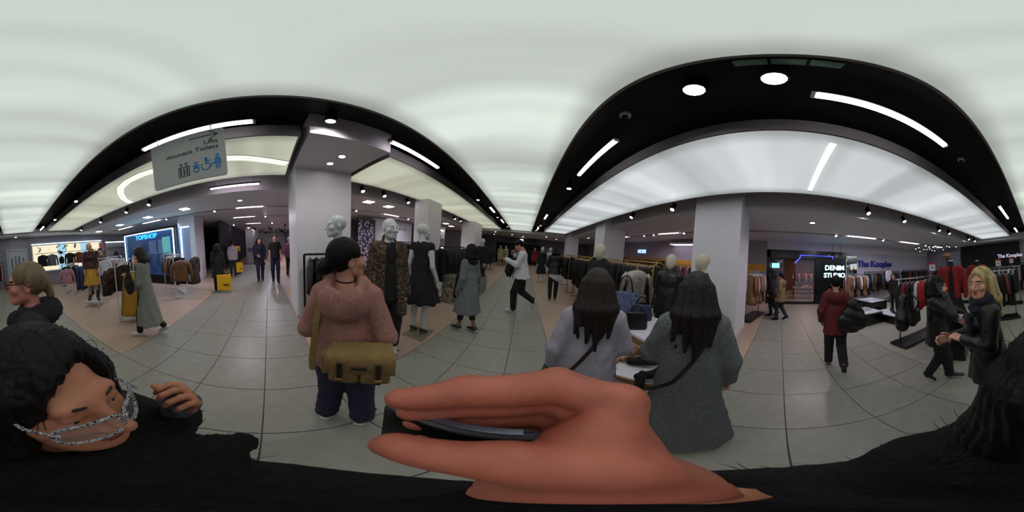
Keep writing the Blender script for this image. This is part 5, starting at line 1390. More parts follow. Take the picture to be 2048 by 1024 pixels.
def bust(x, y, face, m, msk, label, lift=0.0):
    t = thing('tailors_bust', label, 'mannequin', (x, y, 0), rzf(*face), 'headless busts in red jackets')
    obj('base', MB().lathe([(.0, 0), (.18, 0), (.18, .015), (.02, .035)], 18), M_steel, t, smooth=True); obj('pole', MB().tube([(0, 0, .03), (0, 0, .95)], .018, 8), M_steel, t, smooth=True)
    lo_ = (-.32, -.2, .8); F = Field(lo_, (.32, .2, 1.72), .014); fx_ = ((0, 1, 0), .68)
    F.cone((0, 0, .98), (0, 0, 1.12), .15, .12, .05, fx_); F.cone((0, 0, 1.12), (0, 0, 1.38), .13, .16, .05, fx_); F.cone((-.14, 0, 1.5), (.14, 0, 1.5), .055, None, .05); F.cone((0, 0, 1.52), (0, 0, 1.66), .06, .045, .03)
    a, b = F.mesh(); obj('torso', np_mesh([(a, b, 0)]), M_blk, t)
    F = Field((-.4, -.25, .9), (.4, .25, 1.66), .014)
    F.cone((0, 0, .95), (0, 0, 1.16), .185, .15, .05, fx_); F.cone((0, 0, 1.16), (0, 0, 1.4), .155, .18, .05, fx_); F.cone((-.17, 0, 1.5), (.17, 0, 1.5), .065, None, .05)
    for s in (-1, 1): F.cone((s * .2, -.01, 1.47), (s * .26, -.01, 1.2), .07, .06, .03); F.cone((s * .26, -.01, 1.2), (s * .27, .04, .95), .06, .05, .02)
    F.cone((0, .2, 1.62), (0, .2, .85), .045, .075, .02, ((0, 1, 0), 2.6), True); F.cone((0, 0, 1.52), (0, 0, 1.8), .07, .08, .01, None, True); F.cut((0, 0, .93), (0, 0, -1))
    a, b = F.mesh(); obj('jacket', np_mesh([(a, b, 0)]), m, t)
    rings = []
    for i in range(5):
        u = i / 4; rings.append([((.14 + .1 * u) * math.cos(2 * math.pi * k / 40) * (1 + .12 * u * (k % 2)), (.1 + .08 * u) * math.sin(2 * math.pi * k / 40) * (1 + .12 * u * (k % 2)), 1.05 - .45 * u) for k in range(40)])
    obj('skirt', MB().loft(rings, True), msk, t, smooth=True)
    cp = MB().lathe([(.05, 1.655), (.052, 1.67), (.03, 1.69)], 14); obj('neck_cap', cp, M_steel, t, smooth=True)
    t.scale = (1.05, 1.05, 1.05)
bust(1.72, -2.95, (-.35, .9), M_red, M_blk, 'headless bust in a red velvet jacket behind the phone caller')
bust(1.6, -4.15, (-.35, .9), M_red, M_floral, 'headless bust in a dark red top behind the blonde woman')
t = thing('hat_stand', 'tall slim stand carrying a brown hat beside the red jacket', 'stand', (2.3, -3.75, 0)); obj('base', MB().lathe([(.0, 0), (.16, 0), (.16, .015), (.02, .03)], 16), M_dark, t, smooth=True); obj('pole', MB().tube([(0, 0, .02), (0, 0, 1.86)], .016, 8), M_dark, t, smooth=True); obj('cap', MB().lathe([(.02, 1.85), (.06, 1.86), (.05, 1.9)], 12), M_dark, t, smooth=True)
hat((2.3, -3.75, 1.88), mat('felt_brown', (156, 118, 70), .8), M_blk, 'brown brimmed hat beside the red jacket')
garment('coat', M_blk, (2.66, -3.98, 1.66), .6, 'black coat hanging below the brown hat', None, M_dark, 1.0, 'coat')
t = thing('wall_rail', 'thin post holding the black coat below the brown hat', 'stand', (2.66, -3.99, 0)); obj('post', MB().tube([(0, -.03, 0), (0, -.03, 1.67), (0, .02, 1.67)], .012, 8), M_dark, t, smooth=True); obj('foot', bx((0, -.03, .01), (.3, .3, .02), .004), M_dark, t)
railset('chrome rail of dark clothes behind the blonde woman', (.72, -4.7), (1.35, -4.45), 1.42, 'chrome', 9, [('coat', M_blk), ('jacket', M_rust), ('jacket', M_blk2), ('coat', M_blk)], 'dark garment on the rail behind the blonde woman', 'garments behind the blonde woman', M_steel)
railset('chrome rail of dark clothes at the edge of the tiled aisle', (.75, -6.4), (1.9, -6.3), 1.5, 'chrome', 11, [('coat', M_blk), ('jacket', M_greyb), ('coat', M_navy), ('jacket', M_wht)], 'dark garment at the edge of the tiled aisle before the black wall', 'garments before the black wall', M_steel)
railset('chrome rail of dark jackets between the red jackets and the black wall', (2.9, -6.6), (4.2, -6.6), 1.5, 'chrome', 11, [('coat', M_blk), ('jacket', M_blk2), ('jacket', M_rust)], 'dark jacket between the red jackets and the black wall', 'jackets before the grey panel', M_steel, 'jacket')
M_cardw = mat('card_white', (224, 222, 224), .6); M_cardr = mat('card_red', (196, 30, 44), .6)
def price_card(x, y, z, face, label):
    t = thing('price_card', label, 'price card', (x, y, z), rzf(*face), 'red topped price cards'); obj('sheet', bx((0, 0, .12), (.15, .006, .2), .002), M_cardw, t); obj('header', bx((0, .005, .2), (.15, .005, .05)), M_cardr, t); obj('stem', MB().tube([(0, 0, .03), (0, 0, -.12)], .004, 6), M_steel, t)
    o = obj('number', text_mesh('50', .07, .001, .001), M_ink, t); o.location = (0, .0045, .1); o.rotation_euler = FACE_PY
price_card(1.1, -4.55, 1.55, (-.2, 1), 'red topped price card above the rail behind the blonde woman'); price_card(1.0, -6.35, 1.62, (-.1, 1), 'red topped price card above the rail at the edge of the tiled aisle'); price_card(2.47, -3.3, 1.54, (-.6, .8), 'red topped price card above the red and white rail')
# jacket form with white shirt under the lettering
garment('jacket', M_blk2, (6.6, -5.1, 1.72), H2 + .3, 'open dark jacket over a white shirt under the lettering', None, M_dark, 1.2, 'jacket'); garment('shirt', M_wht, (6.52, -5.07, 1.7), H2 + .3, 'white shirt shown inside the dark jacket under the lettering', None, M_dark, .9, 'shirt')
t = thing('clothes_stand', 'single black stand showing a jacket under the lettering', 'stand', (6.6, -5.12, 0)); obj('pole', MB().tube([(0, 0, .02), (0, 0, 1.74)], .016, 8), M_dark, t, smooth=True); obj('base', MB().lathe([(.0, 0), (.18, 0), (.18, .015), (.02, .03)], 16), M_dark, t, smooth=True)
# ------------------------------------------------------------------ shop dummies
M_dummy = mat('dummy_white', (198, 204, 200), .35, coat=.3)
M_dummyw = mat('dummy_warm', (196, 188, 166), .55)
M_plate = mat('glass_plate', (140, 138, 120), .1, coat=.5)
HEEL = dict(anL=(-.085, -.03, .135), anR=(.085, -.03, .135), toL=(-.09, .1, .025), toR=(.09, .1, .025))
def plate(x, y, rz, label):
    t = thing('base_plate', label, 'base plate', (x, y, 0), rz); obj('sheet', bx((0, 0, .008), (.38, .42, .014), .003), M_plate, t); obj('spigot', MB().tube([(.03, .03, .014), (.03, .03, .06)], .01, 8), M_steel, t)
plate(-1.5, 1.26, .25, 'glass base plate under the mannequin in the leopard coat'); plate(-1.51, 2.1, .1, 'glass base plate under the mannequin in the black dress')
figure('mannequin', 'white mannequin in profile behind the pink hoodie', 'mannequin', (-1.72, .77, 0), (-.1, -1), 1.9, HEEL, (0, 0), plain=1, body_mat=M_dummy, top=dict(m=M_blk, hem=.6, name='dress', flare=.2), shoes=dict(m=M_black, kind='heel'), res=.017, hres=.006)
figure('mannequin', 'white mannequin in an open leopard coat and black trousers', 'mannequin', (-1.46, 1.33, .015), (.9, -.42), 1.87, dict(HEEL, elL=(-.2, -.03, 1.11), wrL=(-.21, .0, .87), elR=(.2, -.03, 1.11), wrR=(.21, .0, .87)), (.25, 0), plain=1, body_mat=M_dummy,
       bottom=dict(m=M_blk, e=.022, ankle=.06), shoes=dict(m=M_black, kind='heel'), top=dict(m=M_blk, hem=.8, name='top', sleeve=0, e=.012, flare=.175), res=.014, hres=.005)
lc = bpy.data.objects['mannequin.001']
def coat_over(t, j0, m, hem, e, openw, S, name='coat', flare=.24, res=.013, sl=1.0):
    j = {k: V3(*v) for k, v in JN.items()}
    for k, v in j0.items(): j[k] = V3(*v)
    F = Field((-.42, -.34, hem - .05), (.42, .34, 1.56), res); fx = ((0, 1, 0), .74)
    F.cone(j['wai'], j['che'], .12 + e, .14 + e, .05, fx); F.cone(j['shL'] + V3(.03, 0, -.01), j['shR'] - V3(.03, 0, .01), .05 + e * .5, None, .05)
    F.cone(j['wai'], V3(0, 0, hem), .12 + e, flare, .05, ((0, 1, 0), .85))
    for s in 'LR': F.cone(j['sh' + s], j['el' + s], .05 + e * .7, .046 + e * .7, .03); F.cone(j['el' + s], j['wr' + s], .046 + e * .7, .045 + e * .6, .02)
    F.cone(j['nek'] + V3(0, -.01, -.02), j['nek'] + V3(0, -.02, .05), .08 + e * .6, .075, .03)
    F.cone(j['nek'] + V3(0, .2, .1), V3(0, .26, hem - .2), openw * .8, openw * 1.25, .02, ((0, 1, 0), 2.6), True)
    F.cone(j['nek'] + V3(0, .01, .0), j['nek'] + V3(0, .03, .2), .062, .08, .01, None, True)
    F.cut((0, 0, hem), (0, 0, -1))
    F.disp(lambda P: .004 * np.sin(np.arctan2(P[..., 0], P[..., 1]) * 8 + 2 * np.sin(P[..., 2] * 6)) * np.clip((1.2 - P[..., 2]) * 2, 0, 1.5))
    a, b = F.mesh(); return obj(name, np_mesh([(a * S, b, 0)], name), m, t)
coat_over(lc, HEEL, M_leo, .62, .026, .075, 1.1)
figure('mannequin', 'white mannequin seen from behind in a flared black dress', 'mannequin', (-1.53, 2.11, .015), (-.1, 1), 1.9, dict(HEEL, elR=(.2, -.05, 1.1), wrR=(.25, .05, .86)), (-.45, 0), plain=1, body_mat=M_dummy,
       top=dict(m=M_blk, hem=.98, name='bodice', sleeve=.12, e=.008, flare=.135), bottom=dict(m=M_blk, name='skirt', hem=.56, flare=.3, pleats=9), shoes=dict(m=M_black, kind='heel'), res=.013, hres=.005, hands=(.25, .25))
figure('mannequin', 'egg headed mannequin in a short black coat past the silver blocks', 'mannequin', (-1.62, 6.05, 0), (-.3, -1), 1.92, None, (0, 0), plain=2, body_mat=M_dummy, top=dict(m=M_blk, hem=.72, name='coat', flare=.22), bottom=dict(m=M_blk2), shoes=dict(m=M_black), res=.024, hres=.012)
for (x, lb) in ((-2.25, 'far mannequin in a beige coat and trousers, the wider one'), (-1.75, 'far mannequin in a slim beige suit beside the wider one')):
    figure('mannequin', lb, 'mannequin', (x, 14.9, 0), (.1, -1), 1.85, None, (0, 0), plain=2, body_mat=M_dummyw, top=dict(m=M_beige, hem=.55 if x < -2 else .8, name='coat', flare=.23 if x < -2 else .19), bottom=dict(m=M_beige), shoes=dict(m=M_dark), res=.03, hres=.014)
figure('mannequin', 'far mannequin in a long dark red dress', 'mannequin', (1.0, 16.4, 0), (-.3, -1), 1.95, None, (0, 0), plain=2, body_mat=M_dummyw, top=dict(m=M_red, hem=.45, name='dress', flare=.25), bottom=dict(m=M_blk), res=.03, hres=.014)
figure('mannequin', 'pale egg headed mannequin in a long black coat left of its twin', 'mannequin', (.93, 8.5, 0), (-.2, -1), 1.86, None, (0, 0), plain=2, body_mat=M_dummyw, top=dict(m=M_blk, hem=.4, name='coat', flare=.24), shoes=dict(m=M_dark, kind='heel'), res=.026, hres=.012)
figure('mannequin', 'pale egg headed mannequin in a white dress beside its black coated twin', 'mannequin', (1.35, 8.55, 0), (-.2, -1), 1.86, None, (0, 0), plain=2, body_mat=M_dummyw, top=dict(m=M_wht, hem=.5, name='dress', flare=.22), shoes=dict(m=M_dark, kind='heel'), res=.026, hres=.012)
figure('mannequin', 'pale egg headed mannequin in a black hoodie behind the lilac coat', 'mannequin', (1.17, 2.36, 0), (-.85, -.4), 1.81, None, (0, 0), plain=2, body_mat=M_dummyw, top=dict(m=M_blk, hem=.8, name='hoodie', hood=True, e=.035), bottom=dict(m=M_blk), shoes=dict(m=M_dark), res=.015, hres=.008)
figure('mannequin', 'pale egg headed mannequin in a black leather jacket with straps', 'mannequin', (1.92, 1.52, 0), (-.9, -.3), 1.74, None, (0, 0), plain=2, body_mat=M_dummyw, top=dict(m=M_leather, hem=.78, name='leather_jacket', collar=True, e=.03), bottom=dict(m=M_blk), shoes=dict(m=M_dark), res=.015, hres=.008)
figure('mannequin', 'pale egg headed mannequin in a black top against the near grey column', 'mannequin', (1.98, 1.02, 0), (-.6, .7), 1.77, None, (0, 0), plain=2, body_mat=M_dummyw, top=dict(m=M_blk, hem=.82, name='top', e=.012), bottom=dict(m=M_blk), shoes=dict(m=M_dark), res=.016, hres=.008)
t = thing('display_plinth', 'white wire legged plinth under the mannequin in the mustard skirt', 'plinth', (-2.26, -4.42, 0), .7)
obj('top', bx((0, 0, .19), (.42, .42, .03), .006), M_whitemetal, t)
for sx in (-1, 1):
    for sy in (-1, 1): obj('leg', MB().tube([(sx * .19, sy * .19, .18), (sx * .2, sy * .2, .01)], .009, 6), M_whitemetal, t); obj('foot', MB().lathe([(.018, 0), (.02, .01), (.012, .022)], 10, 0, Matrix.Translation((sx * .2, sy * .2, 0))), M_dark, t)
obj('brace', MB().tube([(-.19, -.19, .17), (.2, -.2, .02)], .006, 6).tube([(.19, .19, .17), (-.2, .2, .02)], .006, 6).tube([(.19, -.19, .17), (.2, .2, .02)], .006, 6), M_whitemetal, t)
figure('mannequin', 'mannequin in a dark floral blouse and mustard pleated skirt on a plinth', 'mannequin', (-2.26, -4.42, .205), (.5, .86), 1.76, dict(anL=(-.13, .02, .085), toL=(-.16, .17, .025), anR=(.1, -.06, .085), toR=(.13, .1, .025)), (.2, 0), 'tan', None, 'black', dict(m=M_floral, hem=.95, name='blouse', e=.018), dict(m=M_mustard, name='skirt', hem=.46, flare=.25, pleats=26), dict(m=M_black, kind='boot', name='ankle_boot'), res=.017, hres=.008)
figure('mannequin', 'mannequin in a floral top and jeans behind the mustard skirt', 'mannequin', (-3.05, -5.75, 0), (.5, .86), 1.83, None, (0, 0), 'light', 'short', 'brown', dict(m=M_floral, hem=.85), dict(m=M_denim), dict(m=M_black), res=.024, hres=.01)
figure('mannequin', 'mannequin in a dark cap and brown jacket beside the one in jeans', 'mannequin', (-3.55, -5.95, 0), (.5, .86), 1.83, None, (0, 0), 'light', 'cap', 'black', dict(m=M_brown, hem=.75), dict(m=M_denim), dict(m=M_black), res=.024, hres=.01)

# ------------------------------------------------------------------ people
M_hood = mat('hoodie_pink', (164, 118, 108), .92, noise=.18, nscale=70, bump=.3, bscale=120)
M_jean = mat('jean_indigo', (34, 34, 62), .85, noise=.2, nscale=30)
M_sneak = mat('sneaker_white', (206, 204, 204), .5); M_sneakd = mat('sneaker_dark', (38, 38, 44), .6)
M_lilac = mat('coat_lilac_grey', (170, 166, 178), .95, noise=.08, nscale=60, bump=.35, bscale=110)
M_gcoat = mat('coat_grey_boucle', (106, 111, 113), .95, noise=.25, nscale=80, bump=.5, bscale=110)
M_card = mat('cardigan_grey', (112, 118, 120), .95, noise=.1, nscale=60, bump=.25)
M_ggreen = mat('coat_grey_green', (128, 132, 122), .95, noise=.06, bump=.2)
M_shirt = mat('shirt_white_print', (196, 200, 212), .8, rgb2=(226, 226, 230), nscale=12, bump=.2)
M_redj = mat('jacket_dark_red', (96, 24, 26), .8, noise=.2, bump=.2)
M_olive = mat('bag_khaki', (136, 110, 64), .85, noise=.12, nscale=40, bump=.15); M_strapd = mat('bag_leather_dark', (44, 30, 24), .5)
M_yell = mat('bag_yellow', (236, 184, 16), .45)
pk = figure('person', 'person in a pink hoodie and dark jeans with a khaki shoulder bag', 'person', (-.77, .40, 0), (-.78, .62), 1.61, dict(elL=(-.23, -.04, 1.13), wrL=(-.1, .15, 1.0), elR=(.235, -.05, 1.13), wrR=(.1, .15, 1.0), hed=(.0, .01, 1.585), anL=(-.12, -.02, .085), toL=(-.16, .13, .025), anR=(.12, -.05, .085), toR=(.17, .09, .025)), (-.95, .05), 'tan', 'bun', 'black',
       dict(m=M_hood, hem=.86, hood=True, name='hoodie', e=.03, flare=.205), dict(m=M_jean, e=.03, to=.9, ankle=.05), dict(m=M_sneakd, sole=M_sneak, name='shoe'), res=.0125, hres=.005)
S = 1.61 / 1.7
ck = [(S * (.052 * math.cos(a)), S * (-.012 + .052 * math.sin(a)), S * (1.47 + .006 * math.sin(a))) for a in [2 * math.pi * k / 20 for k in range(21)]]
obj('choker', MB().tube(ck, .004, 5), M_blk, pk, smooth=True)
# the khaki messenger bag, worn on the near hip
t = thing('messenger_bag', 'khaki canvas messenger bag with dark leather straps', 'bag', (-.56, .365, .885), rzf(-.86, .5) - .12)
def rbox(sx, sy, sz, z0, y0=0, e=.4, n=28, taper=1.0, bulge=1.0):
    rings = []
    for u in (0, .04, .2, .5, .8, .96, 1):
        f = (1 - .06 * (1 - min(1, u / .04)) - .06 * (1 - min(1, (1 - u) / .04))) * (1 + (taper - 1) * u)
        g = f * (1 + (bulge - 1) * math.sin(math.pi * u))
        rings.append([(sx / 2 * f * math.copysign(abs(math.cos(a)) ** e, math.cos(a)), y0 + sy / 2 * g * math.copysign(abs(math.sin(a)) ** e, math.sin(a)), z0 + sz * u) for a in [2 * math.pi * k / n for k in range(n)]])
    return MB().loft(rings, True)
obj('body', rbox(.26, .12, .2, 0, 0, .4, 28, .96, 1.1), M_olive, t, smooth=True)
for s in (-1, 1): obj('pocket', rbox(.12, .03, .11, .012, -.068, .4, 20), M_olive, t, smooth=True).location = (s * .066, 0, 0)
fl = MB(); rows = []
for k in range(9):
    u = k / 8
    y, z = ((.05 - .12 * min(1, u / .45)), .205 - .0 * u) if u < .45 else (-.075 - .012 * math.sin((u - .45) * 5), .205 - (u - .45) / .55 * .125)
    rows.append((y, z))
outer = [[(x, y, z + .01 * math.sin((x / .16) * 1.5 + 1.57) - .01) for x in [-.143 + .286 * i / 10 for i in range(11)]] for y, z in rows]
inner = [[(x, y + .012, z - .01) for (x, y, z) in r] for r in outer]
rings = [outer[i] + list(reversed(inner[i])) for i in range(9)]
obj('flap', fl.loft(rings, True), M_olive, t, smooth=True)
for s in (-.075, .075):
    o = obj('leather_strap', MB().box((s, -.1, .1), (.024, .008, .15), 0, None, .003), M_strapd, t); obj('buckle', bx((s, -.106, .06), (.03, .006, .02), .003), M_brass, o)
obj('name_patch', bx((.0, -.096, .14), (.06, .006, .022), .004), M_strapd, t)
obj('side_pouch', rbox(.05, .09, .14, .02, 0, .5, 16), M_olive, t, smooth=True).location = (-.15, 0, 0)
def strap(pts, wd, m, parent, name='shoulder_strap', th=.004):
    mb = MB(); rings = []
    for i, (p, n_) in enumerate(pts):
        p = Vector(p); n_ = Vector(n_).normalized(); a = Vector(pts[max(0, i - 1)][0]); b = Vector(pts[min(len(pts) - 1, i + 1)][0]); tt = (b - a).normalized(); sd = tt.cross(n_).normalized() * wd / 2
        rings.append([tuple(p - sd), tuple(p + sd), tuple(p + sd + n_ * th), tuple(p - sd + n_ * th)])
    return obj(name, mb.loft(rings, True), m, parent)
Mi = Matrix.Translation((-.56, .365, .885)) @ Matrix.Rotation(rzf(-.86, .5) - .12, 4, 'Z')
Mp = Matrix.Translation((-.77, .40, 0)) @ Matrix.Rotation(rzf(-.78, .62), 4, 'Z') @ Matrix.Diagonal((S, S, S, 1))
def p2b(q): return tuple(Mi.inverted() @ (Mp @ Vector(q)))
def n2b(q): return tuple((Mi.inverted() @ Mp).to_3x3() @ Vector(q))
strap([(p2b(q), n2b(n_)) for q, n_ in (((-.02, .13, 1.28), (0, 1, .2)), ((-.085, .06, 1.42), (-.2, .5, 1)), ((-.105, -.03, 1.44), (-.2, -.4, 1)), ((-.115, -.12, 1.38), (-.1, -1, .4)), ((-.125, -.165, 1.25), (0, -1, .1)), ((-.135, -.17, 1.1), (0, -1, 0)), ((-.14, -.185, 1.0), (0, -1, 0)), ((-.13, -.2, .92), (0, -1, 0)))], .034, M_olive, t)
figure('person', 'person in a long grey cardigan with bare ankles by the silver blocks', 'person', (-.9, 2.64, 0), (-.86, .42), 1.62, dict(knL=(-.09, .04, .49), anL=(-.09, .1, .085), toL=(-.1, .25, .025), knR=(.09, .0, .49), anR=(.09, -.14, .085), toR=(.1, .01, .025), elR=(.2, -.02, 1.1), wrR=(.2, .1, .9)), (.12, .0), 'brown', 'mid', 'black',
       dict(m=M_card, hem=.44, name='cardigan', flare=.26, e=.032, depth=.95), dict(m=M_blk2, to=.5), dict(m=M_sneakd, sole=M_sneak), res=.015, hres=.006)
t = thing('scarf', 'black scarf round the neck of the person in the grey cardigan', 'scarf', (-.9, 2.64, 0), rzf(-.86, .42))
F = Field((-.25, -.25, .6), (.25, .3, 1.5), .012)
for k in range(14):
    a = 2 * math.pi * k / 14; b = 2 * math.pi * (k + 1) / 14
    F.cone((.085 * math.cos(a), -.01 + .085 * math.sin(a), 1.35 + .02 * math.sin(a)), (.085 * math.cos(b), -.01 + .085 * math.sin(b), 1.35 + .02 * math.sin(b)), .045, None, .02)
a, b = F.mesh(); obj('loop', np_mesh([(a, b, 0)]), M_blk, t)
F = Field((-.3, -.1, .5), (.2, .4, 1.45), .014); F.cone((-.04, .12, 1.32), (-.08, .2, 1.0), .045, .05, .02, ((0, 1, 0), .6)); F.cone((-.08, .2, 1.0), (-.1, .22, .68), .05, .055, .02, ((0, 1, 0), .5)); a, b = F.mesh(); obj('tail', np_mesh([(a, b, 0)]), M_blk, t)
wk = dict(hed=(0, .115, 1.575), nek=(0, .02, 1.43), che=(0, .01, 1.28), shL=(-.15, .0, 1.38), shR=(.15, .0, 1.38), elR=(.2, .13, 1.17), wrR=(.08, .2, 1.36), elL=(-.2, .12, 1.14), wrL=(-.12, .36, 1.24),
          hiL=(-.085, 0, .9), knL=(-.09, .14, .5), anL=(-.09, .12, .085), toL=(-.1, .28, .03), hiR=(.085, 0, .9), knR=(.09, -.03, .48), anR=(.09, -.34, .26), toR=(.1, -.33, .1))
figure('person', 'person in a white shirt and black trousers walking with bowed head', 'person', (-.03, 4.03, 0), (-1, .04), 1.84, wk, (0, -.55), 'tan', 'short', 'black', dict(m=M_shirt, hem=.83, name='shirt', e=.036, folds=.005, flare=.235, depth=.92), dict(m=M_blk, e=.026), dict(m=M_sneak, sole=M_sneak), res=.016, hres=.007, male=True)
t = thing('folded_jacket', 'black jacket carried over the forearm of the person in the white shirt', 'jacket', (-.03, 4.03, 0), rzf(-1, .04))
F = Field((-.4, -.05, .7), (.35, .6, 1.4), .014); F.cone((-.13, .22, 1.2), (.12, .2, 1.24), .06, None, .03); F.cone((-.1, .26, 1.2), (-.08, .3, 1.0), .07, .1, .04, ((0, 1, 0), .6)); F.cone((.1, .24, 1.22), (.04, .24, .98), .07, .09, .04, ((0, 1, 0), .6)); F.cone((-.05, .33, 1.02), (-.02, .26, .84), .09, .03, .04, ((0, 1, 0), .5)); F.disp(lambda P: .006 * np.sin(P[..., 0] * 40 + P[..., 2] * 20))
a, b = F.mesh(); obj('cloth', np_mesh([(a * 1.08, b, 0)]), M_blk, t); obj('sleeve', MB().tube([(-.1, .34, 1.2), (-.08, .38, 1.05), (-.04, .33, .92)], [.04, .045, .035], 10), M_blk, t, smooth=True)
t = thing('phone', 'small phone held by the person in the white shirt', 'phone', (-.48, 3.92, 1.42), .4); obj('body', bx((0, 0, 0), (.07, .012, .14), .005), M_black, t).rotation_euler = (.8, 0, 0); obj('screen', bx((0, -.007, 0), (.06, .002, .12)), mat('screen_dim', (120, 130, 150), .2), t).rotation_euler = (.8, 0, 0)
# the two long haired women seen from behind
figure('person', 'woman in a lilac grey coat with long dark auburn tipped hair', 'person', (.42, .84, 0), (.36, .93), 1.52, dict(elL=(-.225, -.02, 1.12), wrL=(-.24, .06, .9), elR=(.225, .02, 1.12), wrR=(.17, .2, .98)), (.05, -.12), 'light', 'long', 'auburn', dict(m=M_lilac, hem=.32, name='coat', flare=.27, e=.034), dict(m=M_jean), dict(m=M_sneakd, sole=M_sneakd), res=.0125, hres=.0055)
figure('person', 'woman in a long grey boucle coat with straight dark hair', 'person', (.79, .43, 0), (.8, .6), 1.55, dict(elL=(-.235, .05, 1.13), wrL=(-.14, .22, 1.02), elR=(.23, -.02, 1.1), wrR=(.25, .03, .88)), (-.05, -.15), 'light', 'long', 'brown', dict(m=M_gcoat, hem=.1, name='coat', flare=.31, e=.05), dict(m=M_jean), dict(m=M_jean, sole=M_sneakd), res=.0125, hres=.0055)
for (loc, fc, hh, lb, m) in (((.42, .84, 0), (.36, .93), 1.52, 'thin dark bag strap across the back of the lilac grey coat', M_strapd), ((.79, .43, 0), (.8, .6), 1.55, 'thin dark bag strap across the back of the grey boucle coat', M_blk)):
    t = thing('bag_strap', lb, 'strap', loc, rzf(*fc)); q = hh / 1.7; e = .0 if m is M_strapd else .012
    strap([((x * q, y * q - e, z * q), (nx, ny, nz)) for x, y, z, nx, ny, nz in ((.1, -.0, 1.45, 0, 0, 1), (.07, -.12, 1.37, 0, -1, .4), (-.02, -.158, 1.2, 0, -1, 0), (-.1, -.168, 1.05, -.2, -1, 0), (-.19, -.14, .95, -.7, -.7, 0), (-.235, -.06, .86, -1, 0, 0))], .022, m, t, 'band')
    o = obj('pouch', rbox(.05, .16, .16, 0, 0, .5, 16), m, t, smooth=True); o.location = (-.27 * q - e, .04, .7 * q)
# person in the dark red jacket
figure('person', 'person in a dark red hooded jacket walking toward the dark shopfront', 'person', (2.27, -.8, 0), (.97, -.22), 1.53, dict(knL=(-.09, .12, .5), anL=(-.1, .1, .085), toL=(-.1, .25, .03), knR=(.09, .0, .48), anR=(.09, -.27, .2), toR=(.1, -.24, .06), elL=(-.23, -.03, 1.12), wrL=(-.22, .1, .92)), (.0, -.1), 'tan', 'short', 'black', dict(m=M_redj, hem=.72, hood=True, name='jacket', e=.04, flare=.2), dict(m=M_blk, e=.024), dict(m=mat('shoe_dusty', (110, 70, 68), .6), sole=M_sneakd), res=.015, hres=.008)
def slouch(loc, rz, sx, sy, sz, m, label, st_=None):
    t = thing('shoulder_bag', label, 'bag', loc, rz); F = Field((-sx, -sy, -.05), (sx, sy, sz + .1), .012)
    F.cone((-sx * .35, 0, sz * .3), (sx * .35, 0, sz * .3), sz * .3, None, .05, ((0, 1, 0), sy / sz * 1.6)); F.cone((0, 0, sz * .3), (0, 0, sz * .85), sz * .34, sz * .2, .06, ((0, 1, 0), sy / sz * 1.6)); F.disp(lambda P: .004 * np.sin(P[..., 2] * 45 + P[..., 0] * 22))
    a, b = F.mesh(); obj('body', np_mesh([(a, b, 0)]), m, t)
    if st_: obj('strap', MB().tube(st_, .012, 6), m, t, smooth=True)
slouch((2.12, -1.0, .72), rzf(.97, -.22) + .2, .24, .12, .46, M_leather, 'large black slouchy bag of the person in dark red', [(0, 0, .36), (.03, .08, .46), (.06, .14, .5), (.03, .18, .44), (0, .1, .36)])
# phone caller
figure('person', 'woman in a black leather jacket talking on a phone with crossed legs', 'person', (1.17, -1.6, 0), (-.82, -.57), 1.5, dict(elR=(.2, .2, 1.2), wrR=(.115, .115, 1.47), elL=(-.2, .1, 1.1), wrL=(-.1, .26, 1.05), hed=(0, .05, 1.575), knR=(.04, .1, .49), anR=(-.05, .12, .085), toR=(-.05, .28, .03), knL=(-.03, .02, .49), anL=(.05, -.16, .16), toL=(.03, -.1, .035)), (-.05, -.12), 'light', 'mid', 'black', dict(m=M_leather, hem=.74, name='leather_jacket', e=.045, flare=.215), dict(m=M_blk, e=.02), dict(m=M_sneakd, sole=mat('sole_cream', (196, 190, 170), .6)), hands=(.5, 1.0), res=.014, hres=.006, hand_up=dict(R=V3(1, 0, .2)))
ph = thing('phone', 'phone held to the ear of the woman in black leather', 'phone', (1.17, -1.6, 0), rzf(-.82, -.57)); obj('body', MB().box((.098, .05, 1.365), (.01, .07, .14), 0, None, .004), mat('phone_teal', (60, 84, 84), .3), ph); obj('screen', bx((.0915, .05, 1.365), (.003, .06, .12)), M_black, ph)
slouch((1.44, -1.32, .88), rzf(-.82, -.57), .2, .14, .42, M_leather, 'black backpack of the woman on the phone', [(0, .04, .38), (.05, .12, .44), (.08, .2, .36), (.05, .14, .2)])
# blonde woman and the woman with glasses close by
figure('person', 'blonde woman in a black leather jacket looking this way', 'person', (.40, -1.14, 0), (.78, .45), 1.585, dict(elL=(-.2, .04, 1.13), wrL=(-.12, .18, 1.17), elR=(.19, .05, 1.12), wrR=(.1, .28, 1.1), hed=(-.01, .02, 1.585)), (.85, -.02), 'light', 'long', 'blonde', dict(m=M_leather, hem=.72, name='leather_jacket', e=.032, flare=.22, collar=True), dict(m=M_blk), dict(m=M_blk, sole=M_dark), res=.013, hres=.0048, hands=(.7, .5), hand_up=dict(L=V3(0, .2, 1)))
t = thing('scarf', 'dark scarf wound round the neck of the blonde woman', 'scarf', (.40, -1.14, 0), rzf(.78, .45)); F = Field((-.22, -.22, 1.15), (.22, .24, 1.55), .011)
for k in range(14):
    a = 2 * math.pi * k / 14; b = 2 * math.pi * (k + 1) / 14
    for dz, rr in ((1.29, .088), (1.345, .076)): F.cone((rr * math.cos(a), rr * math.sin(a), dz), (rr * math.cos(b), rr * math.sin(b), dz), .034, None, .012)
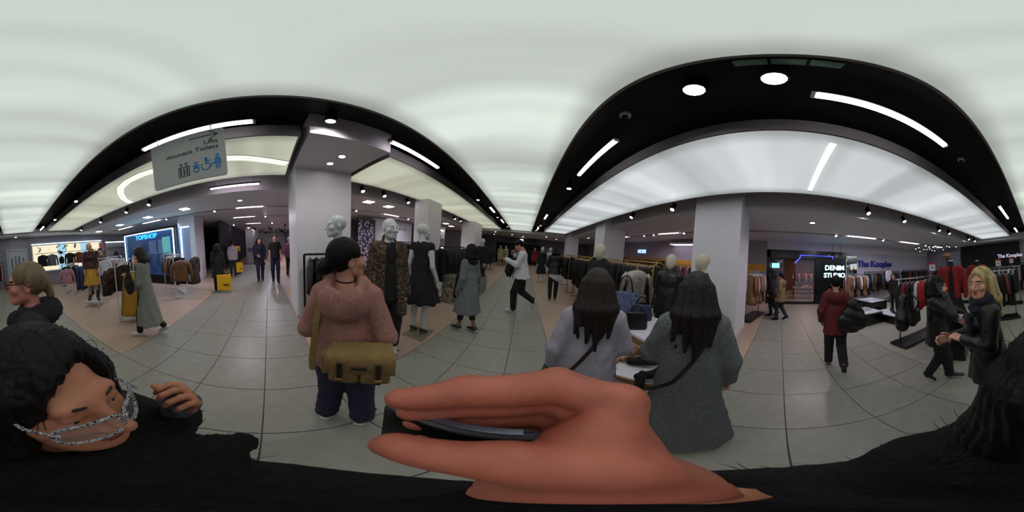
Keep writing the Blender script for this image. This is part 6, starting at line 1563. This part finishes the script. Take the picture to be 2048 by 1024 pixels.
F.disp(lambda P: .004 * np.sin(P[..., 2] * 90 + 5 * P[..., 0] * 10)); a, b = F.mesh(); obj('loop', np_mesh([(a, b, 0)]), mat('scarf_dark_blue', (30, 36, 50), .95, bump=.5, bscale=120), t); obj('tail', MB().box((-.06, .13, 1.12), (.09, .03, .3), 0, None, .012), mat('scarf_dark_blue', (30, 36, 50), .95), t)
gw = figure('person', 'woman in profile with dark glasses and a fur collared coat', 'person', (-.07, -.86, 0), (.99, -.12), 1.585, None, (0, -.02), 'pink', 'pulled', 'ash', dict(m=mat('coat_dark_wool', (36, 40, 44), .95, noise=.2, nscale=60, bump=.4), hem=.5, name='coat', e=.05, flare=.26), dict(m=M_blk), dict(m=M_blk, sole=M_dark), res=.014, hres=.005)
F = Field((-.25, -.25, 1.2), (.25, .25, 1.58), .01)
for k in range(16):
    a = math.radians(-60 + 300 * k / 16 - 210); b = math.radians(-60 + 300 * (k + 1) / 16 - 210)
    F.cone((.1 * math.cos(a), -.02 + .1 * math.sin(a), 1.4 - .03 * math.sin(a)), (.1 * math.cos(b), -.02 + .1 * math.sin(b), 1.4 - .03 * math.sin(b)), .055, None, .02)
F.disp(lambda P: .006 * np.sin(P[..., 0] * 160 + P[..., 2] * 120) * np.sin(P[..., 1] * 150 + 60 * P[..., 2])); a, b = F.mesh(); q = 1.585 / 1.7; obj('fur_collar', np_mesh([(a * q, b, 0)]), mat('fur_dark', (26, 28, 28), .9, noise=.4, nscale=80, bump=.8, bscale=140), gw)
def glasses(parent, c, Rm, S, mf, mg, wd=.006, kind='plain', grow=1.0):
    g = bpy.data.objects.new('glasses', None); COL.objects.link(g); g.parent = parent
    g.matrix_local = Matrix.Translation(c) @ Rm.to_4x4() @ Matrix.Diagonal((S, S, S, 1))
    for s in (-1, 1):
        pts = []
        for k in range(25):
            a = 2 * math.pi * k / 24; x = s * .033 + .0265 * grow * math.copysign(abs(math.cos(a)) ** .6, math.cos(a)); z = -.004 + .019 * grow * math.copysign(abs(math.sin(a)) ** .6, math.sin(a))
            pts.append((x, .111 - .35 * abs(x) * abs(x) / .06, z))
        obj('rim', MB().tube(pts, wd / 2, 6), mf, g, smooth=True)
        ctr = (s * .033, .108, -.004)
        obj('lens', MB().add([ctr] + pts[:-1], [(0, i + 1, (i + 1) % 24 + 1) for i in range(24)]), mg, g)
        obj('temple', MB().tube([(s * .061, .1, .008), (s * .075, .07, .01), (s * .082, .0, .008), (s * .08, -.03, -.01)], wd / 2, 6), mf, g, smooth=True)
    obj('bridge', MB().tube([(-.008, .111, .002), (0, .115, .006), (.008, .111, .002)], wd / 2, 6), mf, g, smooth=True)
    return g
M_lens = mat('lens_clear', (235, 238, 240), .03, alpha=.12)
glasses(gw, tuple(V3(0, .018, 1.585) * q), Matrix.Rotation(0, 3, 'Z'), q, M_black, M_lens)
# grey green coat
figure('person', 'woman in a long grey green coat passing the mustard skirts', 'person', (-1.98, -1.96, 0), (.42, -.9), 1.64, dict(hed=(0, .05, 1.575), knL=(-.08, .1, .49), anL=(-.08, .14, .085), toL=(-.09, .29, .025), knR=(.08, -.02, .47), anR=(.09, -.3, .16), toR=(.1, -.2, .05), elR=(.21, .04, 1.12), wrR=(.15, .2, .98), elL=(-.2, .05, 1.1), wrL=(-.18, .2, .95)), (.1, -.3), 'light', 'mid', 'brown', dict(m=M_ggreen, hem=.3, name='coat', flare=.29, e=.035, hc=(0, -.05)), dict(m=M_blk, to=.9), dict(m=M_sneak, sole=M_sneak), res=.016, hres=.008)
slouch((-1.72, -2.06, .92), rzf(.42, -.9) + .6, .19, .12, .4, M_blk, 'black bag at the side of the woman in the grey green coat', [(0, 0, .36), (-.03, -.03, .5), (-.08, -.06, .55), (-.05, -.06, .4)])
# people in the way to the far store
figure('person', 'bearded person in a black t-shirt walking out of the far store', 'person', (-6.4, .24, 0), (1, .03), 1.88, dict(knL=(-.09, .1, .5), anL=(-.08, .12, .085), toL=(-.09, .27, .03), anR=(.08, -.12, .1), toR=(.09, .02, .025)), (0, 0), 'light', 'short', 'brown', dict(m=M_blk, hem=.84, sleeve=.6, name='t_shirt', flare=.185), dict(m=M_jean), dict(m=M_blk, sole=M_dark), res=.022, hres=.008, male=True)
figure('person', 'woman in a navy coat walking out of the far store', 'person', (-6.7, -.38, 0), (1, .1), 1.78, dict(elR=(.2, .0, 1.1), wrR=(.1, .2, 1.02), knR=(.09, .1, .5), anR=(.08, .1, .085), toR=(.09, .25, .03), anL=(-.08, -.1, .1), toL=(-.09, .04, .03)), (.1, 0), 'light', 'mid', 'brown', dict(m=M_navy, hem=.62, name='coat', flare=.21, e=.035), dict(m=M_jean), dict(m=M_blk, sole=M_dark), res=.022, hres=.009)
figure('person', 'person in a pale jacket with a crossbody strap walking into the far store', 'person', (-7.7, -1.75, 0), (-1, -.1), 1.72, None, (0, 0), 'tan', 'short', 'black', dict(m=mat('jacket_pale', (170, 164, 168), .85, bump=.2), hem=.8, name='jacket', e=.03), dict(m=M_blk2), dict(m=M_blk, sole=M_dark), res=.024, hres=.01)
figure('person', 'person in a long black coat with a large yellow bag', 'person', (-5.2, -1.72, 0), (-.95, -.3), 1.63, dict(elR=(.2, 0, 1.1), wrR=(.22, .0, .84)), (0, 0), 'tan', 'mid', 'black', dict(m=M_blk, hem=.5, name='coat', e=.035, flare=.24), dict(m=M_blk), dict(m=M_blk, sole=M_dark), res=.022, hres=.01)
figure('person', 'far person in purple deep inside the far store', 'person', (-12.0, -.95, 0), (1, 0), 1.7, None, (0, 0), 'brown', 'short', 'black', dict(m=mat('cloth_purple', (60, 40, 84), .8), hem=.7), dict(m=M_blk), dict(m=M_blk), res=.03, hres=.013)
figure('person', 'person in a mauve shirt half hidden by the big white column', 'person', (-7.4, .95, 0), (-.9, .2), 1.8, None, (0, 0), 'light', 'short', 'white', dict(m=mat('cloth_mauve', (140, 88, 116), .8), hem=.82, name='shirt'), dict(m=M_blk2), dict(m=M_blk), res=.024, hres=.011)
def paper_bag(loc, rz, w_, d_, h_, label, hh=.14):
    t = thing('shopping_bag', label, 'shopping bag', loc, rz)
    mb = MB(); rings = [[(sx * w_ / 2 * f, sy * d_ / 2 * g, z) for sx, sy in ((-1, -1), (0, -1), (1, -1), (1, 0), (1, 1), (0, 1), (-1, 1), (-1, 0))] for z, f, g in ((0, .98, 1), (.01, 1, 1), (h_ * .6, 1, .9), (h_, 1, .75))]
    obj('body', mb.loft(rings, True), M_yell, t)
    for s in (-1, 1): obj('handle', MB().tube([(-w_ * .2, s * d_ * .3, h_ - .01), (-w_ * .17, s * d_ * .2, h_ + hh * .8), (0, s * d_ * .12, h_ + hh), (w_ * .17, s * d_ * .2, h_ + hh * .8), (w_ * .2, s * d_ * .3, h_ - .01)], .005, 6), M_dark, t, smooth=True)
    obj('print', bx((0.06, -d_ / 2 - .0, h_ * .35), (w_ * .4, .012, .04)), M_dark, t)
paper_bag((-5.02, -1.47, .1), rzf(.96, .25) + math.pi, .46, .16, .5, 'large yellow shopping bag beside the long black coat', .2)
paper_bag((-7.62, -1.42, .22), rzf(1, .1) + math.pi, .3, .12, .46, 'smaller yellow shopping bag beside the pale jacket', .14)
paper_bag((-8.3, -1.62, 1.2), rzf(1, .1) + math.pi, .3, .12, .26, 'small yellow bag at shoulder height beyond the pale jacket', .1)
t = thing('goods_stand', 'slim stand with the small yellow bag in the far store', 'stand', (-8.3, -1.62, 0)); obj('pole', MB().tube([(0, 0, .02), (0, 0, 1.19)], .02, 8), M_dark, t); obj('tray', bx((0, 0, 1.19), (.3, .2, .02), .004), M_dark, t); obj('foot', bx((0, 0, .012), (.3, .3, .024), .004), M_dark, t)
# people on the way to the dark shopfront
figure('person', 'person in a beige hooded jacket before the dark shopfront', 'person', (5.06, -.04, 0), (.35, .9), 1.5, dict(knL=(-.09, .1, .5), anL=(-.08, .1, .085), toL=(-.09, .25, .03), knR=(.09, .0, .48), anR=(.09, -.2, .14), toR=(.1, -.08, .04)), (.1, -.1), 'tan', 'cap', 'black', dict(m=mat('jacket_beige', (120, 102, 76), .85, noise=.1), hem=.7, name='jacket', e=.04, hood=True), dict(m=M_blk2), dict(m=M_blk, sole=M_dark), res=.02, hres=.009)
figure('person', 'person in dark clothes half hidden beside the beige jacket', 'person', (5.55, .25, 0), (.3, .95), 1.55, dict(knR=(.09, .0, .48), anR=(.09, -.2, .14), toR=(.1, -.08, .04)), (0, 0), 'tan', 'mid', 'black', dict(m=M_blk2, hem=.7), dict(m=M_blk), dict(m=M_blk, sole=M_dark), res=.024, hres=.01)
figure('person', 'brown haired person behind the rail of red and white clothes', 'person', (4.65, -3.85, 0), (-.5, .85), 1.5, None, (0, 0), 'light', 'mid', 'brown', dict(m=M_blk, hem=.8), dict(m=M_blk), dict(m=M_blk), res=.024, hres=.009)
figure('person', 'woman in a black jacket and heeled boots beside the gold rails', 'person', (1.02, 5.26, 0), (.2, 1), 1.8, dict(HEEL, hed=(-.02, .08, 1.56), elR=(.2, .06, 1.1), wrR=(.14, .2, 1.0), elL=(-.2, .06, 1.1), wrL=(-.14, .22, 1.02), anR=(.09, .08, .11), toR=(.1, .23, .03), anL=(-.07, -.06, .12), toL=(-.08, .09, .03)), (.3, -.4), 'light', 'mid', 'black', dict(m=M_leather, hem=.86, name='jacket', e=.04), dict(m=M_blk), dict(m=M_black, kind='boot', name='boot'), res=.018, hres=.009)
bw = [o for o in bpy.data.objects if o.get('label', '').startswith('woman in a black jacket and heeled')][0]
F = Field((-.32, -.3, .6), (.32, .3, 1.0), .016); F.cone((0, 0, .98), (0, 0, .72), .16, .19, .03, ((0, 1, 0), .8)); F.cut((.0, -.1, .7), (-.5, .0, -1)); F.disp(lambda P: .01 * np.sin(np.arctan2(P[..., 0], P[..., 1]) * 9)); a, b = F.mesh(); obj('shirt_tail', np_mesh([(a * 1.06, b, 0)]), M_greyb if False else M_wht, bw)
figure('person', 'white haired person among the black rails behind the leopard coat', 'person', (-3.1, 3.05, 0), (.4, -.5), 1.66, dict(hed=(0, .12, 1.53)), (0, -.4), 'pink', 'short', 'white', dict(m=M_blk, hem=.8), dict(m=M_blk), dict(m=M_blk), res=.022, hres=.009)
figure('person', 'dark haired person beyond the rail by the big white column', 'person', (-4.3, 2.55, 0), (.6, .5), 1.68, None, (0, -.1), 'brown', 'short', 'black', dict(m=M_blk, hem=.8), dict(m=M_blk), dict(m=M_blk), res=.024, hres=.01)
figure('person', 'dark silhouetted person before the neon frame near the mannequins', 'person', (-4.75, -6.45, 0), (-.6, -.7), 1.66, None, (0, 0), 'tan', 'mid', 'black', dict(m=M_blk, hem=.7), dict(m=M_blk), dict(m=M_blk), res=.026, hres=.011)
figure('person', 'person inside the neon framed unit below the blue lettering', 'person', (-7.4, -6.4, 0), (.5, .5), 1.78, None, (0, 0), 'tan', 'short', 'black', dict(m=M_blk, hem=.8), dict(m=M_blk), dict(m=M_blk), res=.028, hres=.012)
# ------------------------------------------------------------------ the person holding the camera
CZ = 1.6
HC = V3(-.0278, -.2304, 1.3566)
HR = np.array([[.9125, -.4088, .0122], [.406, .9018, -.1481], [.0495, .1401, .9889]])
hold = thing('person', 'dark haired woman in a black coat and patterned glasses holding the camera', 'person', (0, -.24, 0))
OFF = V3(0, -.24, 0)
def hp(parts, name, m): return obj(name, np_mesh([(a - OFF, b, c) for a, b, c in parts], name), m, hold)
M_fur = mat('coat_black_pile', (15, 14, 15), .8, noise=.4, nscale=70, bump=.9, bscale=120, spec=.3)
M_hsk = [mat('skin_holder', (176, 118, 88), .5, noise=.06, nscale=26), mat('lips_holder', (140, 52, 52), .4), mat('brow_holder', (30, 22, 20), .7)]
M_hand = mat('skin_hand_close', (176, 100, 78), .55, noise=.14, nscale=38)
SL = {'L': (V3(-.165, -.30, 1.10), V3(-.25, -.24, .97), V3(-.225, -.17, 1.2)), 'R': (V3(.135, -.17, 1.10), V3(.16, -.06, .99), V3(.05, .018, 1.29))}
# body
parts = []
hv, hq, hm = head_parts(.0042); hm[hm == 2] = 0; parts.append((hv @ HR.T + HC, hq, hm))
F = Field((-.35, -.5, -.02), (.35, .15, 1.3), .02)
F.cone((0, -.24, .82), (0, -.25, .98), .12, .12, .05, ((0, 1, 0), .75)); F.cone((0, -.25, .98), (-.015, -.24, 1.1), .12, .08, .05); F.cone((-.015, -.24, 1.1), tuple(HC + HR @ V3(0, -.03, -.1)), .05, .046, .02)
F.cone(SL['L'][0], SL['R'][0], .04, None, .04)
for s in 'LR': a, b, c = SL[s]; F.cone(a, b, .042, .034, .02); F.cone(b, c, .034, .025, .015)
for s in (-1, 1): F.cone((s * .08, -.24, .8), (s * .09, -.22, .44), .075, .05, .03); F.cone((s * .09, -.22, .44), (s * .09, -.26, .08), .05, .035, .02); F.cone((s * .09, -.26, .07), (s * .1, -.12, .03), .035, .028, .02)
a, b = F.mesh(); parts.append((a, b, 0))
# left hand, loosely closed, and the right hand gripping the phone under the camera
Fr = frame_from((.05, .25, .95), (-.75, .35, -.1))
a, b = hand_field(.0035, .95, .02, 1.15, True).mesh(); parts.append(((a * .88) @ Fr.T + V3(-.222, -.165, 1.195), b, 0))
F = Field((-.11, -.1, 1.28), (.15, .16, 1.56), .0032)
def C(x, y, z): return V3(x, y, CZ + z)
def chain(ps, rs, k=.004):
    for i in range(len(ps) - 1): F.cone(C(*ps[i]), C(*ps[i + 1]), rs[i], rs[i + 1], k if i else .012)
chain([(.04, .055, -.14), (.066, .078, -.122), (.03, .1, -.108), (-.024, .086, -.11), (-.052, .06, -.114)], [.02, .0175, .0155, .0135, .009])
chain([(.04, .053, -.16), (.062, .082, -.144), (.026, .104, -.131), (-.026, .088, -.132), (-.046, .064, -.133)], [.02, .017, .0155, .0135, .009])
chain([(.038, .052, -.18), (.056, .08, -.166), (.022, .1, -.154), (-.024, .086, -.154), (-.042, .066, -.153)], [.019, .016, .0145, .0125, .009])
chain([(.036, .05, -.2), (.05, .076, -.188), (.02, .092, -.176), (-.016, .082, -.174), (-.032, .066, -.172)], [.018, .0145, .013, .011, .008])
chain([(.03, .022, -.175), (.03, .03, -.15), (.006, .04, -.138), (-.03, .037, -.14)], [.024, .021, .0165, .011])
F.cone(C(.042, .055, -.155), C(.04, .036, -.21), .026, .03, .015); F.cone(C(.04, .036, -.21), C(.05, .02, -.3), .029, .025, .02)
a, b = F.mesh(); parts.append((a, b, 3))
body = hp(parts, 'body', M_hsk + [M_hand])
for s in (-1, 1):
    e = HC + HR @ V3(s * .031, .0745, -.001) - OFF
    eo = obj('eye', MB().lathe([(.0001, -.0122), (.006, -.0106), (.0106, -.006), (.0122, 0), (.0106, .006), (.006, .0106), (.0001, .0122)], 12), M_eyew, hold, tuple(e), smooth=True)
    d = Vector(tuple(HR @ V3(0, 1, -.15))); eo.rotation_euler = d.to_track_quat('Z', 'Y').to_euler()
    obj('iris', MB().lathe([(.0001, .0042), (.003, .0036), (.0056, .001), (.0056, -.002)], 12), M_iris, eo, (0, 0, .0085), smooth=True)
for s in (-1, 1):
    br = MB().tube([tuple(HR @ V3(s * x, y, z) + HC - OFF) for x, y, z in ((.011, .0885, .0215), (.02, .0905, .0255), (.03, .0885, .028), (.041, .0815, .0275), (.052, .071, .0225))], [.0012, .0026, .003, .0024, .0008], 8); obj('eyebrow', br, M_hsk[2], hold, smooth=True)
# hair: parted, swept back over the ears, falling to the shoulders
F = Field((-.16, -.21, -.3), (.17, .12, .17), .005)
F.ell((0, -.02, .036), (.092, .112, .104), .01); F.ell((.0, -.06, -.03), (.09, .075, .1), .05)
F.ell((0, .105, -.022), (.066, .07, .112), .012, None, True); F.ell((-.02, .1, .06), (.035, .045, .05), .02, None, True)
for k in range(10):
    a = math.radians(-125 + 250 * k / 9)
    p = V3(.085 * math.sin(a), -.02 - .085 * math.cos(a), .03); q = V3(.108 * math.sin(a), -.045 - .09 * math.cos(a), -.11); e = V3(.125 * math.sin(a), -.07 - .08 * math.cos(a), -.24)
    F.cone(p, q, .034, .04, .025); F.cone(q, e, .04, .02, .025)
def gro(P):
    a = np.arctan2(P[..., 0], -P[..., 1] - .02)
    return .002 * np.sin(a * 40 + 8 * P[..., 2]) + .0012 * np.sin(a * 83 + 23 * P[..., 2])
F.disp(gro); a, b = F.mesh(); hp([(a @ HR.T + HC, b, 0)], 'hair', M_hair['black'])
rs = random.Random(5); wi = MB()
for k in range(150):
    a = rs.uniform(-2.6, 2.6); r0 = .1
    p0 = V3(.096 * math.sin(a), -.02 - .115 * math.cos(a), rs.uniform(-.08, .115)); p0[:2] *= 1 - max(0, p0[2] - .02) * 4.0
    d1 = V3(rs.uniform(-.02, .02), rs.uniform(-.03, .005), rs.uniform(-.06, .02)); out = V3(math.sin(a), -math.cos(a), .5) * rs.uniform(.003, .014)
    pts = [p0, p0 + d1 * .5 + out, p0 + d1 + out * 1.3, p0 + d1 * 1.7 + out * rs.uniform(.4, 1.6)]
    wi.tube([tuple(HR @ q + HC - OFF) for q in pts], [.0006, .0006, .0005, .0003], 3)
o = obj('hair_strands', wi, M_hair['black'], hold); o['kind'] = 'stuff'
# coat
F = Field((-.45, -.62, .38), (.42, .2, 1.28), .011)
F.cone((0, -.24, .42), (0, -.22, .95), .27, .2, .06, ((0, 1, 0), .85)); F.cone((0, -.22, .92), (-.01, -.235, 1.07), .2, .15, .06, ((0, 1, 0), .85)); F.cone(SL['L'][0], SL['R'][0], .075, None, .06)
F.cone((-.02, -.3, 1.1), (.1, -.3, 1.13), .09, .08, .05)
for s, e in (('L', .0), ('R', .0)):
    a, b, c = SL[s]; F.cone(a, b, .078, .07, .04); F.cone(b, b + (c - b) * (.86 if s == 'L' else 1.2), .07, .046 if s == 'L' else .043, .03)
F.cone((-.08, -.16, 1.1), (-.205, -.055, 1.05), .06, .016, .04, ((.3, .3, 1), .5)); F.cone((-.1, -.14, 1.0), (-.05, -.06, .85), .09, .12, .06)
F.cone((.05, -.1, 1.0), (.02, -.02, .85), .12, .13, .06)
F.cone(tuple(HC + V3(.0, .02, -.14)), tuple(HC + V3(-.01, .03, .03)), .07, .088, .01, None, True)
F.disp(lambda P: .003 * np.sin(P[..., 0] * 110 + P[..., 2] * 90) * np.sin(P[..., 1] * 120 + P[..., 2] * 60) + .005 * np.sin(P[..., 2] * 30 + 8 * P[..., 0])); F.cut((0, 0, .42), (0, 0, -1))
a, b = F.mesh(); hp([(a, b, 0)], 'coat', M_fur)
fu = MB()
for k in range(420):
    i = rs.randrange(len(a)); p = a[i]
    if p[2] < .95: continue
    c0 = V3(0, -.22, 1.0); n_ = p - c0; n_ /= np.linalg.norm(n_); t_ = V3(rs.uniform(-1, 1), rs.uniform(-1, 1), rs.uniform(-1, .6)) * .02
    fu.tube([tuple(p - OFF - n_ * .004), tuple(p - OFF + n_ * .010 + t_ * .4), tuple(p - OFF + n_ * .016 + t_)], [.0011, .0008, .0003], 3)
o = obj('coat_pile', fu, M_fur, hold); o['kind'] = 'stuff'
# grey jumper cuff at the raised wrist
M_cuff = mat('cuff_grey_blue', (62, 74, 82), .9, noise=.1, nscale=60, bump=.4, bscale=140)
for s in 'L':
    a_, b_, c_ = SL[s]; d = (c_ - b_) / np.linalg.norm(c_ - b_)
    F = Field(np.minimum(b_, c_) - .07, np.maximum(b_, c_) + .09, .006); F.cone(b_ + (c_ - b_) * .75, c_ + d * .012, .04, .038, .01); F.disp(lambda P: .0018 * np.sin(P[..., 2] * 260 + P[..., 0] * 60)); x, y = F.mesh(); hp([(x, y, 0)], 'cuff', M_cuff)
# trousers and shoes
F = Field((-.25, -.42, .02), (.25, .05, .95), .018)
for s in (-1, 1): F.cone((s * .08, -.24, .82), (s * .09, -.22, .44), .1, .07, .04); F.cone((s * .09, -.22, .44), (s * .09, -.26, .1), .07, .055, .02)
x, y = F.mesh(); hp([(x, y, 0)], 'trousers', M_blk)
for s in (-1, 1):
    (x, y), (u, v_) = shoe_mesh(.009, (s * .09, -.26, .085), (s * .1, -.11, .028), 'shoe'); so = hp([(x, y, 0)], 'shoe', M_leather); so2 = obj('sole', np_mesh([(u - OFF, v_, 0)]), M_dark, so)
# ring and glasses with a black and white patterned frame
M_gfr = pattern_mat('glasses_pattern', (24, 24, 26), (214, 214, 216), 130, .32)
g = glasses(hold, tuple(HC + HR @ V3(0, .004, -.004) - OFF), Matrix(HR.tolist()), 1.0, M_gfr, M_lens, .0052, 'plain', 1.14)
# the phone under the camera
t = thing('phone', 'dark grey phone gripped in the hand right below the camera', 'phone', (-.024, .066, CZ - .215)); obj('body', bx((0, 0, 0), (.088, .0095, .158), .004), mat('phone_grey', (66, 70, 76), .35), t); obj('screen', bx((0, -.0052, 0), (.08, .001, .148)), M_black, t); obj('edge_band', bx((0, 0, .0792), (.07, .006, .002)), mat('phone_edge', (120, 130, 150), .25, metal=.8), t)
bpy.data.scenes.remove(TXT)
